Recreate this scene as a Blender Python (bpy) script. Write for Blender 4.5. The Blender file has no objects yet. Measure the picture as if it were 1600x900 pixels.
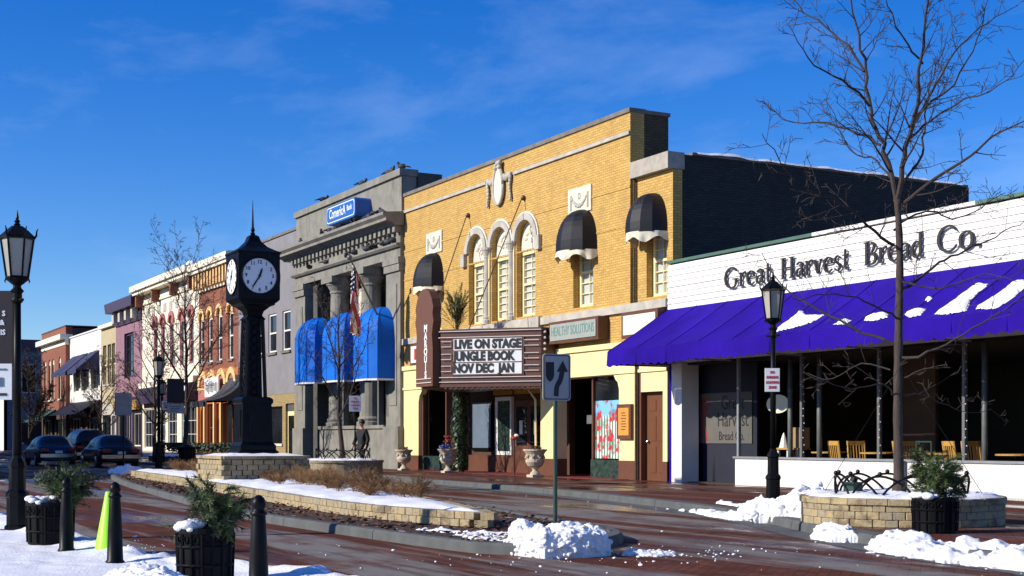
import bpy, bmesh, math, random
from mathutils import Vector, Matrix, noise
R = math.radians
scene = bpy.context.scene
col = scene.collection
random.seed(7)

# ------------------------------------------------------------------ camera
# street axis: -X runs away down the street, +Y runs across it to the sunny row of fronts (plane Y = D)
FOC, EYE, HOR = 2180.0, 1.15, 686.0
ANG = math.atan(1171 / FOC)
CA, SA = math.cos(ANG), math.sin(ANG)
D = 20.8
cam = bpy.data.cameras.new('camera')
cam.sensor_width = 36
cam.lens = 36 * FOC / 1600
cam.shift_y = (HOR - 450) / 1600
cam.clip_start = 0.1
cam.clip_end = 3000
camo = bpy.data.objects.new('camera', cam)
col.objects.link(camo)
camo.location = (0, 0, EYE)
camo.rotation_euler = (R(90), 0, R(90) - ANG)
scene.camera = camo

# ------------------------------------------------------------------ sky, sun, exposure
SUN_EL = R(27)
sdx, sdy = 0.2, 0.98                                   # way the shadows fall on the ground
w = bpy.data.worlds.new('World')
scene.world = w
w.use_nodes = True
nt = w.node_tree
bg = nt.nodes['Background']
sky = nt.nodes.new('ShaderNodeTexSky')
sky.sky_type = 'NISHITA'
sky.sun_disc = False
sky.sun_elevation = SUN_EL
sky.sun_rotation = math.atan2(-sdx, -sdy)
sky.altitude = 200
sky.air_density = 1.0
sky.dust_density = 0.15
sky.ozone_density = 6.0
hsv = nt.nodes.new('ShaderNodeHueSaturation')
hsv.inputs['Saturation'].default_value = 1.29
hsv.inputs['Hue'].default_value = 0.517
hsv.inputs['Value'].default_value = 1.0
nt.links.new(sky.outputs[0], hsv.inputs['Color'])
tc = nt.nodes.new('ShaderNodeTexCoord')                # thin cirrus, a field over the whole dome
mp = nt.nodes.new('ShaderNodeMapping')
mp.inputs['Scale'].default_value = (1.9, 3.0, 8.5)
mp.inputs['Rotation'].default_value = (0.25, 0.3, 0.5)
mp.inputs['Location'].default_value = (5.3, 5.7, 0.4)
nz = nt.nodes.new('ShaderNodeTexNoise')
nz.inputs['Scale'].default_value = 1.3
nz.inputs['Detail'].default_value = 9
nz.inputs['Roughness'].default_value = 0.61
nz.inputs['Distortion'].default_value = 0.25
rp = nt.nodes.new('ShaderNodeValToRGB')
rp.color_ramp.elements[0].position = 0.49
rp.color_ramp.elements[1].position = 0.82
rp.color_ramp.elements[1].color = (.17, .17, .17, 1)
mixw = nt.nodes.new('ShaderNodeMix')
mixw.data_type = 'RGBA'
mixw.inputs['B'].default_value = (6.5, 7.6, 9.2, 1)
nt.links.new(tc.outputs['Generated'], mp.inputs['Vector'])
nt.links.new(mp.outputs[0], nz.inputs['Vector'])
nt.links.new(nz.outputs['Fac'], rp.inputs['Fac'])
nt.links.new(rp.outputs['Color'], mixw.inputs['Factor'])
nt.links.new(hsv.outputs['Color'], mixw.inputs['A'])
nt.links.new(mixw.outputs['Result'], bg.inputs['Color'])
bg.inputs['Strength'].default_value = 0.125
sl = bpy.data.lights.new('sun', 'SUN')
sl.energy = 4.7
sl.angle = R(0.53)
sl.color = (1.0, 0.93, 0.82)
so = bpy.data.objects.new('sun', sl)
col.objects.link(so)
so.rotation_euler = Vector((sdx * math.cos(SUN_EL), sdy * math.cos(SUN_EL), -math.sin(SUN_EL))).to_track_quat('-Z', 'Y').to_euler()
so.location = (-10, -30, 40)
vs = scene.view_settings
vs.view_transform = 'Standard'
vs.look = 'None'
vs.gamma = 1
vs.exposure = 0.38
scene.cycles.max_bounces = 8
scene.cycles.transparent_max_bounces = 16


# survey helper: where a sight line at photo column px meets the vertical plane Y
def ratio(px):
    t = (px - 800) / FOC
    return (-CA + SA * t) / (SA + CA * t)
def FX(px, Y=D): return Y * ratio(px)
def FZ(px, py, Y=D): return EYE + (HOR - py) / FOC * (-CA * FX(px, Y) + SA * Y)
def at(px, py, d):                                     # a point d metres deep along the view axis
    l = (px - 800) / FOC * d
    return Vector((-CA * d + SA * l, SA * d + CA * l, EYE + (HOR - py) / FOC * d))

# ------------------------------------------------------------------ materials
MT = {}
def nodes(name):
    m = bpy.data.materials.new(name)
    m.use_nodes = True
    n = m.node_tree
    return m, n, n.nodes['Principled BSDF']
def nn(n, typ, **kw):
    o = n.nodes.new(typ)
    for k, v in kw.items():
        if k in o.inputs: o.inputs[k].default_value = v
        else: setattr(o, k, v)
    return o
def c4(c): return (c[0], c[1], c[2], 1)
def mixc(n, fac, a, b, mode='MIX'):
    o = n.nodes.new('ShaderNodeMix'); o.data_type = 'RGBA'; o.blend_type = mode
    for s, v in (('Factor', fac), ('A', a), ('B', b)):
        if hasattr(v, 'node'): n.links.new(v, o.inputs[s])
        elif s == 'Factor': o.inputs[s].default_value = v
        else: o.inputs[s].default_value = c4(v)
    return o.outputs['Result']
def ramp(n, src, p0, p1, c0=(0, 0, 0), c1=(1, 1, 1)):
    o = n.nodes.new('ShaderNodeValToRGB')
    o.color_ramp.elements[0].position = p0; o.color_ramp.elements[1].position = p1
    o.color_ramp.elements[0].color = c4(c0); o.color_ramp.elements[1].color = c4(c1)
    n.links.new(src, o.inputs['Fac'])
    return o.outputs['Color']
def pos(n, scale=(1, 1, 1)):
    g = n.nodes.new('ShaderNodeNewGeometry')
    mpg = n.nodes.new('ShaderNodeMapping')
    mpg.inputs['Scale'].default_value = scale
    n.links.new(g.outputs['Position'], mpg.inputs['Vector'])
    return mpg.outputs[0]
def noi(n, vec, scale, detail=4, rough=.55, out='Fac'):
    o = nn(n, 'ShaderNodeTexNoise', Scale=scale, Detail=detail, Roughness=rough)
    n.links.new(vec, o.inputs['Vector'])
    return o.outputs[out]
def bump(n, bs, h, strength=.3, dist=.02):
    b = nn(n, 'ShaderNodeBump', Strength=strength, Distance=dist)
    n.links.new(h, b.inputs['Height'])
    n.links.new(b.outputs[0], bs.inputs['Normal'])
def mat(name, c, rough=.6, var=.25, scale=3.0, dirt=0.0, metal=0, bmp=0.0, bscale=60, spec=.5, stretch=(1, 1, 1)):
    m, n, bs = nodes(name)
    v = pos(n, stretch)
    a = noi(n, v, scale, 6, .6)
    dk = tuple(x * (1 - var) for x in c); lt = tuple(min(1, x * (1 + var)) for x in c)
    cc = mixc(n, ramp(n, a, .3, .7), dk, lt)
    if dirt:
        s = noi(n, pos(n, (1.2, 1.2, .35)), 2.2, 6, .65)
        cc = mixc(n, ramp(n, s, .52, .78, (0, 0, 0), (dirt, dirt, dirt)), cc, tuple(x * .35 for x in c))
    n.links.new(cc, bs.inputs['Base Color'])
    bs.inputs['Roughness'].default_value = rough
    bs.inputs['Metallic'].default_value = metal
    bs.inputs['Specular IOR Level'].default_value = spec
    if bmp: bump(n, bs, noi(n, v, bscale, 3), bmp, .02)
    MT[name] = m
    return m
def brick(name, c1, c2, mortar, bw=.21, bh=.072, ms=.009, side=False, soot=.35, rough=.8):
    m, n, bs = nodes(name)
    g = n.nodes.new('ShaderNodeNewGeometry')
    sp = n.nodes.new('ShaderNodeSeparateXYZ'); n.links.new(g.outputs['Position'], sp.inputs[0])
    cb = n.nodes.new('ShaderNodeCombineXYZ')
    ad = nn(n, 'ShaderNodeMath', operation='ADD'); n.links.new(sp.outputs['X'], ad.inputs[0]); n.links.new(sp.outputs['Y'], ad.inputs[1])
    n.links.new(ad.outputs[0], cb.inputs['X']); n.links.new(sp.outputs['Z'], cb.inputs['Y'])
    b = nn(n, 'ShaderNodeTexBrick', Scale=1.0)
    b.inputs['Brick Width'].default_value = bw; b.inputs['Row Height'].default_value = bh
    b.inputs['Mortar Size'].default_value = ms; b.inputs['Mortar Smooth'].default_value = .2
    b.inputs['Color1'].default_value = c4(c1); b.inputs['Color2'].default_value = c4(c2); b.inputs['Mortar'].default_value = c4(mortar)
    n.links.new(cb.outputs[0], b.inputs['Vector'])
    s = noi(n, pos(n, (.9, .9, .5)), 1.4, 7, .65)
    cc = mixc(n, ramp(n, s, .5, .8, (0, 0, 0), (soot,) * 3), b.outputs['Color'], tuple(x * .45 for x in c1))
    s2 = noi(n, pos(n, (1, 1, 3)), 6, 4)
    cc = mixc(n, ramp(n, s2, .3, .75), cc, mixc(n, 1.0, cc, (.8, .78, .74), 'MULTIPLY'))
    n.links.new(cc, bs.inputs['Base Color'])
    bs.inputs['Roughness'].default_value = rough
    iv = nn(n, 'ShaderNodeMath', operation='SUBTRACT'); iv.inputs[0].default_value = 1
    n.links.new(b.outputs['Fac'], iv.inputs[1])
    bump(n, bs, iv.outputs[0], .5, .012)
    MT[name] = m
    return m
def glass_dark(name, c, rough=.04):
    m, n, bs = nodes(name)
    a = noi(n, pos(n, (1, 1, 1)), .8, 2)
    n.links.new(mixc(n, ramp(n, a, .35, .65), tuple(x * .6 for x in c), tuple(x * 1.4 for x in c)), bs.inputs['Base Color'])
    bs.inputs['Roughness'].default_value = rough
    bump(n, bs, noi(n, pos(n), 1.3, 2), .06, .05)
    MT[name] = m
def glass_clear(name, tint=(.93, .96, .95), fac=.06):
    m = bpy.data.materials.new(name); m.use_nodes = True; n = m.node_tree
    n.nodes.clear()
    o = n.nodes.new('ShaderNodeOutputMaterial'); t = n.nodes.new('ShaderNodeBsdfTransparent'); g = n.nodes.new('ShaderNodeBsdfGlossy')
    t.inputs[0].default_value = c4(tint); g.inputs['Roughness'].default_value = .03; g.inputs['Color'].default_value = (.9, .95, 1, 1)
    f = nn(n, 'ShaderNodeLayerWeight', Blend=fac)
    mx = n.nodes.new('ShaderNodeMixShader')
    n.links.new(f.outputs['Fresnel'], mx.inputs[0]); n.links.new(t.outputs[0], mx.inputs[1]); n.links.new(g.outputs[0], mx.inputs[2]); n.links.new(mx.outputs[0], o.inputs[0])
    MT[name] = m
brick('yellow_brick', (.64, .40, .10), (.52, .31, .075), (.36, .225, .075), soot=.5)
brick('black_brick', (.017, .0155, .0145), (.034, .031, .028), (.007, .0065, .006), soot=.8)
brick('umber_brick', (.10, .065, .025), (.06, .04, .02), (.03, .022, .015), soot=.9)  # dark brown brick, much darker than the yellow one
brick('red_brick', (.30, .075, .03), (.24, .055, .025), (.22, .13, .08))
brick('tan_brick', (.42, .31, .13), (.34, .25, .10), (.22, .17, .09))
brick('mauve_brick', (.34, .17, .22), (.29, .14, .19), (.26, .16, .19))
brick('cream_brick', (.60, .50, .30), (.52, .43, .25), (.38, .32, .2))
brick('dark_brick', (.10, .05, .035), (.07, .035, .025), (.06, .045, .035))
mat('stone', (.42, .39, .33), .8, .22, 2.5, .55, bmp=.3)
mat('bank_stone', (.21, .20, .168), .85, .22, 1.6, .7, bmp=.35)
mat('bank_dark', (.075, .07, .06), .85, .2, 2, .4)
mat('light_stone', (.62, .57, .46), .8, .15, 4, .35, bmp=.2)
mat('coping', (.16, .14, .12), .85, .25, 3, .4)
mat('cream_paint', (.78, .65, .32), .55, .08, 1.5, .22)
mat('cream_trim', (.80, .67, .36), .5, .06, 3, .1)
mat('white_paint', (.72, .70, .65), .55, .06, 1.2, .14)
mat('siding_white', (.70, .68, .63), .55, .06, 1.0, .14)
mat('grey_stucco', (.21, .20, .21), .85, .12, 1.2, .25, bmp=.15)
mat('orange_paint', (.46, .14, .04), .55, .1, 2, .15)
mat('pink_paint', (.42, .14, .12), .55, .1, 2, .1)
mat('peach_paint', (.78, .50, .20), .55, .08, 2, .1)
mat('cream_white', (.78, .71, .55), .6, .06, 2, .2)
mat('window_pink', (.42, .13, .13), .6, .1, 2, .1)
mat('dark_purple', (.045, .02, .05), .5, .15, 2, .1)
mat('brown_paint', (.115, .042, .022), .5, .15, 2, .15)
mat('brown_door', (.135, .05, .02), .45, .12, 3, .1, stretch=(6, 6, .6))
mat('marquee_brown', (.105, .04, .024), .45, .14, 3, .2)
mat('blade_brown', (.115, .044, .026), .7, .4, 40, .2)
mat('black_metal', (.004, .0045, .005), .42, .4, 8, spec=.14)
mat('clock_metal', (.004, .005, .008), .42, .4, 6, spec=.16)
mat('green_metal', (.02, .05, .035), .4, .2, 6)
mat('grey_metal', (.22, .23, .24), .45, .15, 5)
mat('galv', (.12, .12, .12), .5, .18, 7, .25)
mat('black_canvas', (.006, .006, .008), .5, .2, 4, spec=.35)
mat('blue_canvas', (.004, .13, .56), .6, .14, 1.4, .15, spec=.2)
mat('purple_canvas', (.018, .003, .23), .8, .22, 1.1, .2, spec=.1)
mat('navy_canvas', (.02, .022, .07), .7, .1, 2)
mat('charcoal_canvas', (.045, .043, .045), .75, .15, 2)
mat('green_canvas', (.012, .06, .03), .7, .1, 2)
mat('white_canvas', (.72, .66, .48), .8, .15, 6, .4)
mat('dial_white', (.82, .82, .80), .35, .04, 2)
mat('black_ink', (.012, .012, .012), .6, .1, 5)
mat('sign_white', (.75, .76, .74), .45, .06, 3, .1)
mat('sign_shaded', (.40, .39, .37), .6, .1, 5, .2)  # white keep-right face greyed, its shade put into the colour
mat('sign_red', (.45, .03, .025), .5, .1, 3)
mat('lobby_red', (.16, .025, .018), .7, .2, 3, .3)
mat('entry_navy', (.008, .009, .022), .6, .2, 2)
mat('banner_cloth', (.11, .10, .09), .8, .1, 3)
mat('cap_stone', (.36, .32, .26), .85, .2, 4, .5, bmp=.3)
mat('sign_blue', (.015, .11, .40), .4, .06, 2)
mat('sign_green_text', (.10, .22, .20), .5, .1, 3)
mat('sign_silver', (.30, .33, .29), .5, .1, 5, .2)
mat('neon_tube', (.72, .68, .62), .3, .08, 4)
mat('letter_brown', (.016, .011, .009), .6, .2, 5)
mat('urn_stone', (.50, .43, .32), .85, .2, 6, .5, bmp=.3)
mat('marble_green', (.03, .05, .04), .15, .6, 7)
mat('bark', (.048, .034, .027), .9, .35, 14, bmp=.6, bscale=30, stretch=(1, 1, .25))
mat('twig', (.036, .024, .02), .85, .3, 12)
mat('wood_chair', (.52, .27, .06), .4, .15, 8, stretch=(3, 3, .5))
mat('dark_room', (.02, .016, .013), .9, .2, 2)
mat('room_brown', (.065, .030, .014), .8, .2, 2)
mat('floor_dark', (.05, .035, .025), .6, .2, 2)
mat('cone_green', (.35, .86, .02), .45, .05, 5)
mat('cardboard', (.33, .20, .10), .8, .12, 8)
mat('skin', (.45, .26, .18), .6, .08, 12)
mat('coat', (.012, .012, .014), .85, .2, 8)
mat('trouser', (.015, .016, .022), .85, .2, 8)
mat('hair', (.012, .009, .007), .6, .2, 30)
mat('flag_red', (.42, .025, .035), .75, .1, 6)
mat('flag_white', (.68, .66, .64), .75, .05, 6)
mat('flag_blue', (.012, .018, .09), .75, .1, 6)
mat('pigeon', (.035, .037, .045), .7, .4, 20)
mat('car_blue', (.008, .02, .055), .3, .1, 1, spec=.4)
mat('car_black', (.006, .006, .008), .3, .1, 1, spec=.4)
mat('car_grey', (.016, .018, .022), .3, .1, 1, spec=.4)
mat('tyre', (.012, .012, .012), .85, .2, 20)
mat('chrome', (.55, .56, .58), .2, .05, 3, metal=1)
mat('tail_red', (.28, .012, .01), .25, .1, 10)
mat('dry_leaf', (.13, .06, .03), .9, .5, 25)
mat('shrub_twig', (.20, .105, .04), .9, .4, 9)
mat('evergreen', (.055, .085, .018), .65, .55, 14)
mat('evergreen_dark', (.024, .042, .012), .65, .5, 14)
mat('ivy', (.03, .055, .018), .4, .5, 20)
mat('flower_red', (.26, .02, .02), .7, .3, 20)
mat('flower_blue', (.12, .17, .40), .7, .3, 20)
mat('concrete', (.20, .205, .195), .85, .2, 3, .4, bmp=.3)
mat('kerb_stone', (.085, .09, .085), .85, .25, 3, .3, bmp=.3)
mat('roof_grey', (.12, .12, .12), .9, .2, 1)
mat('green_trim', (.06, .13, .09), .5, .1, 3, .2)
mat('window_white', (.75, .73, .68), .5, .05, 4, .1)
mat('curtain', (.50, .49, .45), .8, .2, 5, stretch=(14, 14, .6))
mat('pot_plastic', (.004, .004, .005), .55, .4, 8, spec=.12)
mat('banner_black', (.02, .014, .02), .8, .1, 3)
mat('orange_panel', (.62, .26, .04), .6, .12, 12)
mat('lamp_glass', (.34, .32, .27), .35, .12, 3)
mat('mustard_panel', (.40, .22, .03), .6, .15, 9)
mat('blue_grey', (.10, .14, .19), .85, .12, 1.5, .2)
glass_dark('win_dark', (.014, .017, .02))
glass_dark('win_grey', (.10, .11, .11), .08)
glass_dark('car_glass', (.004, .005, .007), .25)
glass_clear('shop_glass')
def snow_mat(name, dirty=0.0):
    m, n, bs = nodes(name)
    v = pos(n)
    cc = mixc(n, ramp(n, noi(n, v, 2.5, 5), .35, .7), (.82, .82, .83), (.91, .905, .895))
    if dirty:
        cc = mixc(n, ramp(n, noi(n, v, 5, 9, .75), .46, .72, (0, 0, 0), (dirty,) * 3), cc, (.30, .26, .22))
    n.links.new(cc, bs.inputs['Base Color'])
    bs.inputs['Roughness'].default_value = .65
    bs.inputs['Specular IOR Level'].default_value = .2
    bump(n, bs, noi(n, v, 38, 6, .7), .55, .03)
    MT[name] = m
snow_mat('snow'); snow_mat('snow_dirty', .6); snow_mat('snow_ploughed', .32)
def block_mat():
    m, n, bs = nodes('wall_block')
    oi = n.nodes.new('ShaderNodeObjectInfo')
    base = mixc(n, oi.outputs['Random'], (.44, .34, .18), (.33, .28, .185))
    base = mixc(n, ramp(n, noi(n, pos(n), 22, 5, .7), .35, .75), base, mixc(n, 1.0, base, (.66, .63, .58), 'MULTIPLY'))
    st = ramp(n, noi(n, pos(n, (1, 1, 1.4)), 2.6, 5, .6), .53, .63, (0, 0, 0), (.75,) * 3)
    base = mixc(n, st, base, (.12, .085, .05))
    n.links.new(base, bs.inputs['Base Color'])
    bs.inputs['Roughness'].default_value = .9
    bump(n, bs, noi(n, pos(n), 45, 4), .5, .015)
    MT['wall_block'] = m
block_mat()
def paver_mat(name, wet_lo, wet_hi, streak, c1=(.17, .052, .03), c2=(.12, .04, .026)):
    # clay pavers with salt-grey tyre tracks along the street and wet patches
    m, n, bs = nodes(name)
    g = n.nodes.new('ShaderNodeNewGeometry')
    b = nn(n, 'ShaderNodeTexBrick', Scale=1.0)
    b.inputs['Brick Width'].default_value = .2; b.inputs['Row Height'].default_value = .1
    b.inputs['Mortar Size'].default_value = .006
    b.inputs['Color1'].default_value = c4(c1); b.inputs['Color2'].default_value = c4(c2); b.inputs['Mortar'].default_value = (.05, .035, .028, 1)
    rot = n.nodes.new('ShaderNodeMapping'); rot.inputs['Rotation'].default_value = (0, 0, R(45))
    n.links.new(g.outputs['Position'], rot.inputs['Vector']); n.links.new(rot.outputs[0], b.inputs['Vector'])
    cc = mixc(n, ramp(n, noi(n, pos(n), .7, 6, .6), .3, .7), b.outputs['Color'], mixc(n, 1.0, b.outputs['Color'], (.62, .6, .6), 'MULTIPLY'))
    tr = noi(n, pos(n, (.07, 1.0, 1)), 1.0, 7, .62)
    brk = noi(n, pos(n, (.6, 1.2, 1)), 1.6, 8, .72)
    mu = nn(n, 'ShaderNodeMath', operation='MULTIPLY')
    n.links.new(ramp(n, tr, .475, .545), mu.inputs[0]); n.links.new(ramp(n, brk, .28, .54), mu.inputs[1])
    mu2 = nn(n, 'ShaderNodeMath', operation='MULTIPLY'); n.links.new(mu.outputs[0], mu2.inputs[0]); mu2.inputs[1].default_value = streak
    cc = mixc(n, mu2.outputs[0], cc, (.20, .185, .165))
    sp = noi(n, pos(n), 30, 3, .7)
    cc = mixc(n, ramp(n, sp, .70, .76, (0, 0, 0), (.5,) * 3), cc, (.5, .47, .43))
    wetn = noi(n, pos(n, (.22, .7, 1)), .9, 5, .6)
    wet = ramp(n, wetn, wet_lo, wet_hi)
    cc = mixc(n, wet, cc, mixc(n, 1.0, cc, (.5, .47, .45), 'MULTIPLY'))
    n.links.new(cc, bs.inputs['Base Color'])
    rr = n.nodes.new('ShaderNodeMapRange'); rr.inputs['To Min'].default_value = .85; rr.inputs['To Max'].default_value = .14
    n.links.new(wet, rr.inputs['Value']); n.links.new(rr.outputs[0], bs.inputs['Roughness'])
    sr = n.nodes.new('ShaderNodeMapRange'); sr.inputs['To Min'].default_value = .08; sr.inputs['To Max'].default_value = .6
    n.links.new(wet, sr.inputs['Value']); n.links.new(sr.outputs[0], bs.inputs['Specular IOR Level'])
    hh = nn(n, 'ShaderNodeMath', operation='ADD')
    n.links.new(noi(n, pos(n), 26, 4, .6), hh.inputs[0])
    iv = nn(n, 'ShaderNodeMath', operation='SUBTRACT'); iv.inputs[0].default_value = .6; n.links.new(b.outputs['Fac'], iv.inputs[1]); n.links.new(iv.outputs[0], hh.inputs[1])
    bump(n, bs, hh.outputs[0], .35, .012)
    MT[name] = m
paver_mat('road_pavers', .50, .64, .95, (.165, .050, .025), (.105, .034, .019))
paver_mat('walk_pavers', .47, .58, .25, (.17, .048, .027), (.125, .037, .023))
def mulch_mat():
    m, n, bs = nodes('mulch')
    v = pos(n)
    cc = mixc(n, ramp(n, noi(n, v, 24, 6, .7), .35, .65), (.028, .015, .010), (.12, .055, .028))
    cc = mixc(n, ramp(n, noi(n, v, 3.2, 6, .65), .60, .66), cc, (.82, .83, .86))
    n.links.new(cc, bs.inputs['Base Color'])
    bs.inputs['Roughness'].default_value = .9
    bump(n, bs, noi(n, v, 40, 5, .7), 1.0, .05)
    MT['mulch'] = m
mulch_mat()
def flower_panel():
    # printed panel: white pickets under red roses and a pale blue top
    m, n, bs = nodes('flower_panel')
    v = pos(n)
    sp = n.nodes.new('ShaderNodeSeparateXYZ'); n.links.new(v, sp.inputs[0])
    wv = nn(n, 'ShaderNodeTexWave', Scale=2.2, Distortion=.3); n.links.new(v, wv.inputs['Vector'])
    cc = mixc(n, ramp(n, wv.outputs['Fac'], .35, .5), (.09, .20, .12), (.72, .76, .72))
    top = n.nodes.new('ShaderNodeMapRange'); top.inputs['From Min'].default_value = 1.75; top.inputs['From Max'].default_value = 1.85; n.links.new(sp.outputs['Z'], top.inputs['Value'])
    cc = mixc(n, top.outputs[0], cc, (.20, .48, .75))
    vo = nn(n, 'ShaderNodeTexVoronoi', Scale=6); n.links.new(v, vo.inputs['Vector'])
    big = noi(n, v, 2.2, 2)
    mu = nn(n, 'ShaderNodeMath', operation='MULTIPLY'); n.links.new(ramp(n, vo.outputs['Distance'], .42, .5, (1, 1, 1), (0, 0, 0)), mu.inputs[0]); n.links.new(ramp(n, big, .44, .52), mu.inputs[1])
    cc = mixc(n, ramp(n, big, .46, .6, (0, 0, 0), (.6,) * 3), cc, (.05, .14, .06))
    cc = mixc(n, mu.outputs[0], cc, (.52, .03, .05))
    n.links.new(cc, bs.inputs['Base Color']); bs.inputs['Roughness'].default_value = .4
    MT['flower_panel'] = m
flower_panel()

# ------------------------------------------------------------------ mesh helpers
class MB:
    def __init__(s): s.v = []; s.f = []
    def quad(s, a, b, c, d):
        i = len(s.v); s.v += [tuple(a), tuple(b), tuple(c), tuple(d)]; s.f.append((i, i + 1, i + 2, i + 3)); return s
    def poly(s, pts):
        i = len(s.v); s.v += [tuple(p) for p in pts]; s.f.append(tuple(range(i, i + len(pts)))); return s
    def box(s, x0, x1, y0, y1, z0, z1):
        if x0 > x1: x0, x1 = x1, x0
        i = len(s.v)
        s.v += [(x0, y0, z0), (x1, y0, z0), (x1, y1, z0), (x0, y1, z0), (x0, y0, z1), (x1, y0, z1), (x1, y1, z1), (x0, y1, z1)]
        for q in ((3, 2, 1, 0), (4, 5, 6, 7), (0, 1, 5, 4), (1, 2, 6, 5), (2, 3, 7, 6), (3, 0, 4, 7)): s.f.append(tuple(i + k for k in q))
        return s
    def prism(s, pts, y0, y1):                         # outline in the x-z plane, pushed from y0 to y1
        n = len(pts); i = len(s.v)
        s.v += [(p[0], y0, p[1]) for p in pts] + [(p[0], y1, p[1]) for p in pts]
        s.f.append(tuple(range(i, i + n))); s.f.append(tuple(range(i + 2 * n - 1, i + n - 1, -1)))
        for k in range(n):
            j = (k + 1) % n; s.f.append((i + j, i + k, i + n + k, i + n + j))
        return s
    def slab(s, pts, z0, z1):                          # outline in plan, pushed from z0 to z1
        n = len(pts); i = len(s.v)
        s.v += [(p[0], p[1], z0) for p in pts] + [(p[0], p[1], z1) for p in pts]
        s.f.append(tuple(range(i + n - 1, i - 1, -1))); s.f.append(tuple(range(i + n, i + 2 * n)))
        for k in range(n):
            j = (k + 1) % n; s.f.append((i + k, i + j, i + n + j, i + n + k))
        return s
    def tube(s, pts, rad, n=6, cap=True):
        pts = [Vector(p) for p in pts]
        if not hasattr(rad, '__len__'): rad = [rad] * len(pts)
        i0 = len(s.v); prev = None
        for k, p in enumerate(pts):
            d = (pts[min(k + 1, len(pts) - 1)] - pts[max(k - 1, 0)])
            if d.length < 1e-6: d = Vector((0, 0, 1))
            d.normalize()
            if prev is None: prev = Vector((1, 0, 0)) if abs(d.x) < .8 else Vector((0, 1, 0))
            a = (prev - d * prev.dot(d))
            if a.length < 1e-4: a = d.orthogonal()
            a.normalize()
            b = d.cross(a); prev = a
            for q in range(n):
                t = 2 * math.pi * q / n
                s.v.append(tuple(p + (a * math.cos(t) + b * math.sin(t)) * rad[k]))
        for k in range(len(pts) - 1):
            for q in range(n):
                r = (q + 1) % n; u = i0 + k * n
                s.f.append((u + q, u + r, u + n + r, u + n + q))
        if cap:
            s.f.append(tuple(i0 + q for q in range(n - 1, -1, -1)))
            e = i0 + (len(pts) - 1) * n
            s.f.append(tuple(e + q for q in range(n)))
        return s
    def lathe(s, prof, c=(0, 0), n=16, ph=0.0, sx=1, sy=1):   # prof: (radius, z) from bottom to top
        i0 = len(s.v)
        for r, z in prof:
            for q in range(n):
                t = 2 * math.pi * q / n + ph
                s.v.append((c[0] + r * sx * math.cos(t), c[1] + r * sy * math.sin(t), z))
        for k in range(len(prof) - 1):
            for q in range(n):
                r = (q + 1) % n; u = i0 + k * n
                s.f.append((u + q, u + r, u + n + r, u + n + q))
        s.f.append(tuple(i0 + q for q in range(n - 1, -1, -1)))
        e = i0 + (len(prof) - 1) * n
        s.f.append(tuple(e + q for q in range(n)))
        return s
    def ball(s, c, r, n=8, m=6, sc=(1, 1, 1)):
        i0 = len(s.v)
        for k in range(1, m):
            a = math.pi * k / m - math.pi / 2
            for q in range(n):
                t = 2 * math.pi * q / n
                s.v.append((c[0] + r * sc[0] * math.cos(a) * math.cos(t), c[1] + r * sc[1] * math.cos(a) * math.sin(t), c[2] + r * sc[2] * math.sin(a)))
        b = len(s.v); s.v += [(c[0], c[1], c[2] - r * sc[2]), (c[0], c[1], c[2] + r * sc[2])]
        for k in range(m - 2):
            for q in range(n):
                u = i0 + k * n; rr = (q + 1) % n
                s.f.append((u + q, u + rr, u + n + rr, u + n + q))
        for q in range(n):
            rr = (q + 1) % n
            s.f.append((b, i0 + rr, i0 + q)); s.f.append((b + 1, i0 + (m - 2) * n + q, i0 + (m - 2) * n + rr))
        return s
    def grid(s, fn, nu, nv):                           # fn(u, v) -> point or None
        ix = {}
        for a in range(nu + 1):
            for b in range(nv + 1):
                p = fn(a / nu, b / nv)
                if p is not None: ix[a, b] = len(s.v); s.v.append(tuple(p))
        for a in range(nu):
            for b in range(nv):
                k = [(a, b), (a + 1, b), (a + 1, b + 1), (a, b + 1)]
                if all(q in ix for q in k): s.f.append(tuple(ix[q] for q in k))
        return s
    def wall(s, x0, x1, z0, z1, holes, y=D, th=.3, back=True):
        # front sheet with openings, their reveals, and the sheet's edges; hole = (x0, x1, z0, z1[, arch])
        xs = sorted({x0, x1, *[h[0] for h in holes], *[h[1] for h in holes]}); zs = sorted({z0, z1, *[h[2] for h in holes], *[h[3] for h in holes]})
        xs = [x for x in xs if x0 <= x <= x1]; zs = [z for z in zs if z0 <= z <= z1]
        for a, b in zip(xs, xs[1:]):
            for c, d in zip(zs, zs[1:]):
                mx, mz = (a + b) / 2, (c + d) / 2
                if not any(h[0] < mx < h[1] and h[2] < mz < h[3] for h in holes):
                    s.quad((a, y, c), (b, y, c), (b, y, d), (a, y, d))
        for h in holes:
            a, b, c, d = h[:4]; e = y + th
            arch = len(h) > 4 and h[4]
            sp = d - (b - a) / 2 if arch else d
            s.quad((a, y, c), (a, y, sp), (a, e, sp), (a, e, c)); s.quad((b, y, sp), (b, y, c), (b, e, c), (b, e, sp))
            s.quad((a, y, c), (a, e, c), (b, e, c), (b, y, c))
            if arch:
                N = 10; cx = (a + b) / 2; r = (b - a) / 2
                P = [(cx - r * math.cos(math.pi * k / N), sp + r * math.sin(math.pi * k / N)) for k in range(N + 1)]
                for p, q in zip(P, P[1:]):
                    s.quad((p[0], y, p[1]), (q[0], y, q[1]), (q[0], y, d), (p[0], y, d))
                    s.quad((p[0], y, p[1]), (p[0], e, p[1]), (q[0], e, q[1]), (q[0], y, q[1]))
            else:
                s.quad((a, y, d), (b, y, d), (b, e, d), (a, e, d))
        e = y + th
        if back: s.quad((x1, e, z0), (x0, e, z0), (x0, e, z1), (x1, e, z1))
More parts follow.
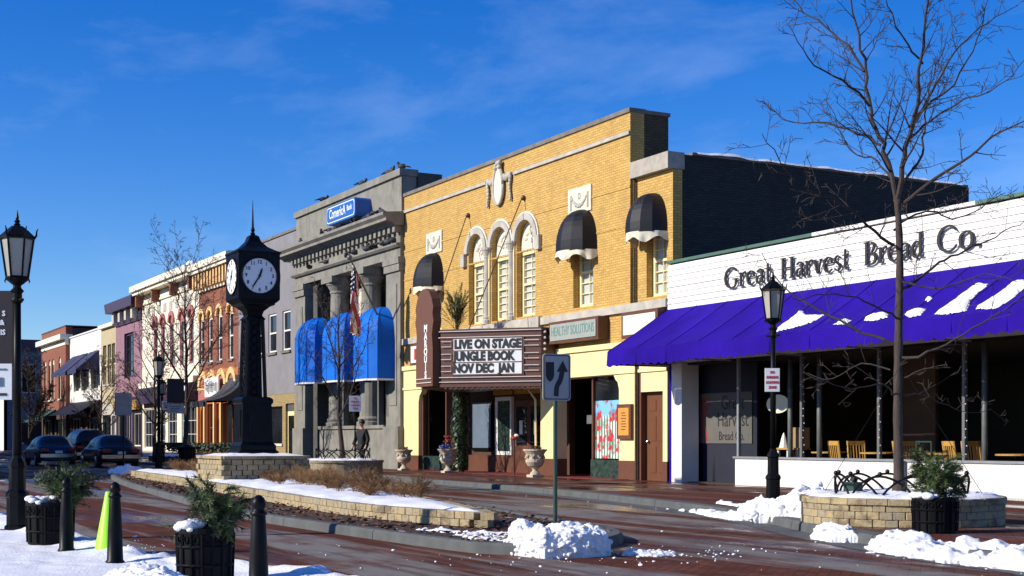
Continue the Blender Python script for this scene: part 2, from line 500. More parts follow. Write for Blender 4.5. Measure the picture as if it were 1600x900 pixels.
        s.quad((x0, y, z0), (x0, y, z1), (x0, e, z1), (x0, e, z0)); s.quad((x1, y, z1), (x1, y, z0), (x1, e, z0), (x1, e, z1))
        s.quad((x0, y, z1), (x1, y, z1), (x1, e, z1), (x0, e, z1))
        return s
    def mesh(s, name, mtl, smooth=False):
        me = bpy.data.meshes.new(name)
        me.from_pydata(s.v, [], s.f); me.update()
        me.materials.append(MT[mtl] if isinstance(mtl, str) else mtl)
        if smooth: me.polygons.foreach_set('use_smooth', [True] * len(me.polygons))
        return me
    def build(s, name, mtl, parent=None, smooth=False, world=True):
        return link(name, s.mesh(name, mtl, smooth), parent, world)

def wloc(o):
    v = Vector((0, 0, 0))
    while o: v += o.location; o = o.parent
    return v
def link(name, data, parent=None, world=True):
    o = bpy.data.objects.new(name, data); col.objects.link(o)
    if parent:
        o.parent = parent
        if world: o.location = -wloc(parent)
    return o
def tag(o, label=None, cat=None, group=None, kind=None):
    if label: o['label'] = label
    if cat: o['category'] = cat
    if group: o['group'] = group
    if kind: o['kind'] = kind
    return o
def thing(name, label, cat, loc=(0, 0, 0), group=None, kind=None, rz=0):
    o = bpy.data.objects.new(name, None); col.objects.link(o); o.location = loc; o.rotation_euler.z = rz
    o.empty_display_size = .2
    return tag(o, label, cat, group, kind)
def copy_tree(o, parent=None):
    c = o.copy(); col.objects.link(c); c.parent = parent
    for ch in list(o.children): copy_tree(ch, c)
    return c
def place(proto, used, loc, rz=0, sc=1, label=None, group=None):
    o = proto if not used[0] else copy_tree(proto)
    used[0] = True
    o.location = loc; o.rotation_euler.z = rz; o.scale = (sc, sc, sc)
    if label: o['label'] = label
    if group: o['group'] = group
    return o
def text(s, name, mtl, size, loc, parent, face='S', ext=.006, align='CENTER', sx=1, bold=0.0, rot=None):
    cu = bpy.data.curves.new(name, 'FONT'); cu.body = s; cu.size = size; cu.extrude = ext; cu.align_x = align; cu.align_y = 'CENTER'; cu.offset = bold
    cu.resolution_u = 3
    cu.materials.append(MT[mtl])
    o = bpy.data.objects.new(name, cu); col.objects.link(o)
    o.rotation_euler = rot or {'S': (R(90), 0, 0), 'E': (R(90), 0, R(90))}[face]
    o.scale.x = sx
    if parent: o.parent = parent; o.location = Vector(loc) - wloc(parent)
    else: o.location = loc
    return o
def catmull(pts, step=.3, closed=False):
    P = [Vector(p) for p in pts]; n = len(P); out = []
    for i in range(n if closed else n - 1):
        if closed: a, b, c, d = P[i - 1], P[i], P[(i + 1) % n], P[(i + 2) % n]
        else: a, b, c, d = P[max(i - 1, 0)], P[i], P[i + 1], P[min(i + 2, n - 1)]
        k = max(1, int((c - b).length / step))
        for j in range(k):
            t = j / k
            out.append(.5 * ((2 * b) + (c - a) * t + (2 * a - 5 * b + 4 * c - d) * t * t + (3 * b - a - 3 * c + d) * t ** 3))
    if not closed: out.append(P[-1])
    return out
def resample(pts, step):
    out = [pts[0].copy()]; acc = 0
    for a, b in zip(pts, pts[1:]):
        L = (b - a).length; t = step - acc
        while t <= L:
            out.append(a.lerp(b, t / L)); t += step
        acc = (acc + L) % step
    return out
def normals2(pts, closed):
    n = len(pts); o = []
    for i in range(n):
        a = pts[i - 1] if (closed or i) else pts[i]; b = pts[(i + 1) % n] if (closed or i < n - 1) else pts[i]
        d = (b - a); d.z = 0; d.normalize(); o.append(Vector((-d.y, d.x, 0)))
    return o
def fbm(x, y, z=0.0, oct=4, s=1.0):
    return noise.fractal(Vector((x * s, y * s, z)), .8, 2.1, oct)
def inside(p, poly):
    x, y = p; r = False; j = len(poly) - 1
    for i in range(len(poly)):
        xi, yi = poly[i][0], poly[i][1]; xj, yj = poly[j][0], poly[j][1]
        if (yi > y) != (yj > y) and x < (xj - xi) * (y - yi) / (yj - yi) + xi: r = not r
        j = i
    return r
def edge_dist(p, poly):
    best = 1e9
    for i in range(len(poly)):
        ax, ay = poly[i - 1][0], poly[i - 1][1]; bx, by = poly[i][0], poly[i][1]
        dx, dy = bx - ax, by - ay; L = dx * dx + dy * dy
        t = max(0, min(1, ((p[0] - ax) * dx + (p[1] - ay) * dy) / L)) if L else 0
        best = min(best, math.hypot(p[0] - ax - dx * t, p[1] - ay - dy * t))
    return best
def heap(poly, z0, h, edge, sp, seed=0, dens=900, rmax=.05, rough=.45):
    # a heap of snow over a plan outline: a solid mound with lumps of all sizes bedded in its skin
    mb = MB(); rng = random.Random(seed); xs = [p[0] for p in poly]; ys = [p[1] for p in poly]
    x0, x1, y0, y1 = min(xs) - .05, max(xs) + .05, min(ys) - .05, max(ys) + .05
    def top(x, y):
        d = edge_dist((x, y), poly) * (1 if inside((x, y), poly) else -1) + .25 * edge * fbm(x, y, seed + 2, 3, 3.5)
        if d <= 0: return -1
        t = min(1, d / edge); s = math.sqrt(t * (2 - t))
        return h * s * (1 + rough * fbm(x, y, seed, 4, 2.4))
    nu, nv = max(4, int((x1 - x0) / sp)), max(4, int((y1 - y0) / sp))
    it, ib = {}, {}
    for a in range(nu + 1):
        for b in range(nv + 1):
            x, y = x0 + (x1 - x0) * a / nu, y0 + (y1 - y0) * b / nv; t = top(x, y)
            if t > 0:
                it[a, b] = len(mb.v); mb.v.append((x, y, z0 + t)); ib[a, b] = len(mb.v); mb.v.append((x, y, z0 - .05))
    cells = {(a, b) for a in range(nu) for b in range(nv) if all(k in it for k in ((a, b), (a + 1, b), (a + 1, b + 1), (a, b + 1)))}
    for a, b in cells:
        k = [(a, b), (a + 1, b), (a + 1, b + 1), (a, b + 1)]
        mb.f.append(tuple(it[q] for q in k)); mb.f.append(tuple(ib[q] for q in k[::-1]))
        for (p, q), nb in (((0, 1), (a, b - 1)), ((1, 2), (a + 1, b)), ((2, 3), (a, b + 1)), ((3, 0), (a - 1, b))):
            if nb not in cells: mb.f.append((it[k[q]], it[k[p]], ib[k[p]], ib[k[q]]))
    for k in range(int((x1 - x0) * (y1 - y0) * dens)):
        x, y = rng.uniform(x0, x1), rng.uniform(y0, y1); t = top(x, y)
        if t <= 0: continue
        r = rmax * rng.random() ** 2.2 + .008; z = z0 + t * rng.choice((1, 1, rng.random())) - r * rng.uniform(.1, .6)
        i0 = len(mb.v); mb.ball((x, y, z), r, 6, 4, (rng.uniform(.7, 1.4), rng.uniform(.7, 1.4), rng.uniform(.6, 1.1)))
        for q in range(i0, len(mb.v)):
            v = Vector(mb.v[q]); mb.v[q] = tuple(v + (v - Vector((x, y, z))) * rng.uniform(-.35, .3))
    return mb
def window(parent, x0, x1, z0, z1, y=D, frame='window_white', glass='win_dark', cols=2, rows=2, fw=.07, rec=.14, sash=True, sill=None, curtain=False, mw=.028):
    f = MB(); yy = y + rec
    f.box(x0, x0 + fw, yy, yy + .07, z0, z1); f.box(x1 - fw, x1, yy, yy + .07, z0, z1)
    f.box(x0 + fw, x1 - fw, yy, yy + .07, z0, z0 + fw); f.box(x0 + fw, x1 - fw, yy, yy + .07, z1 - fw, z1)
    zm = (z0 + z1) / 2
    if sash: f.box(x0 + fw, x1 - fw, yy - .012, yy + .06, zm - .035, zm + .035)
    for k in range(1, cols):
        x = x0 + fw + (x1 - x0 - 2 * fw) * k / cols
        f.box(x - mw / 2, x + mw / 2, yy + .015, yy + .05, z0 + fw, z1 - fw)
    for k in range(1, rows):
        z = z0 + fw + (z1 - z0 - 2 * fw) * k / rows
        if sash and abs(z - zm) < .05: continue
        f.box(x0 + fw, x1 - fw, yy + .018, yy + .05, z - mw / 2, z + mw / 2)
    wo = f.build('window', frame, parent)
    g = MB()
    if curtain:
        g.quad((x0 + .02, yy + .085, z0 + .02), (x1 - .02, yy + .085, z0 + .02), (x1 - .02, yy + .085, z1 - .02), (x0 + .02, yy + .085, z1 - .02)).build('curtain', 'curtain', wo)
        gm = 'shop_glass'
    else: gm = glass
    MB().quad((x0 + .02, yy + .056, z0 + .02), (x1 - .02, yy + .056, z0 + .02), (x1 - .02, yy + .056, z1 - .02), (x0 + .02, yy + .056, z1 - .02)).build('pane', gm, wo)
    if sill: MB().box(x0 - .08, x1 + .08, y - .08, y + rec, z0 - .12, z0).build('sill', sill, wo)
    return wo
def arch_ring(cx, zs, r0, r1, y0, y1, n=14, a0=0.0, a1=math.pi, rise=1.0):
    mb = MB()
    for k in range(n):
        t, u = a0 + (a1 - a0) * k / n, a0 + (a1 - a0) * (k + 1) / n
        p = [(cx - r * math.cos(q), zs + r * math.sin(q) * rise) for r, q in ((r0, t), (r1, t), (r1, u), (r0, u))]
        mb.prism(p, y0, y1)
    return mb
def body(name, x0, x1, z, parent, mtl, y0=D + .3, dep=12, z0=0):
    return MB().box(x0 + .006, x1 - .006, y0 + .002, y0 + dep, z0, z).build(name, mtl, parent)
def dome(cx, z0, a, p, h, skirt, y=D, nphi=10, nth=8, ex=1.0, ey=1.0):
    # half-dome awning: a quarter shell on a straight skirt
    mb = MB()
    def sg(c, e): return math.copysign(abs(c) ** e, c)
    def fn(u, v):
        ph = math.pi * u
        if v <= .25: th, dz = 0, -skirt * (1 - v / .25)
        else: th, dz = (v - .25) / .75 * math.pi / 2, 0
        return (cx - a * sg(math.cos(ph), ex) * math.cos(th) ** .8, y - .01 - p * sg(math.sin(ph), ey) * math.cos(th) ** .8, z0 + dz + h * math.sin(th))
    return mb.grid(fn, nphi, nth)

# ------------------------------------------------------------------ ground, road, pavements
RZ, WZ = -0.08, 0.04
tag(MB().quad((-900, -900, RZ - .03), (900, -900, RZ - .03), (900, 900, RZ - .03), (-900, 900, RZ - .03)).build('ground', 'concrete'), kind='structure')
tag(MB().quad((-210, 3.0, RZ), (60, 3.0, RZ), (60, 18.5, RZ), (-210, 18.5, RZ)).build('road', 'road_pavers'), kind='structure')
kerb_far = catmull([(-150, 16.2, 0), (-62, 15.9, 0), (-58.5, 14.6, 0), (-56.5, 12.6, 0), (-51, 12.5, 0), (-49, 13.6, 0), (-44.5, 14.3, 0), (-39, 15.2, 0), (-34.9, 16.0, 0), (-27.2, 15.4, 0), (-20.3, 14.1, 0), (-16.5, 13.0, 0), (-13.7, 11.8, 0), (-11.7, 11.1, 0), (-9.3, 10.5, 0), (-4, 10.2, 0), (30, 10.0, 0)], .5)
nf = normals2(kerb_far, False)
mb = MB()
def walk(u, v):
    k = min(int(u * (len(kerb_far) - 1) + .5), len(kerb_far) - 1)
    p = kerb_far[k] + nf[k] * .28
    return (p.x, p.y + (D + 4.5 - p.y) * v, WZ)
mb.grid(walk, len(kerb_far) - 1, 3)
tag(mb.build('pavement', 'walk_pavers'), kind='structure')
def kerb_run(name, pts, nrm, wd, z0, z1, piece, parent, mtl='kerb_stone', gap=.008):
    # separate kerb stones along a line, each its own mesh, with open joints between
    i = 0; n = len(pts)
    while i < n - 1:
        j = min(i + piece, n - 1); mb = MB()
        seg = list(range(i, j + 1)); ring = []
        for q, k in enumerate(seg):
            p = pts[k]; d = (pts[min(k + 1, n - 1)] - pts[max(k - 1, 0)]); d.z = 0; d.normalize()
            if q == 0: p = p + d * gap
            if q == len(seg) - 1: p = p - d * gap
            m = nrm[k]
            ring.append([tuple(a) for a in (p + Vector((0, 0, z0)), p + m * .012 + Vector((0, 0, z1 - .025)), p + m * .035 + Vector((0, 0, z1)), p + m * wd + Vector((0, 0, z1)), p + m * wd + Vector((0, 0, z0)))])
        for a, b in zip(ring, ring[1:]):
            for q in range(4): mb.quad(a[q], b[q], b[q + 1], a[q + 1])
        mb.poly(ring[0]); mb.poly(ring[-1][::-1])
        mb.build('kerb_stone', mtl, parent)
        i = j
kr = thing('kerb', None, None, kind='structure')
kerb_run('kerb_stone', kerb_far, nf, .28, RZ - .02, WZ + .004, 6, kr)
# dark concrete gutter strip along the far kerb
mb = MB()
for a, b, m, m2 in zip(kerb_far, kerb_far[1:], nf, nf[1:]):
    mb.quad(a - m * .42 + Vector((0, 0, RZ + .005)), b - m2 * .42 + Vector((0, 0, RZ + .005)), b + Vector((0, 0, RZ + .005)), a + Vector((0, 0, RZ + .005)))
tag(mb.build('gutter', 'kerb_stone'), kind='structure')
# near pavement, mostly under snow
near_edge = catmull([(-140, 2.6, 0), (-60, 2.9, 0), (-30, 3.1, 0), (-17.5, 3.25, 0), (-13.1, 3.4, 0), (-11.6, 3.85, 0), (-10.5, 4.1, 0), (-8, 4.2, 0), (20, 4.4, 0)], .5)
mb = MB()
for a, b in zip(near_edge, near_edge[1:]):
    mb.quad((a.x, -14, WZ - .03), (b.x, -14, WZ - .03), (b.x, b.y - .15, WZ - .03), (a.x, a.y - .15, WZ - .03))
    mb.quad((a.x, a.y - .15, WZ - .03), (b.x, b.y - .15, WZ - .03), (b.x, b.y - .15, RZ), (a.x, a.y - .15, RZ))
tag(mb.build('near_pavement', 'concrete'), kind='structure')
def near_snow(u, v):
    x = -34 + 31 * u
    ye = 3.1 + .0
    for a, b in zip(near_edge, near_edge[1:]):
        if a.x <= x <= b.x: ye = a.y + (b.y - a.y) * (x - a.x) / max(1e-6, b.x - a.x)
    ye += .10 * fbm(x, 0, 2, 4, 1.6) + .05 * fbm(x, 3, 2, 3, 6)
    y = -1.5 + (ye + 1.5) * (1 - (1 - v) ** 1.35)
    d = ye - y
    t = min(1, max(0, d) / .22); s = math.sqrt(t * (2 - t))
    bank = .05 * math.exp(-((d - .28) / .22) ** 2) * (1 + 1.2 * fbm(x, y, 5, 3, 2.4))
    z = RZ - .01 + (WZ - RZ + .012) * s + bank + .014 * fbm(x, y, 1, 4, 1.4) + .012 * fbm(x, y, 4, 3, 5) * s
    return (x, y, z)
mb = MB().grid(near_snow, 420, 90)
tag(mb.build('snow_cover', 'snow', smooth=True), 'trodden snow covering the near pavement around the bollards', 'snow', kind='stuff')

# ------------------------------------------------------------------ traffic island
isl = catmull([(-50.5, 11.5, 0), (-49.4, 10.7, 0), (-43.9, 9.5, 0), (-37, 8.35, 0), (-30.2, 7.5, 0), (-24, 6.8, 0), (-20.1, 6.5, 0), (-15.6, 6.6, 0), (-13.4, 6.75, 0), (-12.85, 7.05, 0), (-12.72, 7.5, 0), (-13.1, 8.1, 0), (-14.5, 9.3, 0), (-18, 10.1, 0), (-24, 11.2, 0), (-32, 12.2, 0), (-41, 12.6, 0), (-47, 12.3, 0), (-49.8, 12.1, 0)], .35, True)
ni = normals2(isl, True)
ik = thing('island_kerb', None, None, kind='structure')
kerb_run('kerb_stone', isl + [isl[0]], ni + [ni[0]], .16, RZ - .02, WZ, 8, ik, 'kerb_stone')
mb = MB().poly([p + m * .12 + Vector((0, 0, WZ - .03)) for p, m in zip(isl, ni)])
tag(mb.build('island_soil', 'mulch'), kind='structure')
# low retaining wall of split stone blocks round a raised bed
near_w = catmull([(-42.3, 10.3, 0), (-42.2, 9.9, 0), (-41.6, 9.6, 0), (-36, 9.15, 0), (-30.2, 8.6, 0), (-25, 8.05, 0), (-19.6, 7.6, 0), (-17.2, 7.72, 0), (-15.9, 8.0, 0)], .1)
far_w = catmull([(-15.9, 8.0, 0), (-15.85, 8.25, 0), (-17.5, 8.75, 0), (-22.1, 9.8, 0), (-30, 11.2, 0), (-36, 11.5, 0), (-40.5, 11.2, 0), (-42.3, 10.3, 0)], .1)
BT = .225
def bevel_block(L, Wd, Hh, name, mtl='wall_block', b=.008):
    bm = bmesh.new(); bmesh.ops.create_cube(bm, size=1)
    bmesh.ops.scale(bm, vec=(L, Wd, Hh), verts=bm.verts)
    bmesh.ops.bevel(bm, geom=bm.edges[:], offset=b, segments=1, affect='EDGES')
    me = bpy.data.meshes.new(name); bm.to_mesh(me); bm.free(); me.materials.append(MT[mtl]); return me
bed = thing('raised_bed', 'long low wedge of cut stone walling holding the snowy island bed', 'planter', (-29, 9.6, 0))
blk = bevel_block(.183, .17, .096, 'stone_block')
rest = MB(); rng = random.Random(3)
for ci in range(2):
    z = .02 + .048 + ci * .098
    for side, line in ((0, near_w), (1, far_w)):
        ln = resample(line, .19)
        for k in range(len(ln) - 1):
            a, b = ln[k], ln[k + 1]
            p = a.lerp(b, .5 if ci == 0 else .98); d = b - a; ang = math.atan2(d.y, d.x); nn_ = Vector((-d.y, d.x, 0)).normalized()
            p = p + nn_ * (.085 + rng.uniform(-.006, .006)) * (1 if side == 0 else 1)
            if side == 0 and p.x > -41:
                o = bpy.data.objects.new('stone_block', blk); col.objects.link(o); o.parent = bed
                o.location = p + Vector((0, 0, z)) - bed.location
                o.rotation_euler = (rng.uniform(-.02, .02), rng.uniform(-.02, .02), ang + rng.uniform(-.025, .025))
            else:
                c, s_ = math.cos(ang), math.sin(ang)
                i = len(rest.v)
                for zz in (z - .047, z + .047):
                    for lx, ly in ((-.09, -.08), (.09, -.08), (.09, .08), (-.09, .08)):
                        rest.v.append((p.x + lx * c - ly * s_, p.y + lx * s_ + ly * c, zz))
                for q in ((3, 2, 1, 0), (4, 5, 6, 7), (0, 1, 5, 4), (1, 2, 6, 5), (2, 3, 7, 6), (3, 0, 4, 7)): rest.f.append(tuple(i + t for t in q))
tag(rest.build('back_blocks', 'wall_block', bed), kind='stuff')
# bed fill: snow lying to the wall's lip
def bed_pt(u, v):
    a = near_w[min(int(u * (len(near_w) - 1)), len(near_w) - 1)]
    ku = len(far_w) - 1 - min(int(u * (len(far_w) - 1)), len(far_w) - 1)
    b = far_w[ku]
    d = (b - a); L = max(d.length, .001)
    p = a + d * (.10 / L if L > .3 else .3) + d * v * max(0, 1 - .2 / L if L > .3 else .4)
    e = min(v, 1 - v) * L
    return (p.x, p.y, BT - .02 + .05 * min(1, e / .5) + .035 * fbm(p.x, p.y, 3, 4, 1.1) * min(1, e / .2))
tag(MB().grid(bed_pt, 260, 40).build('snow', 'snow', smooth=True), 'smooth snow filling the raised island bed around the clock plinth', 'snow', kind='stuff')
# leaf litter and scraps of snow on the strip between kerb and wall
lm = MB(); rng = random.Random(11)
for k in range(5200):
    q = rng.randrange(len(isl)); off = rng.uniform(.18, 1.5)
    p = isl[q] + ni[q] * off + Vector((rng.uniform(-.2, .2), rng.uniform(-.2, .2), 0))
    if p.x < -46 or p.x > -13: continue
    if inside((p.x, p.y), [(a.x, a.y) for a in near_w[::6]] + [(a.x, a.y) for a in far_w[::6]]): continue
    z = WZ - .025 + rng.uniform(0, .05); s = rng.uniform(.02, .05); a = rng.uniform(0, 6.28); t = rng.uniform(-.9, .9)
    ex = Vector((math.cos(a), math.sin(a), t * .5)) * s; ey = Vector((-math.sin(a), math.cos(a), rng.uniform(-.8, .8))) * s * .7
    c = p + Vector((0, 0, z)); lm.quad(c - ex, c - ey * .8, c + ex, c + ey)
tag(lm.build('leaf_litter', 'dry_leaf'), 'brown leaf litter between island kerb and stone wall', 'leaves', kind='stuff')

# ------------------------------------------------------------------ the theatre (yellow brick)
def cloth_skirt(cx, a, p, z, drop, y=D, seed=0, n=40):
    mb = MB()
    def fn(u, v):
        ph = math.pi * u
        w_ = .03 * math.sin(u * 31 + seed) + .02 * math.sin(u * 57 + seed * 2)
        dd = drop * (1 + .35 * math.sin(u * 19 + seed) * v)
        return (cx - (a + .012 + w_ * v) * math.cos(ph), y - .012 - (p + .012 + w_ * v) * abs(math.sin(ph)), z - dd * v)
    return mb.grid(fn, n, 5)
x0, x1 = -47.1, -30.12
xs = -31.92                                             # where the tall part steps down to the narrow right bay
th = thing('theatre_building', 'yellow brick theatre with triple arched window and stone string course', 'building', ((x0 + x1) / 2, D, 0))
arches = [-41.18, -39.5, -37.82]                        # arch centres
AS, AR, AO, SILL = 7.33, .60, .80, 4.95                 # springing height, clear and outer radius, sill
holes = [(c - AR, c + AR, SILL, AS + AR, True) for c in arches]
wl, wr = (-45.15, -43.75), (-35.1, -33.7)
holes += [(wl[0] + .15, wl[1] - .15, SILL, 7.0), (wr[0] + .15, wr[1] - .15, SILL, 7.0)]
MB().wall(x0, xs, 3.78, 10.05, holes, th=.45).build('wall', 'yellow_brick', th)
holes2 = [(-31.35, -30.40, SILL, 6.9)]
MB().wall(xs + .003, x1, 3.78, 8.22, holes2, y=D + .15, th=.30).build('bay_wall', 'yellow_brick', th)
MB().box(xs - .35, xs, D + .451, D + 1.25, 7.8, 10.05).build('parapet_return', 'umber_brick', th)
# body behind, black painted flank
MB().box(x0 + .006, xs - .3, D + .452, D + 10.8, 3.3, 9.0).build('body', 'dark_brick', th)
fl = MB().box(xs - .29, x1, D + .47, D + 10.8, 0, 8.62).build('flank_wall', 'black_brick', th)
rng = random.Random(5)
for k in range(13):                                     # flashing strip along the flank with snow on it
    ya, yb = D + .75 + k * .77, D + .75 + (k + 1) * .77
    MB().box(x1 - .3, x1 + .035, ya, yb - .02, 8.622, 8.68 + rng.uniform(0, .02)).build('coping', 'coping', th)
mb = MB()
def fs(u, v):
    y = D + .9 + 9.6 * u; 
    return (x1 - .28 + .36 * v, y, 8.69 + (.035 + .10 * max(0, fbm(y, 1, 0, 3, .9) + .2)) * math.sin(math.pi * (.08 + .84 * v)) ** .5 - (.05 if v > .99 else 0))
mb.grid(fs, 90, 4).build('roof_snow', 'snow', th)
# copings and stone courses
MB().box(x0, xs + .03, D - .05, D + .5, 10.052, 10.17).build('coping', 'coping', th)
MB().box(xs - .38, xs + .028, D + .502, D + 1.3, 10.053, 10.15).build('coping', 'coping', th)
MB().box(xs + .005, x1 + .03, D - .03, D + .5, 8.222, 8.66).build('stone_cap', 'cap_stone', th)
MB().box(x0, -40.45, D - .07, D - .002, 9.44, 9.54).build('string_course', 'stone', th)
MB().box(-38.55, xs + .02, D - .07, D - .002, 9.44, 9.54).build('string_course', 'stone', th)
MB().box(x0, -42.2, D - .10, D - .002, 4.60, 4.82).build('sill_course', 'stone', th)
MB().box(-36.75, x1 + .02, D - .10, D - .002, 4.60, 4.82).build('sill_course', 'stone', th)
MB().box(-42.2, -36.75, D - .16, D - .002, 4.52, 4.86).build('sill_course', 'stone', th)
for za in (6.95, 8.0):                                  # thin raised brick lines
    MB().box(x0, xs, D - .018, D - .001, za, za + .05).build('brick_band', 'yellow_brick', th)
# triple arch
for c in arches:
    arch_ring(c, AS, AR, AO, D - .09, D - .002).build('arch_ring', 'stone', th)
    arch_ring(c, AS, AO, AO + .07, D - .05, D - .003).build('arch_moulding', 'light_stone', th)
    # tympanum with a carved relief, set back in the arch
    mb = MB(); N = 12
    P = [(c + AR * math.cos(math.pi * k / N), AS - .32 + (AR + .32) * max(0, math.sin(math.pi * k / N)) ** .75) for k in range(N + 1)]
    mb.prism([(p[0], min(p[1], AS + math.sqrt(max(0, AR * AR - (p[0] - c) ** 2)) - .004)) for p in P], D + .16, D + .30)
    ty = mb.build('tympanum', 'light_stone', th)
    rl = MB(); rng = random.Random(int(c * 10))
    for k in range(20):
        a = rng.uniform(.3, 2.84); r = rng.uniform(.05, .48)
        rl.ball((c + r * math.cos(a), D + .16, AS - .08 + r * math.sin(a)), rng.uniform(.03, .075), 6, 5, (1, .6, 1))
    rl.build('relief', 'light_stone', ty, smooth=True)
    window(th, c - AR + .02, c + AR - .02, SILL, AS - .33, D, 'cream_trim', cols=2, rows=8, fw=.10, rec=.2, curtain=True, mw=.024)
for c in (-40.34, -38.66):                              # the two free columns
    prof = [(.17, SILL - .08), (.17, SILL + .05), (.13, SILL + .10), (.15, SILL + .14), (.125, SILL + .2), (.11, AS - .32), (.13, AS - .29), (.12, AS - .26), (.19, AS - .06), (.21, AS - .05), (.21, AS + .03)]
    MB().lathe(prof, (c, D - .04), 14).build('column', 'stone', th, smooth=False)
    MB().box(c - .17, c + .17, D - .06, D + .29, SILL - .1, AS + .0).build('pier', 'cream_trim', th)
for c in (-42.06, -36.94):
    MB().box(c - .13, c + .13, D - .12, D - .002, AS - .42, AS + .02).build('impost', 'stone', th)
for xw in (wl, wr):
    window(th, xw[0] + .17, xw[1] - .17, SILL, 7.0, D, 'cream_trim', cols=2, rows=6, fw=.11, rec=.2, curtain=True, mw=.024)
window(th, -31.33, -30.42, SILL, 6.9, D + .15, 'cream_trim', cols=2, rows=6, fw=.10, rec=.2, curtain=True, mw=.024)
for cx, a, z, y in ((sum(wl) / 2, .74, 6.55, D), (sum(wr) / 2, .78, 6.62, D), (-31.02, .66, 6.72, D + .15)):
    aw = dome(cx, z, a, .74, 1.12 if y == D else .98, .12, y, 6, 12, .9, .8).build('awning', 'black_canvas', th)
    cloth_skirt(cx, a, .74, z - .1, .22, y, cx).build('valance', 'white_canvas', aw, smooth=True)
# cartouche and swag panels
ca = MB(); cx, cz = -39.5, 9.25
pts = [(cx + .27 * math.cos(t) * (1 - .12 * math.sin(t)), cz + .56 * math.sin(t)) for t in [2 * math.pi * k / 24 for k in range(24)]]
ca.prism(pts[::-1], D - .10, D - .002)
co = ca.build('cartouche', 'light_stone', th)
rm = MB(); rm.tube([(p[0] + (p[0] - cx) * .18, D - .09, p[1] + (p[1] - cz) * .08) for p in pts + [pts[0]]], .055, 6)
rng = random.Random(4)
for k in range(9): rm.ball((cx - .2 + .4 * rng.random(), D - .12, cz + .56 + .18 * rng.random()), rng.uniform(.05, .1), 6, 5)
for s in (-1, 1):
    for k in range(16):
        t = k / 15
        rm.ball((cx + s * (.36 + .40 * min(1, t * 2.2) + .03 * math.sin(k)), D - .07, cz + .22 - .05 * math.sin(t * 9) - max(0, t - .45) * 1.35), .10 - .045 * t, 6, 5, (1, .7, 1.2))
rm.build('scrollwork', 'stone', co, smooth=True)
for cx in (-44.45, -34.54):
    sw = MB().box(cx - .64, cx + .64, D - .045, D - .002, 7.68, 8.42).build('swag_panel', 'light_stone', th)
    rm = MB()
    for k in range(19):
        t = k / 18 * 2 - 1
        rm.ball((cx + t * .42, D - .05, 7.88 + .26 * t * t + .015 * math.sin(k * 2.3)), .065 - .02 * abs(t), 6, 5, (1, .6, 1))
    for s in (-1, 1):
        for k in range(7): rm.ball((cx + s * .47, D - .05, 8.2 - k * .062), .045, 6, 5, (1, .6, 1))
    for k in range(10): rm.ball((cx + .06 * math.cos(k * .628), D - .045, 8.16 + .08 * math.sin(k * .628)), .022, 6, 4)
    rm.build('swag', 'stone', sw, smooth=True)
# cream stone shopfront
zc, zt = 2.92, 3.775
MB().box(x0 + .004, x1, D - .03, D + .44, zc, zt).build('fascia', 'cream_paint', th)
MB().box(x0, x1 + .01, D - .10, D - .031, zt - .12, zt + .03).build('fascia_moulding', 'cream_paint', th)
MB().box(x0, x1 + .01, D - .07, D - .031, zc + .02, zc + .10).build('fascia_moulding', 'cream_paint', th)
def pier(a, b, y1=D + .4, mtl='cream_paint'):
    p = MB().box(a, b, D - .025, y1, .56, zc - .001).build('pier', mtl, th)
    MB().box(a - .01, b + .01, D - .04, y1 + .002, 0, .559).build('plinth', 'brown_paint', p)
pier(x0 + .01, -45.78); pier(-36.85, -36.0); pier(-32.45, -31.62); pier(-30.33, x1 - .002)
MB().box(-31.37, -30.335, D - .02, D + .4, 2.41, zc - .002).build('lintel', 'cream_paint', th)
MB().tube([(-31.5, D - .09, 0), (-31.5, D - .09, 3.8), (-31.84, D + .08, 4.2), (-31.84, D + .08, 8.2)], .04, 8).build('pipe_shade_line', 'umber_brick', th)  # lower run is the pipe; upper run a dark tube drawing the step's shadow
MB().box(-31.60, -31.37, D - .015, D + .4, 0, zc - .002).build('pier', 'brown_paint', th)
dr = MB().box(-31.37, -30.335, D + .16, D + .22, .02, 2.40).build('door', 'brown_door', th)
for (a, b, c, d) in ((-31.22, -30.9, .25, .95), (-30.8, -30.48, .25, .95), (-31.22, -30.9, 1.1, 1.75), (-30.8, -30.48, 1.1, 1.75), (-31.22, -30.9, 1.9, 2.2), (-30.8, -30.48, 1.9, 2.2)):
    MB().box(a, b, D + .145, D + .162, c, d).build('door_panel', 'brown_door', dr)
MB().ball((-31.24, D + .11, 1.08), .04, 8, 6).build('door_knob', 'chrome', dr)
# ceilings and rooms behind the ground-floor openings
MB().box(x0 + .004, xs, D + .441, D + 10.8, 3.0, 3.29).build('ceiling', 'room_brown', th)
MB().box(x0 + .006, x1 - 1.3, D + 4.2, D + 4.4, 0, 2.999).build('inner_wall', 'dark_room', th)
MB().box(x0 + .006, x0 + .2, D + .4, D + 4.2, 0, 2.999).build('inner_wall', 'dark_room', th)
MB().box(x0 + .01, xs, D - .6, D + 4.2, -.02, WZ + .012).build('lobby_floor', 'lobby_red', th)
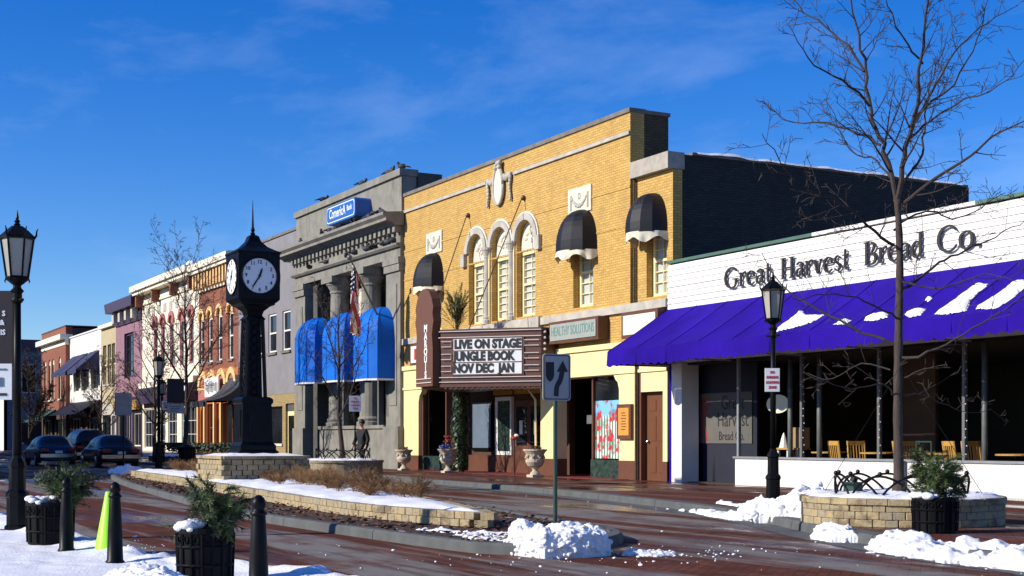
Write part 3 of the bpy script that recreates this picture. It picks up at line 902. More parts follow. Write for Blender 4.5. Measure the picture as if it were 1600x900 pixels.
# left shop window with green marble stall riser
MB().box(-45.77, -43.75, D + .12, D + .34, 0, .55).build('stall_riser', 'marble_green', th)
MB().box(-45.77, -43.75, D + .36, D + 1.9, .3, .5).build('display_floor', 'room_brown', th)
MB().box(-45.74, -45.66, D + .1, D + .3, .55, zc).build('window_frame', 'brown_paint', th)
MB().box(-43.8, -43.72, D + .1, D + .3, .55, zc).build('window_frame', 'brown_paint', th)
MB().quad((-45.66, D + .2, .55), (-43.8, D + .2, .55), (-43.8, D + .2, zc), (-45.66, D + .2, zc)).build('pane', 'shop_glass', th)
MB().box(-43.8, -43.72, D + .3, D + 2.2, 0, zc).build('recess_wall', 'room_brown', th)
# entrance recess: poster cases, doors
ew = D + .9
MB().box(-43.7, -36.86, ew + .1, ew + .3, 0, 2.999).build('entrance_wall', 'room_brown', th)
pc = MB().box(-43.4, -41.85, ew + .02, ew + .098, .75, 2.45).build('poster_case', 'black_metal', th)
MB().box(-43.3, -41.95, ew + .005, ew + .019, .85, 2.35).build('poster', 'blue_grey', pc)
pf = MB().box(-41.6, -40.45, ew + .0, ew + .099, .62, 2.55).build('poster_case', 'window_white', th)
MB().box(-41.4, -40.55, ew - .012, ew - .001, .75, 2.42).build('poster', 'marble_green', pf)
MB().box(-43.6, -40.3, ew - .02, ew + .097, .05, .6).build('dado', 'brown_paint', th)
for (a, b) in ((-41.7, -40.35), (-40.2, -38.5)):
    MB().box(a, b, ew - .02, ew + .098, 2.62, 2.98).build('transom_panel', 'mustard_panel', th)
for a in (-40.22, -39.28):
    d_ = MB().box(a, a + .92, ew + .02, ew + .09, .05, 2.4).build('door', 'brown_paint', th)
    MB().box(a + .12, a + .8, ew + .0, ew + .018, .95, 2.2).build('pane', 'win_dark', d_)
    MB().box(a + .35, a + .55, ew - .012, ew - .001, 1.3, 1.75).build('notice', 'sign_white', d_)
    MB().tube([(a + .15, ew - .03, 1.05), (a + .77, ew - .03, 1.05)], .02, 6).build('push_bar', 'chrome', d_)
MB().tube([(-37.4, D - .2, 2.75), (-37.0, D - .12, 2.35), (-36.95, D - .12, .05)], .035, 8).build('handrail', 'cream_trim', th)
# right shop: recessed door, brown side, printed flower panel in the window
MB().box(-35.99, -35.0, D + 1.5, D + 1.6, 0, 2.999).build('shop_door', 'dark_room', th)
mb = MB(); mb.slab([(-35.05, D + 1.5), (-34.15, D + .2), (-34.05, D + .26), (-34.95, D + 1.56)], 0, 2.999); mb.build('recess_wall', 'brown_paint', th)
MB().box(-34.12, -32.46, D + .08, D + .3, 0, .57).build('stall_riser', 'marble_green', th)
MB().box(-34.05, -32.47, D + .20, D + .22, .60, 2.24).build('printed_panel', 'flower_panel', th)
MB().box(-34.05, -32.47, D + .20, D + .22, 2.26, zc - .002).build('transom_glass', 'win_dark', th)
MB().box(-34.12, -34.05, D + .12, D + .3, .571, zc - .002).build('window_frame', 'brown_paint', th)
MB().box(-35.1, -34.75, D + .55, D + .8, 1.6, 1.85).build('wall_lamp', 'galv', th)
for px, pz in ((-41.75, 8.62), (-37.9, 8.62)):
    MB().ball((px, D - .05, pz), .085, 8, 6).build('anchor_plate', 'brown_paint', th)
for k in range(4):                                      # arch corner brackets of the shopfront opening
    xx, sg = ((-45.78, 1), (-36.0, 1), (-32.45, -1), (-36.85, -1))[k]
    MB().prism([(xx, zc), (xx + sg * .28, zc), (xx + sg * .2, zc - .12), (xx + sg * .08, zc - .2), (xx, zc - .42)][::1 if sg > 0 else -1], D - .02, D + .2).build('corner_bracket', 'cream_paint', th)

# marquee: a trapezoid canopy with a tall scalloped blade on its narrow front
mq = thing('theatre_marquee', 'brown theatre marquee with three lit white letter rows and vertical name blade', 'marquee', (-38.9, 19.6, 2.8))
PL, PR, QL, QR = (-39.45, 18.04), (-38.1, 18.04), (-42.0, 20.2), (-35.8, 20.2)
zb, zu = 2.80, 4.36
MB().slab([QL, PL, PR, QR, (QR[0], D - .03), (QL[0], D - .03)], zb, zu).build('canopy', 'marquee_brown', mq)
out = [QL, PL, PR, QR]
def off2(pts, o):
    c = (-38.9, 21.5); return [(p[0] + (p[0] - c[0]) * o / math.hypot(p[0] - c[0], p[1] - c[1]), p[1] + (p[1] - c[1]) * o / math.hypot(p[0] - c[0], p[1] - c[1])) for p in pts]
for z in (zu + .02, zu - .16, zb + .20, zb + .06):
    MB().tube([(p[0], p[1], z) for p in off2(out, .05)], .013, 6).build('neon_tube', 'neon_tube', mq)
for z in (zu + .001, zb - .09):
    MB().slab(off2(out, .04) + [(QR[0] + .03, D - .035), (QL[0] - .03, D - .035)], z, z + .088).build('rim', 'marquee_brown', mq)
dv = Vector((QR[0] - PR[0], QR[1] - PR[1], 0)); Lw = dv.length; dv.normalize(); nv_ = Vector((dv.y, -dv.x, 0))
def onwing(s, z, o): return Vector((PR[0], PR[1], z)) + dv * s + nv_ * o
def wing_panel(name, s0, s1, z0, z1, o0, o1, mtl, parent):
    mb = MB(); p = [onwing(s, z, o) for o in (o0, o1) for s, z in ((s0, z0), (s1, z0), (s1, z1), (s0, z1))]
    i = 0; mb.v = [tuple(q) for q in p]
    mb.f = [(3, 2, 1, 0), (4, 5, 6, 7), (0, 1, 5, 4), (1, 2, 6, 5), (2, 3, 7, 6), (3, 0, 4, 7)]
    return mb.build(name, mtl, parent)
rz_w = math.atan2(dv.y, dv.x)
s0, s1 = .17 * Lw - .12, .815 * Lw
fr = wing_panel('letter_frame', s0 - .06, s1 + .06, 3.05, 4.2, .002, .03, 'brown_paint', mq)
rows = [(3.81, 4.15, 'LIVE ON STAGE'), (3.455, 3.775, 'JUNGLE BOOK'), (3.09, 3.42, 'NOV DEC  JAN')]
for a, b, s in rows:
    row = wing_panel('letter_row', s0, s1, a, b, .031, .045, 'sign_white', mq)
    tx = text(s, 'lettering', 'black_ink', .36, onwing((s0 + s1) / 2 + (-.12 if s[0] != 'L' else 0), (a + b) / 2, .05), row, ext=.008, sx=.84 if s[0] == 'L' else .80, bold=.02, rot=(R(90), 0, rz_w))
for k, zz in enumerate((4.0, 3.62, 3.26)):              # bracket shaped tubes beside the rows
    for a, b in ((.02, s0 - .08), (s1 + .08, Lw - .05)):
        MB().tube([onwing(a, zz + .08, .05), onwing(b, zz + .08, .05), onwing(b, zz - .08, .05), onwing(a, zz - .08, .05)][::1 if a < 1 else -1] if a < 1 else [onwing(b, zz + .08, .05), onwing(a, zz + .08, .05), onwing(a, zz - .08, .05), onwing(b, zz - .08, .05)], .012, 5).build('neon_tube', 'neon_tube', mq)
# soffit bulbs
bm_ = MB()
for k in range(18):
    for r_ in range(3):
        t = (k + .5) / 18; p = onwing(t * Lw, zb - .11, -.15 - r_ * .35); bm_.ball((p.x, p.y, p.z), .035, 6, 5)
for k in range(9): bm_.ball((QR[0] + .06, QR[1] + .1, zb + .15 + k * .17), .04, 6, 5); 
bm_.build('bulbs', 'neon_tube', mq)
# blade
bz0, bz1 = zb - .05, 5.72
prof = [(-.62, bz0), (.62, bz0), (.62, 3.9), (.56, 4.3), (.60, 4.5), (.68, 4.72), (.60, 4.95), (.66, 5.15), (.54, 5.4), (.36, 5.62), (.14, bz1), (-.14, bz1), (-.36, 5.62), (-.54, 5.4), (-.66, 5.15), (-.60, 4.95), (-.68, 4.72), (-.60, 4.5), (-.56, 4.3), (-.62, 3.9)]
bl = MB().prism([(-38.76 + p[0] * .98, p[1]) for p in prof], 17.78, 18.05).build('blade', 'blade_brown', mq)
for k, ch in enumerate('MARQUIS'):
    text(ch, 'lettering', 'sign_white', .30, (-38.62, 17.77, 4.50 - k * .235), bl, ext=.01, bold=.012, sx=1.0)
for z in (2.86, 2.98):
    MB().tube([(-39.35, 17.75, z), (-38.18, 17.75, z)], .014, 5).build('neon_tube', 'neon_tube', bl)
for (a, b) in (((-41.75, D - .1, 8.6), (-40.4, 18.6, 4.4)), ((-37.9, D - .1, 8.6), (-37.6, 18.7, 4.4))):
    MB().tube([a, b], .018, 5).build('stay_rod', 'umber_brick', mq)

# signs on the theatre front
hs = thing('shop_sign', 'brown framed box sign reading HEALTHY SOLUTIONS on the yellow brick', 'sign', (-34.8, D - .2, 4))
MB().box(-35.75, -33.0, D - .36, D - .005, 3.94, 4.58).build('sign_box', 'brown_paint', hs)
MB().box(-35.65, -33.1, D - .385, D - .362, 4.02, 4.50).build('sign_face', 'sign_silver', hs)
text('HEALTHY SOLUTIONS', 'lettering', 'sign_green_text', .38, (-34.37, D - .388, 4.27), hs, ext=.003, sx=.63)
s2 = thing('blank_box_sign', 'brown box sign with plain cream face half hidden by the purple awning', 'sign', (-31, D - .2, 3.9))
MB().box(-31.9, -30.16, D - .30, D - .034, 3.86, 4.56).build('sign_box', 'brown_paint', s2)
MB().box(-31.8, -30.26, D - .315, D - .302, 3.95, 4.47).build('sign_face', 'cream_white', s2)
s3 = thing('small_wall_sign', 'small white framed notice high beside the marquee blade', 'sign', (-45, D, 4))
MB().box(-46.4, -45.3, D - .08, D - .032, 3.82, 4.58).build('frame', 'brown_paint', s3)
MB().box(-46.3, -45.4, D - .095, D - .081, 3.9, 4.5).build('sign_face', 'sign_white', s3)
MB().box(-46.0, -45.7, D - .1, D - .096, 4.0, 4.4).build('mark', 'sign_red', s3)
s4 = thing('menu_case', 'small orange menu board in brown case beside the brown door', 'notice board', (-32, D, 1.5))
MB().box(-32.42, -31.72, D - .12, D - .026, 1.15, 2.10).build('case', 'brown_paint', s4)
MB().box(-32.33, -31.81, D - .13, D - .121, 1.25, 2.0).build('board', 'orange_panel', s4)
for k in range(7): MB().box(-32.07 - .12 + .03 * (k % 2), -32.07 + .14 - .04 * (k % 3 == 0), D - .134, D - .131, 1.4 + k * .075, 1.425 + k * .075).build('print_line', 'brown_paint', s4)

# ------------------------------------------------------------------ bakery
bx0, bx1 = -30.09, -12.0
bk = thing('bakery_building', 'single storey white clapboard bakery with big windows', 'building', (-21, D, 0))
board_h = .145
nb = int((5.70 - 4.40) / board_h)
rng = random.Random(2)
for r_ in range(nb + 1):
    z = 4.36 + r_ * board_h; x = bx0; k = 0
    stops = [bx0, -26.9 + (r_ % 2) * 1.2, -22.6 - (r_ % 3) * .7, -18.2 + (r_ % 2) * .9, bx1]
    for a, b in zip(stops, stops[1:]):
        ztop = min(z + board_h - .003, 5.70)
        mb = MB(); yb = D - .03 + rng.uniform(-.003, .003)
        mb.v = [(a + .004, yb - .022, z), (b - .004, yb - .022, z), (b - .004, yb, ztop), (a + .004, yb, ztop), (a + .004, D + .05, z), (b - .004, D + .05, z), (b - .004, D + .05, ztop), (a + .004, D + .05, ztop)]
        mb.f = [(0, 1, 2, 3), (7, 6, 5, 4), (4, 5, 1, 0), (5, 6, 2, 1), (6, 7, 3, 2), (7, 4, 0, 3)]
        mb.build('clapboard', 'siding_white', bk)
MB().box(bx0, bx1, D + .051, D + .35, 3.1, 5.70).build('parapet', 'dark_room', bk)
for a, b, m in ((bx0, -24.4, 'green_trim'), (-24.39, -19.6, 'siding_white'), (-19.59, bx1, 'green_trim')):
    MB().box(a, b, D - .07, D + .4, 5.701, 5.775).build('parapet_cap', m, bk)
MB().box(bx0 + .04, bx1, D + .352, D + 11, 4.6, 4.8).build('roof', 'roof_grey', bk)
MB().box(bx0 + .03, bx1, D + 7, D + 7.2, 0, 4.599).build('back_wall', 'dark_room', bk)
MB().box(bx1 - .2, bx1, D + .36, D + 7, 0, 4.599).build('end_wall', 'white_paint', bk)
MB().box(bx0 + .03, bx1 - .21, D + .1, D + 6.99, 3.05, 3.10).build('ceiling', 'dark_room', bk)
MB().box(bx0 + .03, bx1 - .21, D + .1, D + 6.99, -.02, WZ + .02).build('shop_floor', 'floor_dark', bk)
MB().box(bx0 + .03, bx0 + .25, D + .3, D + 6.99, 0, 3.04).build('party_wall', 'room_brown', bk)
MB().box(bx0 + .02, bx1, D - .01, D + .35, 3.11, 4.355).build('lintel', 'siding_white', bk)
# white pilaster with blue edge, then the entry recess
MB().box(-29.98, -29.86, D - .06, D + .25, 0, 3.1).build('blue_edge', 'purple_canvas', bk)
MB().box(-29.85, -29.40, D - .08, D + .45, 0, 3.1).build('pilaster', 'white_paint', bk)
MB().box(-29.85, -27.22, D + .62, D + .7, 0, 3.04).build('entry_wall', 'entry_navy', bk)
# knee wall, cap and glazing
MB().box(-27.24, bx1 - .01, D - .02, D + .16, 0, .68).build('knee_wall_core', 'white_paint', bk)
for k in range(int((bx1 + 27.24) / .46)):               # beaded panels
    a = -27.23 + k * .46
    mb = MB()
    for j in range(6): mb.box(a + j * .0765, a + j * .0765 + .072, D - .034, D - .021, 0.01, .66)
    mb.build('wainscot_panel', 'white_paint', bk)
MB().box(-27.28, bx1, D - .07, D + .2, .681, .73).build('window_ledge', 'grey_metal', bk)
MB().box(-27.24, -27.17, D + .02, D + .1, .731, 3.1).build('mullion', 'grey_metal', bk)
for k, a in enumerate((-24.87, -22.37, -19.99, -17.4, -14.9)):
    MB().box(a - .035, a + .035, D + .02, D + .1, .731, 3.1).build('mullion', 'galv', bk)
xsn = [-27.17, -24.87, -22.37, -19.99, -17.4, -14.9, bx1]
for a, b in zip(xsn, xsn[1:]):
    MB().quad((a + .03, D + .06, .731), (b - .03, D + .06, .731), (b - .03, D + .06, 3.1), (a + .03, D + .06, 3.1)).build('pane', 'shop_glass', bk)
MB().quad((-27.205, D + .1, .02), (-27.205, D + .62, .02), (-27.205, D + .62, 3.05), (-27.205, D + .1, 3.05)).build('pane', 'shop_glass', bk)
for a in (-25.6, -24.58, -19.72):
    MB().tube([(a, D + .32, .03), (a, D + .32, 3.05)], .062, 12).build('pipe_column', 'galv', bk, smooth=True)
rng = random.Random(9)
for a in (-24.75, -22.3, -19.9):                        # strings of small bulbs up the mullions
    mb = MB()
    for k in range(14): mb.ball((a + .02 * math.sin(k * 2), D + .0, .85 + k * .165), .014, 5, 4)
    mb.build('bulb_string', 'sign_white', bk)
MB().box(-23.9, -22.9, D + 2.2, D + 2.3, .05, 3.05).build('partition', 'room_brown', bk)
for a in (-21.1, -20.6): MB().box(a, a + .35, D + 3.0, D + 3.02, 1.1, 1.9).build('wall_menu', 'blue_grey', bk)
# lettering: thick and thin strokes with serifs
GL = {
 'G': [[(.92, .80, .05), (.72, .97, .11), (.48, 1.0, .09), (.18, .84, .15), (.06, .5, .18), (.18, .16, .15), (.5, .0, .09), (.78, .05, .09), (.86, .16, .12), (.86, .42, .15)], [(.62, .42, .06), (1.04, .42, .06)]],
 'r': [[(.14, .0, .15), (.14, .66, .15)], [(.0, .02, .06), (.32, .02, .06)], [(.0, .64, .06), (.16, .66, .08)], [(.18, .46, .07), (.34, .64, .10), (.5, .66, .15)]],
 'e': [[(.06, .38, .06), (.56, .40, .06)], [(.56, .40, .09), (.50, .60, .10), (.32, .68, .08), (.10, .55, .14), (.06, .34, .16), (.14, .10, .13), (.34, .0, .08), (.58, .12, .05)]],
 'a': [[(.10, .58, .09), (.28, .68, .08), (.46, .58, .14), (.46, .1, .15), (.60, .02, .06)], [(.46, .40, .06), (.20, .36, .08), (.07, .18, .14), (.2, .01, .09), (.44, .14, .06)]],
 't': [[(.2, .92, .10), (.2, .14, .15), (.3, .01, .09), (.46, .06, .05)], [(.02, .66, .06), (.44, .66, .06)]],
 'H': [[(.16, .0, .17), (.16, 1.0, .17)], [(.80, .0, .17), (.80, 1.0, .17)], [(.16, .52, .06), (.80, .52, .06)], [(.0, .02, .05), (.34, .02, .05)], [(.63, .02, .05), (.97, .02, .05)], [(.0, .98, .05), (.34, .98, .05)], [(.63, .98, .05), (.97, .98, .05)]],
 'v': [[(.08, .66, .15), (.30, .03, .13)], [(.54, .66, .07), (.32, .03, .07)], [(.0, .65, .05), (.22, .65, .05)], [(.44, .65, .05), (.64, .65, .05)]],
 's': [[(.42, .56, .06), (.26, .68, .08), (.1, .56, .12), (.14, .42, .12), (.36, .28, .13), (.42, .13, .12), (.25, .0, .08), (.06, .12, .06)]],
 'B': [[(.16, .0, .17), (.16, 1.0, .17)], [(.0, .02, .05), (.4, .0, .06), (.66, .1, .13), (.70, .28, .16), (.58, .48, .12), (.2, .54, .06)], [(.0, .98, .05), (.4, 1.0, .06), (.60, .88, .13), (.60, .70, .14), (.48, .56, .08)]],
 'd': [[(.50, .0, .15), (.50, 1.04, .15)], [(.36, 1.03, .06), (.52, 1.03, .06)], [(.5, .02, .06), (.66, .02, .06)], [(.48, .56, .06), (.3, .68, .09), (.10, .5, .14), (.06, .3, .16), (.16, .06, .12), (.32, .0, .08), (.48, .14, .06)]],
 'C': [[(.92, .78, .05), (.72, .97, .11), (.48, 1.0, .09), (.18, .84, .15), (.06, .5, .18), (.18, .16, .15), (.5, .0, .09), (.76, .05, .09), (.94, .22, .05)]],
 'o': [[(.34, .68, .08), (.1, .54, .14), (.06, .34, .16), (.12, .1, .13), (.34, .0, .08), (.56, .12, .13), (.62, .34, .16), (.56, .58, .13), (.34, .68, .08)]],
 '.': [[(.04, .07, .14), (.18, .07, .14)]]}
ADV = dict(G=1.12, r=.58, e=.68, a=.68, t=.54, H=1.06, v=.70, s=.56, B=.86, d=.74, C=1.06, o=.76)
ADV['.'] = .3
def ribbon(mb, pts, y0, y1):
    P = [Vector((p[0], 0, p[1])) for p in pts]
    L, Rr = [], []
    for k, p in enumerate(P):
        d = P[min(k + 1, len(P) - 1)] - P[max(k - 1, 0)]; d.normalize(); n_ = Vector((-d.z, 0, d.x)) * pts[k][2] / 2
        L.append(p + n_); Rr.append(p - n_)
    for k in range(len(P) - 1):
        mb.prism([(Rr[k].x, Rr[k].z), (Rr[k + 1].x, Rr[k + 1].z), (L[k + 1].x, L[k + 1].z), (L[k].x, L[k].z)], y0, y1)
def smooth_stroke(st):
    if len(st) < 4: return st
    return [tuple(v) for v in catmull(st, .07)]
bs_ = thing('bakery_lettering', 'dark raised serif letters spelling the bakery name on white clapboard', 'sign', (-23.5, D, 4.8))
def word(s, xa, xb, zbase, cap):
    tot = sum(ADV[c] for c in s); sc = (xb - xa) / tot; x = xa
    for c in s:
        mb = MB()
        for q, st in enumerate(GL[c]):
            ribbon(mb, [(x + p[0] * sc, zbase + p[1] * cap, p[2] * (sc + cap) / 2 * .80) for p in smooth_stroke(st)], D - .125 - .0017 * q, D - .085)
        m0 = GL[c][0][len(GL[c][0]) // 2]; mb.box(x + m0[0] * sc - .012, x + m0[0] * sc + .012, D - .10, D - .03, zbase + m0[1] * cap - .012, zbase + m0[1] * cap + .012)
        mb.build('letter', 'letter_brown', bs_)
        x += ADV[c] * sc
word('Great', -27.55, -25.72, 4.82, .48)
word('Harvest', -25.42, -23.08, 4.83, .48)
word('Bread', -22.66, -20.9, 4.85, .48)
word('Co.', -20.55, -19.4, 4.87, .50)
# purple awning
az0, az1, ay, aX0, aX1 = 4.52, 3.38, D - 1.87, -30.09, -14.5
def aw_pt(x, v):
    sag = -.05 * math.sin(math.pi * v) * (.5 + .9 * abs(math.sin((x - aX0 - .02) * math.pi / 1.29)) ** .7) + .012 * math.sin(x * 2.1) * v + .012 * fbm(x, v * 2, 4, 3, 1.3) * math.sin(math.pi * v)
    return (x, D - .04 + (ay - D + .04) * v, az0 + (az1 - az0) * v + sag)
mb = MB().grid(lambda u, v: aw_pt(aX0 + (aX1 - aX0) * u, v), 200, 12)
aw = mb.build('awning', 'purple_canvas', bk, smooth=True)
val = MB()
def vp(u, v):
    x = aX0 + (aX1 - aX0) * u; sc_ = abs(math.sin(x * math.pi / .32))
    return (x, ay - .015 + .03 * math.sin(x * 1.3) * v, az1 + .015 * math.sin(x * 2.1) - v * (.36 + .055 * sc_))
val.grid(vp, 560, 2).build('valance', 'purple_canvas', aw)
for xe in (aX0, aX1):
    mb = MB()
    mb.poly([aw_pt(xe, v / 8) for v in range(9)] + [(xe, ay, az1 - .36), (xe, D - .04, az1 - .36)])
    if xe == aX0: mb.build('end_panel', 'purple_canvas', aw)
for k in range(12):                                     # stitched seams over the frame ribs
    x = aX0 + .02 + k * 1.29
    MB().tube([Vector(aw_pt(x, v / 10)) + Vector((0, -.004, .006)) for v in range(11)] + [(x, ay - .02, az1 - .36)], .007, 5).build('seam', 'purple_canvas', aw)
for k in range(7):
    x = aX0 + .15 + k * 2.55
    MB().tube([(x, D - .04, az0 - .08), (x, ay + .03, az1 - .05), (x, ay + .03, az1 - .3), (x, D - .04, az1 - .32)], .02, 6).build('awning_frame', 'grey_metal', aw)
# snow patches sliding down the awning, each lying on the slope
def slope_patch(pts, label, sd):
    world_ = [(p[0], p[1]) for p in pts]
    xs_ = [p[0] for p in world_]; vs_ = [p[1] for p in world_]
    x0_, x1_, v0_, v1_ = min(xs_), max(xs_), min(vs_), max(vs_)
    poly = [(p[0], p[1] * 2.2) for p in world_]
    mb = MB()
    def fn(u, v):
        x = x0_ - .03 + (x1_ - x0_ + .06) * u; vv = v0_ - .015 + (v1_ - v0_ + .03) * v
        d = edge_dist((x, vv * 2.2), poly) * (1 if inside((x, vv * 2.2), poly) else -1) + .03 * fbm(x, vv * 2.2, sd, 3, 6)
        if d < -.02: return None
        p = aw_pt(x, vv); t = max(0, min(1, d / .06))
        return (p[0], p[1] - .008 - .03 * t * (1 + .4 * fbm(x, vv, sd, 3, 5)), p[2] + .008 + .045 * t)
    mb.grid(fn, max(10, int((x1_ - x0_) / .025)), max(8, int((v1_ - v0_) * 2.2 / .025)))
    tag(mb.build('awning_snow', 'snow', smooth=True), label, 'snow', 'snow patches on the purple awning')
def awpx(px, py):                                       # photo point -> place on the awning slope
    best = None
    for k in range(101):
        v = k / 100; y = D - .04 + (ay - D + .04) * v; z = az0 + (az1 - az0) * v; e = abs(FZ(px, py, y) - z)
        if best is None or e < best[0]: best = (e, FX(px, y), v)
    return (best[1], best[2])
for lab, pp in (('large slanting snow patch on the purple awning beside the lamp lantern', [(1208, 521), (1252, 485), (1262, 490), (1287, 489), (1268, 503), (1240, 512)]),
                ('small thin snow patch left of the middle on the purple awning', [(1302, 505), (1325, 496), (1330, 499), (1322, 505)]),
                ('medium ragged snow patch left of the tree trunk on the purple awning', [(1350, 500), (1365, 490), (1388, 485), (1387, 495), (1368, 502)]),
                ('medium ragged snow patch right of the tree trunk on the purple awning', [(1414, 491), (1432, 482), (1446, 481), (1440, 491), (1420, 496)]),
                ('long wide snow streak on the right part of the purple awning', [(1461, 489), (1505, 455), (1530, 439), (1545, 441), (1520, 462), (1510, 484), (1480, 490)]),
                ('rightmost broad snow streak on the purple awning at the photo edge', [(1524, 482), (1560, 455), (1585, 435), (1600, 432), (1608, 444), (1575, 470), (1556, 483)]),
                ('tiny fleck of snow above the tree side patches on the purple awning', [(1446, 466), (1456, 461), (1459, 464), (1450, 469)])):
    slope_patch([awpx(*p) for p in pp], lab, len(lab))
# banner, oval sign, cafe things behind the glass
bn = thing('shop_banner', 'pale hand lettered bakery banner with red windmill inside the entry window', 'banner', (-28.5, D + .6, 1.1))
MB().box(-29.8, -27.38, D + .59, D + .602, 1.04, 2.32).build('cloth', 'banner_cloth', bn)
for s, x, z, sz in (('Great', -28.15, 2.05, .50), ('Harvest', -28.15, 1.62, .50), ('Bread Co.', -28.2, 1.22, .32)):
    text(s, 'lettering', 'sign_blue' if 0 else 'black_ink', sz, (x, D + .585, z), bn, ext=.002, sx=.8)
wm = MB()
for k in range(8):
    a = k * math.pi / 4; c, s_ = math.cos(a), math.sin(a); X, Z = -29.35, 2.05
    wm.prism([(X + .05 * c, Z + .05 * s_), (X + .2 * c - .05 * s_, Z + .2 * s_ + .05 * c), (X + .2 * c + .05 * s_, Z + .2 * s_ - .05 * c)][::-1], D + .578, D + .586)
for dx in (-.12, .12): ribbon(wm, [(-29.35 + dx * .2, 1.9, .03), (-29.35 + dx, 1.1, .03)], D + .58, D + .587)
for z in (1.3, 1.5, 1.7): ribbon(wm, [(-29.43, z, .02), (-29.27, z, .02)], D + .575, D + .582)
wm.build('windmill', 'sign_red', bn)
ov = MB().prism([(-26.1 + .42 * math.cos(t), 1.98 + .22 * math.sin(t)) for t in [-2 * math.pi * k / 28 for k in range(28)]], D + .35, D + .37)
tag(ov.build('oval_sign', 'cream_white'), 'plain pale oval sign hanging inside the bakery window', 'sign')
def make_chair():
    t = thing('cafe_chair', 'x', 'chair')
    MB().box(-.2, .2, -.2, .2, .43, .465).build('seat', 'wood_chair', t, world=False)
    for sx in (-1, 1):
        MB().box(sx * .18 - .02, sx * .18 + .02, -.19, -.15, 0, .43).build('leg', 'wood_chair', t, world=False)
        mb = MB(); mb.tube([(sx * .18, .17, 0), (sx * .18, .18, .45), (sx * .185, .25, .95)], .022, 6); mb.build('back_post', 'wood_chair', t, world=False)
    b = MB().box(-.17, .17, .225, .25, .86, .95).build('backrest', 'wood_chair', t, world=False)
    for k in range(5): MB().tube([(-.13 + k * .065, .185, .5), (-.13 + k * .065, .238, .87)], .014, 5).build('spindle', 'wood_chair', b, world=False)
    return t
chair, cu_ = make_chair(), [False]
chairs = [(1318, .75, 3.0, 'slatted wooden chair, full back turned to the window, left of the trunk'), (1346, .8, 1.3, 'wooden chair seen side on just right of the slatted chair back'),
          (1258, .9, 1.7, 'wooden chair partly hidden by the left pipe column'), (1418, 1.0, 2.6, 'wooden chair just right of the tree trunk in the cafe window'), (1434, .6, 1.5, 'wooden chair leaning close to the glass, second right of the trunk'),
          (1500, .9, 2.9, 'wooden chair behind the thin right mullion'), (1530, .7, 1.5, 'wooden chair just right of the right pipe column'), (1546, 1.1, 2.0, 'rightmost wooden chair in the cafe window')]
for px, dy, rz, lab in chairs:
    place(chair, cu_, (FX(px, D + dy), D + dy, WZ + .021), rz, 1.1, lab, 'chairs in the bakery window')
def make_table():
    t = thing('cafe_table', 'x', 'table')
    MB().lathe([(.38, .70), (.40, .705), (.40, .735), (.38, .74)], (0, 0), 20).build('table_top', 'wood_chair', t, world=False)
    MB().lathe([(.22, 0), (.2, .03), (.04, .06), (.035, .69)], (0, 0), 12).build('pedestal', 'black_metal', t, world=False)
    return t
tbl, tu = make_table(), [False]
for px, dy, lab in ((1295, .85, 'small wooden cafe table left of the slatted chair'), (1372, .9, 'small wooden cafe table behind the middle mullion'), (1480, .95, 'small wooden cafe table right of the trunk'), (1588, .8, 'rightmost small wooden cafe table in the window')):
    place(tbl, tu, (FX(px, D + dy), D + dy, WZ + .08), 0, 1.0, lab, 'tables in the bakery window')
st = thing('display_stand', 'low wooden stand with a brown box and white cloth behind the lamp post', 'stand', (-25.6, D + .6, .06))
MB().box(-26.35, -25.5, D + .45, D + .85, .90, .94).build('top', 'wood_chair', st)
for a in (-26.3, -25.95, -25.6): MB().box(a, a + .05, D + .5, D + .55, .06, .9).build('leg', 'sign_white', st)
tag(MB().box(-25.75, -25.42, D + .5, D + .75, .945, 1.42).build('cardboard_box', 'cardboard'), 'upright brown cardboard box on the stand in the bakery window', 'box')
mb = MB(); mb.lathe([(.12, .945), (.1, 1.0), (.05, 1.2), (.01, 1.3)], (-26.2, D + .62), 8); tag(mb.build('folded_napkin', 'sign_white'), 'white folded napkin on the stand beside the cardboard box', 'napkin')
mb = MB()
for z in (.66, 1.02): mb.box(-21.55, -21.1, D + .28, D + .31, z + .06, z + .09)
for a in (-21.55, -21.13): mb.box(a, a + .03, D + .285, D + .305, .75, 1.08)
tag(mb.build('window_frame_stand', 'green_metal'), 'small green metal frame stand low in the window beside the trunk', 'stand')

# ------------------------------------------------------------------ bank (grey stone, columns in antis)
b0, b1 = -58.6, -47.12
BY = D - .15
bank = thing('bank_building', 'grey stone bank with round columns and deep dentil cornice', 'building', (-53, D, 0))
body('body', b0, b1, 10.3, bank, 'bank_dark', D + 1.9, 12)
MB().box(b0, b1, BY + .05, D + .5, 9.0, 10.85).build('attic', 'bank_stone', bank)
MB().box(b0 - .06, b1 + .06, BY - .05, D + .55, 10.851, 11.1).build('attic_cap', 'bank_stone', bank)
MB().box(b1 - .5, b1 + .10, D + .551, D + 1.5, 9.5, 11.0).build('parapet_return', 'bank_dark', bank)
MB().box(b0 + .01, b0 + .4, D + .551, D + 1.5, 9.5, 10.8).build('parapet_return', 'bank_stone', bank)
cn = MB().prism([(0, 0)], 0, 0)
def moulding(name, xa, xb, prof, mtl, parent):          # profile of (out, z) swept along the front
    mb = MB(); n = len(prof)
    for k in range(n):
        a, b = prof[k], prof[(k + 1) % n]
        mb.quad((xa, BY - a[0], a[1]), (xa, BY - b[0], b[1]), (xb, BY - b[0], b[1]), (xb, BY - a[0], a[1]))
    mb.poly([(xa, BY - p[0], p[1]) for p in prof]); mb.poly([(xb, BY - p[0], p[1]) for p in prof][::-1])
    return mb.build(name, mtl, parent)
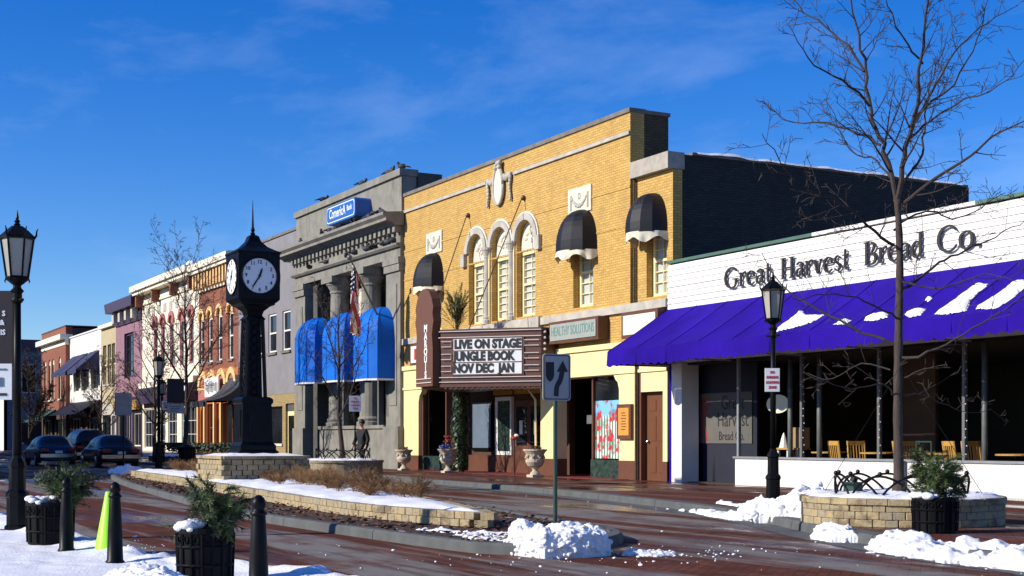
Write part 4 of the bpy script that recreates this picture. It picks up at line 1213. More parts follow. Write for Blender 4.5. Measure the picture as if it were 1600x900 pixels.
moulding('cornice', b0 - .75, b1 + .12, [(-.1, 9.0), (.28, 9.0), (.34, 9.08), (.62, 9.14), (.62, 9.24), (.74, 9.34), (.74, 9.44), (-.1, 9.52)], 'bank_stone', bank)
for k in range(26):
    x = b0 + .1 + k * (b1 - b0 - .3) / 25
    MB().box(x, x + .22, BY - .24, BY - .001, 8.76, 8.999).build('dentil', 'bank_stone', bank)
MB().box(b0, b1, BY, D + .5, 7.86, 8.999).build('frieze', 'bank_stone', bank)
moulding('architrave_ledge', b0 - .12, b1 + .05, [(-.02, 8.22), (.10, 8.22), (.18, 8.30), (.18, 8.36), (-.02, 8.38)], 'bank_stone', bank)
for x in (-56.9, -54.4, -51.2, -48.3):
    MB().lathe([(.17, 0), (.17, .05), (.12, .07)], (0, 0), 14).build('medallion', 'bank_dark', bank).rotation_euler = (R(90), 0, 0)
    bank.children[-1].location = Vector((x, BY - .001, 8.60)) - bank.location
# end piers, base and porch
for a, b in ((b0, -57.35), (-48.45, b1)):
    p = MB().box(a, b, BY, D + 1.88, 1.62, 7.859).build('end_pier', 'bank_stone', bank)
    MB().box(a - .05, b + .05, BY - .08, D + 1.88, 7.35, 7.62).build('pier_capital', 'bank_stone', p)
    MB().box(a - .08, b + .08, BY - .12, D + 1.885, 7.62, 7.858).build('pier_capital', 'bank_stone', p)
    MB().box(a + .3, b - .3, BY - .03, BY - .001, 2.4, 6.9).build('pier_panel', 'bank_stone', p)
    MB().box(a - .04, b + .04, BY - .12, D + 1.87, 0, 1.619).build('pier_base', 'bank_stone', p)
MB().box(-55.5, -48.5, BY - .02, D + .9, 0, 1.55).build('podium', 'bank_stone', bank)
MB().box(-55.6, -48.46, BY - .10, D + .95, 1.551, 1.68).build('podium_cap', 'bank_stone', bank)
for x in (-54.5, -51.1):
    prof = [(.58, 1.69), (.58, 1.82), (.50, 1.86), (.54, 1.95), (.46, 2.05), (.45, 3.2), (.38, 7.15), (.42, 7.2), (.40, 7.28), (.52, 7.5), (.56, 7.52), (.56, 7.6)]
    MB().lathe(prof, (x, D + .35), 20).build('column', 'bank_stone', bank, smooth=False)
    MB().box(x - .62, x + .62, D - .25, D + .95, 7.6, 7.858).build('column_abacus', 'bank_stone', bank)
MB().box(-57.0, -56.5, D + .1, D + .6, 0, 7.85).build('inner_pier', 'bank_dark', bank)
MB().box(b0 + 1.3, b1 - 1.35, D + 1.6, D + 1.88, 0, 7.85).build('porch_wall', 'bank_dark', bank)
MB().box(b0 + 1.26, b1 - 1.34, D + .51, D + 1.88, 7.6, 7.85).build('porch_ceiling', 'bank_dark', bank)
for x in (-52.8, -49.5):                               # carved panels set between the columns
    pn = MB().box(x - .62, x + .62, D + .75, D + 1.0, 5.6, 7.3).build('carved_panel', 'light_stone', bank)
    MB().box(x - .7, x + .7, D + .65, D + 1.0, 5.42, 5.598).build('panel_ledge', 'light_stone', pn)
    rl = MB(); rng = random.Random(int(x))
    for k in range(16):
        a = rng.uniform(0, 6.28); r = rng.uniform(.05, .33); rl.ball((x + r * math.cos(a), D + .74, 6.6 + r * math.sin(a)), rng.uniform(.05, .1), 6, 5, (1, .6, 1))
    rl.build('relief', 'stone', pn, smooth=True)
for a, b in ((-56.3, -54.7), (-53.3, -51.6), (-50.2, -48.6)):
    window(bank, a, b, 1.75, 5.0, D + 1.45, 'black_metal', cols=2, rows=3, rec=.02, sash=False)
MB().box(-53.6, -53.45, D + .1, D + .3, 1.69, 5.6).build('door_jamb', 'galv', bank)
MB().box(-49.9, -49.75, D + .1, D + .3, 1.69, 5.6).build('door_jamb', 'galv', bank)
for k, (cx, a, z) in enumerate(((-55.3, 1.10, 3.42), (-52.05, 1.12, 3.38), (-48.7, 1.12, 3.32))):
    aw = dome(cx, z + 1.75, a, 1.0, 1.05, 1.75, BY, 6, 16, .7, .6).build('awning', 'blue_canvas', bank)
    mb = MB()
    def hem(u, v, cx=cx, a=a, z=z):
        ph = math.pi * u; sg = lambda c, e: math.copysign(abs(c) ** e, c)
        return (cx - (a + .012) * sg(math.cos(ph), .7), BY - .02 - 1.012 * sg(math.sin(ph), .6), z + .07 * (1 - v))
    for q in range(1, 6):                               # seams over the ribs
        ph = math.pi * q / 6; cc_, ss_ = math.copysign(abs(math.cos(ph)) ** .7, math.cos(ph)), math.sin(ph) ** .6; pts_ = [(cx - a * cc_ * 1.004, BY - .01 - 1.004 * ss_, z)]
        for j in range(9):
            t_ = j / 8 * math.pi / 2 * .97; k_ = math.cos(t_) ** .8 * 1.004; pts_.append((cx - a * cc_ * k_, BY - .01 - 1.0 * ss_ * k_, z + 1.75 + 1.05 * math.sin(t_)))
        MB().tube(pts_, .016, 5).build('seam', 'blue_canvas', aw)
    mb.grid(hem, 6, 1).build('awning_hem', 'sign_white', aw)
sg_ = thing('bank_sign', 'blue rounded box sign with white border lettered for the bank', 'sign', (-53.4, BY - .3, 10.2))
zc_ = 10.3
def rrect(x0, x1, z0, z1, r, n=5):
    o = []
    for cx, cz, a in ((x1 - r, z1 - r, 0), (x0 + r, z1 - r, 90), (x0 + r, z0 + r, 180), (x1 - r, z0 + r, 270)):
        for k in range(n + 1): o.append((cx + r * math.cos(R(a + 90 * k / n)), cz + r * math.sin(R(a + 90 * k / n))))
    return o[::-1]
MB().prism(rrect(-53.1, -50.0, 9.72, 10.46, .18), BY - .62, BY + .04).build('sign_box', 'sign_blue', sg_)
MB().prism(rrect(-53.03, -50.07, 9.78, 10.40, .15), BY - .63, BY - .621).build('border', 'sign_white', sg_)
MB().prism(rrect(-52.98, -50.12, 9.82, 10.36, .13), BY - .64, BY - .631).build('sign_face', 'sign_blue', sg_)
text('ComericA', 'lettering', 'sign_white', .52, (-51.85, BY - .645, 10.10), sg_, ext=.003, sx=.80, bold=.008)
text('Bank', 'lettering', 'sign_white', .30, (-50.55, BY - .645, 10.12), sg_, ext=.003, sx=.9, bold=.006)
# flag on a slanting pole
fl_ = thing('flag', 'United States flag hanging from a slanting pole on the bank', 'flag', (-48.3, BY, 5))
pb, pt = Vector((-48.3, BY - .05, 5.1)), Vector((FX(546, 18.6), 18.6, FZ(546, 402, 18.6)))
MB().tube([pb, pt], [.05, .03], 8).build('pole', 'galv', fl_)
MB().ball(tuple(pt), .1, 10, 8).build('finial', 'galv', fl_)
MB().prism([(-48.55, 4.7), (-48.05, 4.7), (-48.15, 5.5), (-48.5, 5.5)][::-1], BY - .25, BY - .001).build('bracket', 'galv', fl_)
MB().tube([(-48.35, BY - .1, 4.9), (-48.25, BY - .05, 2.0)], .02, 5).build('halyard', 'galv', fl_)
top = pb.lerp(pt, .93); low = pb.lerp(pt, .56)
def flagp(s, t):                                        # s down the hoist along the pole, t down the hanging fly
    a = top.lerp(low, s * .42)
    return (a.x + .10 * math.sin(t * 9 + s * 8) * t + .30 * t * (.6 - s), a.y + .13 * math.sin(s * 16 + t * 5) * (.3 + t), a.z - 2.5 * t * (1 - .12 * s) - .04 * math.sin(s * 9))
for k in range(13):
    a, b = k / 13, (k + 1) / 13
    t0 = .38 if k < 7 else 0
    mb = MB().grid(lambda u, v, a=a, b=b, t0=t0: flagp(a + (b - a) * v, t0 + (1 - t0) * u), 16, 2)
    mb.build('stripe', 'flag_white' if k % 2 else 'flag_red', fl_, smooth=True)
MB().grid(lambda u, v: flagp(v * 7 / 13, .38 * u), 8, 10).build('canton', 'flag_blue', fl_, smooth=True)
stars = MB()
for i in range(5):
    for j in range(6):
        p = flagp((j + .5) / 6 * 7 / 13, .38 * (i + .5) / 5); stars.ball((p[0] + .02, p[1] - .03, p[2]), .035, 5, 4, (1, .4, 1))
stars.build('stars', 'flag_white', fl_)
# pigeons
def pigeon_mesh():
    mb = MB(); mb.ball((0, 0, .11), .1, 10, 7, (1.5, .85, .9)); mb.ball((.14, 0, .22), .052, 8, 6); mb.tube([(.09, 0, .13), (.13, 0, .21)], [.06, .042], 8)
    mb.tube([(.18, 0, .22), (.215, 0, .212)], [.014, .004], 5); mb.prism([(-.12, .09), (-.3, .06), (-.3, .08), (-.1, .15)], -.05, .05)
    for s in (-.03, .03): mb.tube([(.0, s, .04), (.01, s, 0)], .009, 5)
    return mb.mesh('pigeon', 'pigeon', True)
pm = pigeon_mesh(); rng = random.Random(8)
for xs_, z, yy, lab in (([-55.5, -51.2, -48.6, -48.2, -47.3], 11.1, BY + .15, 'pigeon perched along the top edge of the bank parapet'),
                    ([-57.2, -53.6, -53.2, -52.3, -51.1, -50.7, -50.2, -49.5, -49.2, -48.6, -48.3, -54.6], 9.53, BY - .25, 'pigeon resting on the bank cornice under the blue sign'),
                    ([-54.6, -52.3, -51.4, -50.2, -49.8, -49.4, -48.5, -48.1, -47.6, -56.6], 8.385, BY - .09, 'pigeon sitting on the narrow ledge below the dentils')):
    for x in xs_:
        o = bpy.data.objects.new('pigeon', pm); col.objects.link(o); o.location = (x, yy, z); o.rotation_euler.z = rng.uniform(0, 6.28); s = rng.uniform(1.0, 1.25); o.scale = (s, s, s)
        tag(o, lab, 'pigeon', {11.1: 'pigeons on the bank parapet', 9.53: 'pigeons on the bank cornice', 8.385: 'pigeons on the bank ledge'}[z])

# ------------------------------------------------------------------ grey stucco building
g0, g1 = -67.4, -58.66
gb = thing('stucco_building', 'plain grey stucco front over tan brick beside the bank', 'building', (-63, D, 0))
GW = [(-62.75, -61.6), (-60.75, -59.65), (-66.6, -65.5), (-64.7, -63.6)]
MB().wall(g0, g1, 3.2, 10.4, [(a, b, 5.15, 6.95) for a, b in GW]).build('wall', 'grey_stucco', gb)
body('body', g0, g1, 10.0, gb, 'dark_brick')
MB().box(g0, g1 - .02, D - .06, D + .36, 10.401, 10.52).build('coping', 'coping', gb)
for a, b in GW: window(gb, a, b, 5.15, 6.95, D, 'window_white', cols=1, rows=2, rec=.06, fw=.09, sill='coping')
MB().wall(g0, g1, 0, 3.198, [(-62.9, -60.8, .95, 2.65), (-60.35, -59.2, .08, 2.75), (-66.9, -63.6, .6, 2.6)], y=D + .01, th=.28).build('ground_wall', 'tan_brick', gb)
window(gb, -62.9, -60.8, .95, 2.65, D + .01, 'black_metal', cols=1, rows=1, sash=False, rec=.05)
window(gb, -66.9, -63.6, .6, 2.6, D + .01, 'black_metal', cols=3, rows=1, sash=False, rec=.05)
MB().box(-63.0, -60.7, D - .06, D + .008, .82, .94).build('sill', 'light_stone', gb)
d_ = MB().box(-60.3, -59.25, D + .1, D + .16, .08, 2.4).build('door', 'cream_trim', gb)
MB().box(-60.18, -59.37, D + .085, D + .099, .3, 2.2).build('pane', 'win_dark', d_)
MB().box(-60.3, -59.25, D + .1, D + .16, 2.42, 2.74).build('transom', 'win_grey', gb)
# dark curved awning
ax0, ax1 = -69.2, -66.3
mb = MB().grid(lambda u, v: (ax0 + (ax1 - ax0) * u, D - .02 - 1.9 * (v ** 1.6), 4.35 - 1.35 * (1 - (1 - v) ** 1.6) - .0), 12, 10)
aw = mb.build('awning', 'charcoal_canvas', gb, smooth=True)
mb = MB()
for k in range(14):
    x = ax0 + (ax1 - ax0) * k / 14
    mb.box(x + .01, x + .19, D - 1.94, D - 1.925, 2.72, 3.0)
mb.build('valance', 'charcoal_canvas', aw)
for x in (ax0, ax1): MB().poly([(x, D - .02 - 1.9 * ((k / 10) ** 1.6), 4.35 - 1.35 * (1 - (1 - k / 10) ** 1.6)) for k in range(11)] + [(x, D - .02, 3.0)]).build('end_panel', 'charcoal_canvas', aw)

# ------------------------------------------------------------------ red brick building with orange shopfront
r0, r1 = -74.5, -67.42
rb = thing('red_brick_building', 'red brick building with cream bracketed cornice and orange arched shopfront', 'building', (-71, D, 0))
RW = [-73.9, -72.35, -70.6, -68.7]
MB().wall(r0, r1, 4.75, 9.95, [(c - .42, c + .42, 5.2, 7.95, True) for c in RW]).build('wall', 'red_brick', rb)
body('body', r0, r1, 9.8, rb, 'dark_brick')
for c in RW:
    window(rb, c - .40, c + .40, 5.2, 7.56, D, 'window_white', cols=1, rows=2, fw=.1, rec=.08, sill='coping')
    arch_ring(c, 7.53, .42, .62, D - .09, D - .001, 10).build('window_hood', 'peach_paint', rb)
    arch_ring(c, 7.53, .02, .41, D + .06, D + .1, 10).build('arch_fill', 'peach_paint', rb)
for k in range(5): MB().box(r0 + .3 + k * 1.36, r0 + 1.4 + k * 1.36, D - .025, D - .001, 8.35, 8.75).build('brick_panel', 'red_brick', rb)
MB().box(r0, r1, D - .12, D + .3, 9.0, 9.12).build('frieze_band', 'cream_white', rb)
for k in range(13): MB().box(r0 + .15 + k * .55, r0 + .36 + k * .55, D - .42, D - .001, 9.12, 9.92).build('bracket', 'peach_paint', rb)
MB().box(r0 - .02, r1 + .02, D - .55, D + .3, 9.951, 10.12).build('cornice', 'cream_white', rb)
MB().prism([(r0 - .04, 10.121), (r1 + .04, 10.121), (r1 + .04, 10.45), (r0 - .04, 10.45)][::-1], D - .66, D + .35).build('cornice_top', 'cream_white', rb)
mb = MB().grid(lambda u, v: (r0 + 7 * u, D - .62 + .9 * v, 10.455 + .06 * max(0, fbm(r0 + 7 * u, v, 1, 3, .7) + .3)), 40, 6); mb.build('roof_snow', 'snow', rb, smooth=True)
# shopfront
MB().wall(r0, r1, 0, 4.748, [(r0 + .35, r0 + 1.25, .4, 2.9, True), (-72.9, -71.4, .5, 3.0), (-71.2, -70.2, .05, 3.0), (-70.0, -67.8, .7, 3.0)], y=D - .01, th=.3).build('shopfront_wall', 'orange_paint', rb)
for k in range(4):
    c = r0 + .95 + k * 1.72
    arch_ring(c, 3.95, .52, .84, D - .12, D - .012, 12).build('arch_band', 'peach_paint', rb)
    arch_ring(c, 3.95, .02, .51, D - .05, D - .012, 10).build('arch_panel', 'pink_paint', rb)
MB().box(r0 + .05, r1 - .05, D - .06, D - .012, 3.1, 3.75).build('sign_band', 'pink_paint', rb)
MB().box(r0, r1, D - .10, D - .012, 3.76, 3.88).build('fascia_line', 'peach_paint', rb)
for x in (r0 + .12, r0 + 1.4, -71.3, -70.1, -67.6): MB().box(x - .11, x + .11, D - .14, D - .012, .0, 3.08).build('pilaster', 'peach_paint', rb)
window(rb, r0 + .35, r0 + 1.25, .4, 2.5, D - .01, 'peach_paint', cols=1, rows=2, sash=False)
window(rb, -72.9, -71.4, .5, 3.0, D - .01, 'orange_paint', cols=2, rows=2, sash=False)
window(rb, -70.0, -67.8, .7, 3.0, D - .01, 'orange_paint', cols=2, rows=1, sash=False)
d_ = MB().box(-71.2, -70.2, D + .1, D + .16, .05, 2.98).build('door', 'orange_paint', rb)
MB().box(-71.05, -70.35, D + .08, D + .099, .9, 2.2).build('pane', 'win_dark', d_)
s5 = thing('shop_board_sign', 'weathered white board sign above the orange shopfront', 'sign', (-71, D - .3, 3.6))
MB().box(-72.3, -69.8, D - .32, D - .24, 3.35, 4.35).build('board', 'sign_white', s5)
rng = random.Random(6)
for k in range(9): ribbon_pts = None; MB().box(-72.1 + k * .25, -71.95 + k * .25, D - .325, D - .321, 3.5 + rng.uniform(0, .2), 3.95 + rng.uniform(0, .2)).build('paint_stroke', 'galv', s5)
for x in (-72.0, -70.1): MB().box(x - .04, x + .04, D - .24, D - .121, 3.6, 3.7).build('bracket', 'black_metal', s5)

# ------------------------------------------------------------------ white painted Italianate
i0, i1 = -87.3, -74.53
ib = thing('white_italianate_building', 'cream painted brick building with narrow pink arched windows', 'building', (-81, D, 0))
IW = [-84.0, -82.2, -80.2, -78.0, -76.0]
MB().wall(i0, i1, 4.9, 9.4, [(c - .45, c + .45, 5.3, 8.35, True) for c in IW]).build('wall', 'cream_white', ib)
body('body', i0, i1, 9.9, ib, 'dark_brick')
for c in IW:
    window(ib, c - .43, c + .43, 5.3, 7.9, D, 'window_pink', glass='win_grey', cols=1, rows=2, rec=.05, fw=.14)
    arch_ring(c, 7.9, .42, .66, D - .1, D - .001, 10).build('window_hood', 'pink_paint', ib)
    arch_ring(c, 7.9, .02, .42, D + .03, D + .08, 10).build('arch_fill', 'pink_paint', ib)
for k in range(9): 
    x = i0 + 1.2 + k * 1.35
    MB().box(x, x + .62, D - .03, D - .001, 8.62, 9.12).build('vent_panel', 'stone', ib)
MB().box(i0, i1, D - .1, D + .3, 9.401, 9.52).build('frieze_band', 'cream_white', ib)
MB().box(i0, i1, D - .05, D + .3, 9.521, 10.0).build('frieze', 'cream_white', ib)
for x in (i0 + .2, i0 + 4.2, i0 + 8.4, i1 - .5): MB().box(x, x + .3, D - .5, D - .051, 9.3, 9.99).build('bracket', 'red_brick', ib)
MB().box(i0 - .1, i1 - .01, D - .62, D + .3, 10.001, 10.2).build('cornice', 'cream_white', ib)
MB().box(i0 - .15, i1 - .005, D - .78, D + .35, 10.201, 10.55).build('cornice_top', 'cream_white', ib)
mb = MB(); mb.ball((i1 - .4, D - .3, 10.62), .28, 10, 8, (1.3, 1, .8)); mb.build('roof_snow', 'snow', ib, smooth=True)
MB().wall(i0, i1, 0, 4.898, [(i0 + .5, i0 + 3.4, .6, 3.0), (i0 + 4.3, i0 + 5.6, .05, 2.9), (i0 + 6.2, i0 + 8.2, .6, 3.0), (i0 + 9.2, i1 - .35, .7, 3.2)], y=D + .01, th=.28).build('ground_wall', 'cream_white', ib)
for a, b, c in ((i0 + .5, i0 + 3.4, 4), (i0 + 4.3, i0 + 5.6, 2), (i0 + 6.2, i0 + 8.2, 3), (i0 + 9.2, i1 - .35, 4)): window(ib, a, b, .6 if c > 2 else .05, 3.0 if c != 4 else 3.0, D + .01, 'window_white', cols=c, rows=3, sash=False, rec=.08)
MB().box(i0 + .3, i1 - .2, D - .5, D + .005, 3.3, 4.2).build('canopy_box', 'dark_purple', ib)
MB().box(i0 + .2, i1 - .1, D - .3, D - .001, 4.25, 4.6).build('shop_cornice', 'cream_white', ib)
mb = MB().grid(lambda u, v: (i1 - 3.4 + 3.0 * u, D - .45 - .35 * math.sin(v * 1.4), 4.25 - 1.0 * v + .1 * math.sin(u * 20) * v), 24, 8); mb.build('folded_awning', 'sign_white', ib, smooth=True)

# ------------------------------------------------------------------ mauve building
p0, p1 = -94.6, -87.33
pb_ = thing('mauve_building', 'mauve brick building with dark purple bracketed cornice', 'building', (-91, D, 0))
MB().wall(p0, p1, 3.8, 8.6, [(-92.2, -89.6, 5.1, 8.0)]).build('wall', 'mauve_brick', pb_)
body('body', p0, p1, 9.4, pb_, 'dark_brick')
window(pb_, -92.2, -89.6, 5.1, 8.0, D, 'dark_purple', cols=3, rows=3, sash=False, fw=.15)
MB().box(p0, p1, D - .1, D + .3, 8.601, 9.45).build('frieze', 'dark_purple', pb_)
for k in range(4):
    for j in (0, .28): MB().box(p0 + .8 + k * 1.75 + j, p0 + .96 + k * 1.75 + j, D - .45, D - .101, 8.75, 9.4).build('bracket', 'cream_white', pb_)
MB().prism([(p0 - .1, 9.451), (p1, 9.451), (p1, 10.1), (p0 - .45, 10.1)][::-1], D - .7, D + .35).build('cornice', 'dark_purple', pb_)
MB().wall(p0, p1, 0, 3.798, [(p0 + .4, p0 + 3, .7, 2.8), (p0 + 3.4, p0 + 4.5, .05, 2.8), (p0 + 4.9, p1 - .4, .7, 2.8)], y=D + .01, th=.28).build('ground_wall', 'dark_purple', pb_)
for a, b, c in ((p0 + .4, p0 + 3, .7), (p0 + 3.4, p0 + 4.5, .05), (p0 + 4.9, p1 - .4, .7)): window(pb_, a, b, c, 2.8, D + .01, 'cream_white', cols=2, rows=1, sash=False, rec=.08)
MB().box(p0 + .3, p1 - .3, D - .3, D - .001, 3.0, 3.6).build('sign_board', 'mustard_panel', pb_)

# ------------------------------------------------------------------ cream building
c0, c1 = -99.2, -94.63
cb_ = thing('cream_brick_building', 'narrow cream brick building with tall paired windows', 'building', (-97, D, 0))
CW = [(-98.7, -97.6), (-97.2, -96.1), (-95.9, -94.9)]
MB().wall(c0, c1, 3.6, 8.75, [(a, b, 4.9, 7.6) for a, b in CW]).build('wall', 'cream_brick', cb_)
body('body', c0, c1, 8.4, cb_, 'dark_brick')
for a, b in CW: window(cb_, a, b, 4.9, 7.6, D, 'cream_trim', cols=2, rows=3, sill='stone')
MB().box(c0, c1 - .01, D - .25, D + .35, 8.751, 9.0).build('cornice', 'cream_white', cb_)
MB().wall(c0, c1, 0, 3.598, [(c0 + .4, c1 - 1.6, .6, 2.8), (c1 - 1.3, c1 - .4, .05, 2.7)], y=D + .01, th=.28).build('ground_wall', 'stone', cb_)
window(cb_, c0 + .4, c1 - 1.6, .6, 2.8, D + .01, 'black_metal', cols=2, rows=1, sash=False); window(cb_, c1 - 1.3, c1 - .4, .05, 2.7, D + .01, 'window_white', cols=1, rows=1, sash=False)

# ------------------------------------------------------------------ white building with three navy awnings
h0, h1 = -110.5, -99.23
hb = thing('white_awning_building', 'bright white building with three sloping navy window awnings', 'building', (-105, D, 0))
HW = [(-109.0, -107.0), (-106.2, -104.0), (-102.7, -100.2)]
MB().wall(h0, h1, 3.4, 8.85, [(a, b, 4.7, 6.7) for a, b in HW]).build('wall', 'white_paint', hb)
body('body', h0, h1, 8.5, hb, 'dark_brick')
MB().box(h0, h1 - .01, D - .08, D + .35, 8.851, 8.95).build('coping', 'white_paint', hb)
for a, b in HW:
    window(hb, a, b, 4.7, 6.7, D, 'window_white', cols=2, rows=2)
    aw = MB().quad((a - .3, D - .02, 7.4), (b + .3, D - .02, 7.4), (b + .3, D - 1.6, 6.0), (a - .3, D - 1.6, 6.0)).build('awning', 'navy_canvas', hb)
    for x in (a - .3, b + .3): MB().poly([(x, D - .02, 7.4), (x, D - 1.6, 6.0), (x, D - .02, 6.0)]).build('end_panel', 'navy_canvas', aw)
    MB().quad((a - .3, D - 1.6, 6.0), (b + .3, D - 1.6, 6.0), (b + .3, D - 1.6, 5.75), (a - .3, D - 1.6, 5.75)).build('valance', 'navy_canvas', aw)
MB().wall(h0, h1, 0, 3.398, [(h0 + .5, h0 + 4, .6, 2.7), (h0 + 4.6, h0 + 5.8, .05, 2.7), (h0 + 6.5, h1 - .5, .6, 2.7)], y=D + .01, th=.28).build('ground_wall', 'dark_brick', hb)
for a, b in ((h0 + .5, h0 + 4), (h0 + 6.5, h1 - .5)): window(hb, a, b, .6, 2.7, D + .01, 'window_white', cols=3, rows=1, sash=False)
window(hb, h0 + 4.6, h0 + 5.8, .05, 2.7, D + .01, 'orange_paint', cols=1, rows=1, sash=False)
MB().quad((h0 + .2, D - .02, 3.9), (h1 - .2, D - .02, 3.9), (h1 - .2, D - 1.7, 2.9), (h0 + .2, D - 1.7, 2.9)).build('shop_awning', 'black_canvas', hb)

# ------------------------------------------------------------------ far red brick corner building
f0, f1 = -121.0, -110.53
fb = thing('far_corner_building', 'distant red brick corner building with white cornice and tall windows', 'building', (-115, D, 0))
FW = [-119.4, -117.4, -115.8, -113.0]
MB().wall(f0, f1, 3.4, 8.4, [(c - .5, c + .5, 4.3, 7.6, True) for c in FW], y=D - .3, th=.5).build('wall', 'red_brick', fb)
body('body', f0, f1, 9.7, fb, 'dark_brick', D + .2)
for c in FW:
    window(fb, c - .48, c + .48, 4.3, 7.1, D - .3, 'cream_white', cols=1, rows=2, fw=.13, sill='cream_white')
    arch_ring(c, 7.1, .02, .49, D - .22, D - .15, 8).build('arch_fill', 'cream_white', fb)
MB().box(f0, f1, D - .35, D + .2, 8.401, 8.8).build('frieze', 'cream_white', fb)
MB().box(f0 - .3, f1 + .1, D - .75, D + .2, 8.801, 9.2).build('cornice', 'cream_white', fb)
MB().box(f0, f1, D - .3, D + .2, 9.201, 9.8).build('parapet', 'red_brick', fb)
MB().box(f0, f1 + .05, D - .33, D + 12, 9.801, 9.9).build('coping', 'dark_brick', fb)
MB().wall(f0, f1, 0, 3.398, [(f0 + .5, f0 + 4, .6, 2.7), (f0 + 4.6, f0 + 5.8, .05, 2.7), (f0 + 6.5, f1 - .5, .6, 2.7)], y=D - .29, th=.4).build('ground_wall', 'dark_brick', fb)
for a, b in ((f0 + .5, f0 + 4), (f0 + 6.5, f1 - .5)): window(fb, a, b, .6, 2.7, D - .29, 'cream_trim', cols=2, rows=1, sash=False)
aw = MB().quad((f0 + .3, D - .31, 3.5), (f1 - 4, D - .31, 3.5), (f1 - 4, D - 1.9, 2.5), (f0 + .3, D - 1.9, 2.5)).build('shop_awning', 'green_canvas', fb)

# ------------------------------------------------------------------ block beyond the cross street
e0 = -141.0
eb = thing('end_block_building', 'shaded blue grey building closing the street end with dark cornice', 'building', (-150, 26, 0))
ey0 = 20.4
mb = MB(); mb.box(-170, e0 - .3, ey0 + .3, 44, 0, 10.2); mb.build('body', 'blue_grey', eb)
def ewall(holes):
    m_ = MB().wall(-(44), -(ey0), 0, 9.7, [(-b, -a, c, d) for a, b, c, d in holes], y=0, th=.3)
    m_.v = [(e0 - v[1], -v[0], v[2]) for v in m_.v]
    return m_
EH = [(22.0, 23.4, 5.6, 8.4), (25.0, 26.4, 5.6, 8.4), (28, 29.4, 5.6, 8.4), (31, 32.4, 5.6, 8.4), (21.6, 24.6, .7, 3.0), (26, 30, .7, 3.0)]
ewall(EH).build('side_wall', 'blue_grey', eb)
for a, b, c, d in EH:
    f = MB().box(e0 - .16, e0 - .12, a, b, c, d).build('window', 'window_white', eb)
    MB().box(e0 - .12, e0 - .1, a + .1, b - .1, c + .1, d - .1).build('pane', 'win_dark', f)
MB().box(-170, e0 - .0, ey0 - .02, ey0 + .3, 0, 9.7).build('front_wall', 'white_paint', eb)
MB().box(-170.3, e0 + .35, ey0 - .4, 44.3, 9.701, 10.75).build('cornice', 'dark_purple', eb)
for k in range(5):
    a = -168 + k * 5.4; f = MB().box(a, a + 1.5, ey0 - .06, ey0 - .021, 5.6, 8.2).build('window', 'cream_trim', eb); MB().box(a + .1, a + 1.4, ey0 - .08, ey0 - .061, 5.7, 8.1).build('pane', 'win_dark', f)
# end of the street: a low building across, far off
zb_ = thing('far_cross_building', 'low distant brick building closing the view at the far left', 'building', (-215, 12, 0))
MB().box(-230, -215, -25, 40, 0, 8).build('wall', 'dark_brick', zb_)
MB().box(-230.2, -214.8, -25.2, 40.2, 8.001, 8.5).build('coping', 'coping', zb_)
for k in range(14):
    a = -22 + k * 4.2; f = MB().box(-214.96, -214.9, a, a + 1.6, 4.4, 6.8).build('window', 'window_white', zb_); MB().box(-214.9, -214.88, a + .12, a + 1.48, 4.52, 6.68).build('pane', 'win_dark', f)

# ------------------------------------------------------------------ the shaded row across the street (left of the photo)
for nm, lab, a, b, hh, m in (('opposite_building', 'tall dark brick building opposite, left outside the view', -72, -48.5, 10.4, 'dark_brick'), ('opposite_building', 'tan brick building opposite, farther left outside the view', -100, -72.05, 11.6, 'tan_brick'), ('opposite_building', 'red brick building opposite, farthest left outside the view', -135, -100.05, 11.0, 'red_brick')):
    o = thing(nm, lab, 'building', ((a + b) / 2, -1.5, 0))
    hl = []
    n = int((b - a) / 3.6)
    for k in range(n):
        x = a + 1.4 + k * 3.6
        hl += [(x, x + 1.3, 4.9, 7.4), (x - .5, x + 2, .6, 3.0)]
    m_ = MB().wall(-b, -a, 0, hh, [(-q, -p, r, s) for p, q, r, s in hl], y=0, th=.3)
    m_.v = [(-v[0], -1.5 - v[1], v[2]) for v in m_.v]
    m_.build('wall', m, o)
    MB().box(a + .005, b - .005, -16, -1.81, 0, hh - .4).build('body', 'dark_brick', o)
    MB().box(a, b, -1.85, -1.25, hh + .001, hh + .25).build('cornice', 'coping', o)
    for p, q, r, s in hl:
        f = MB().box(p, q, -1.72, -1.66, r, s).build('window', 'window_white', o); MB().box(p + .08, q - .08, -1.66, -1.64, r + .08, s - .08).build('pane', 'win_dark', f)

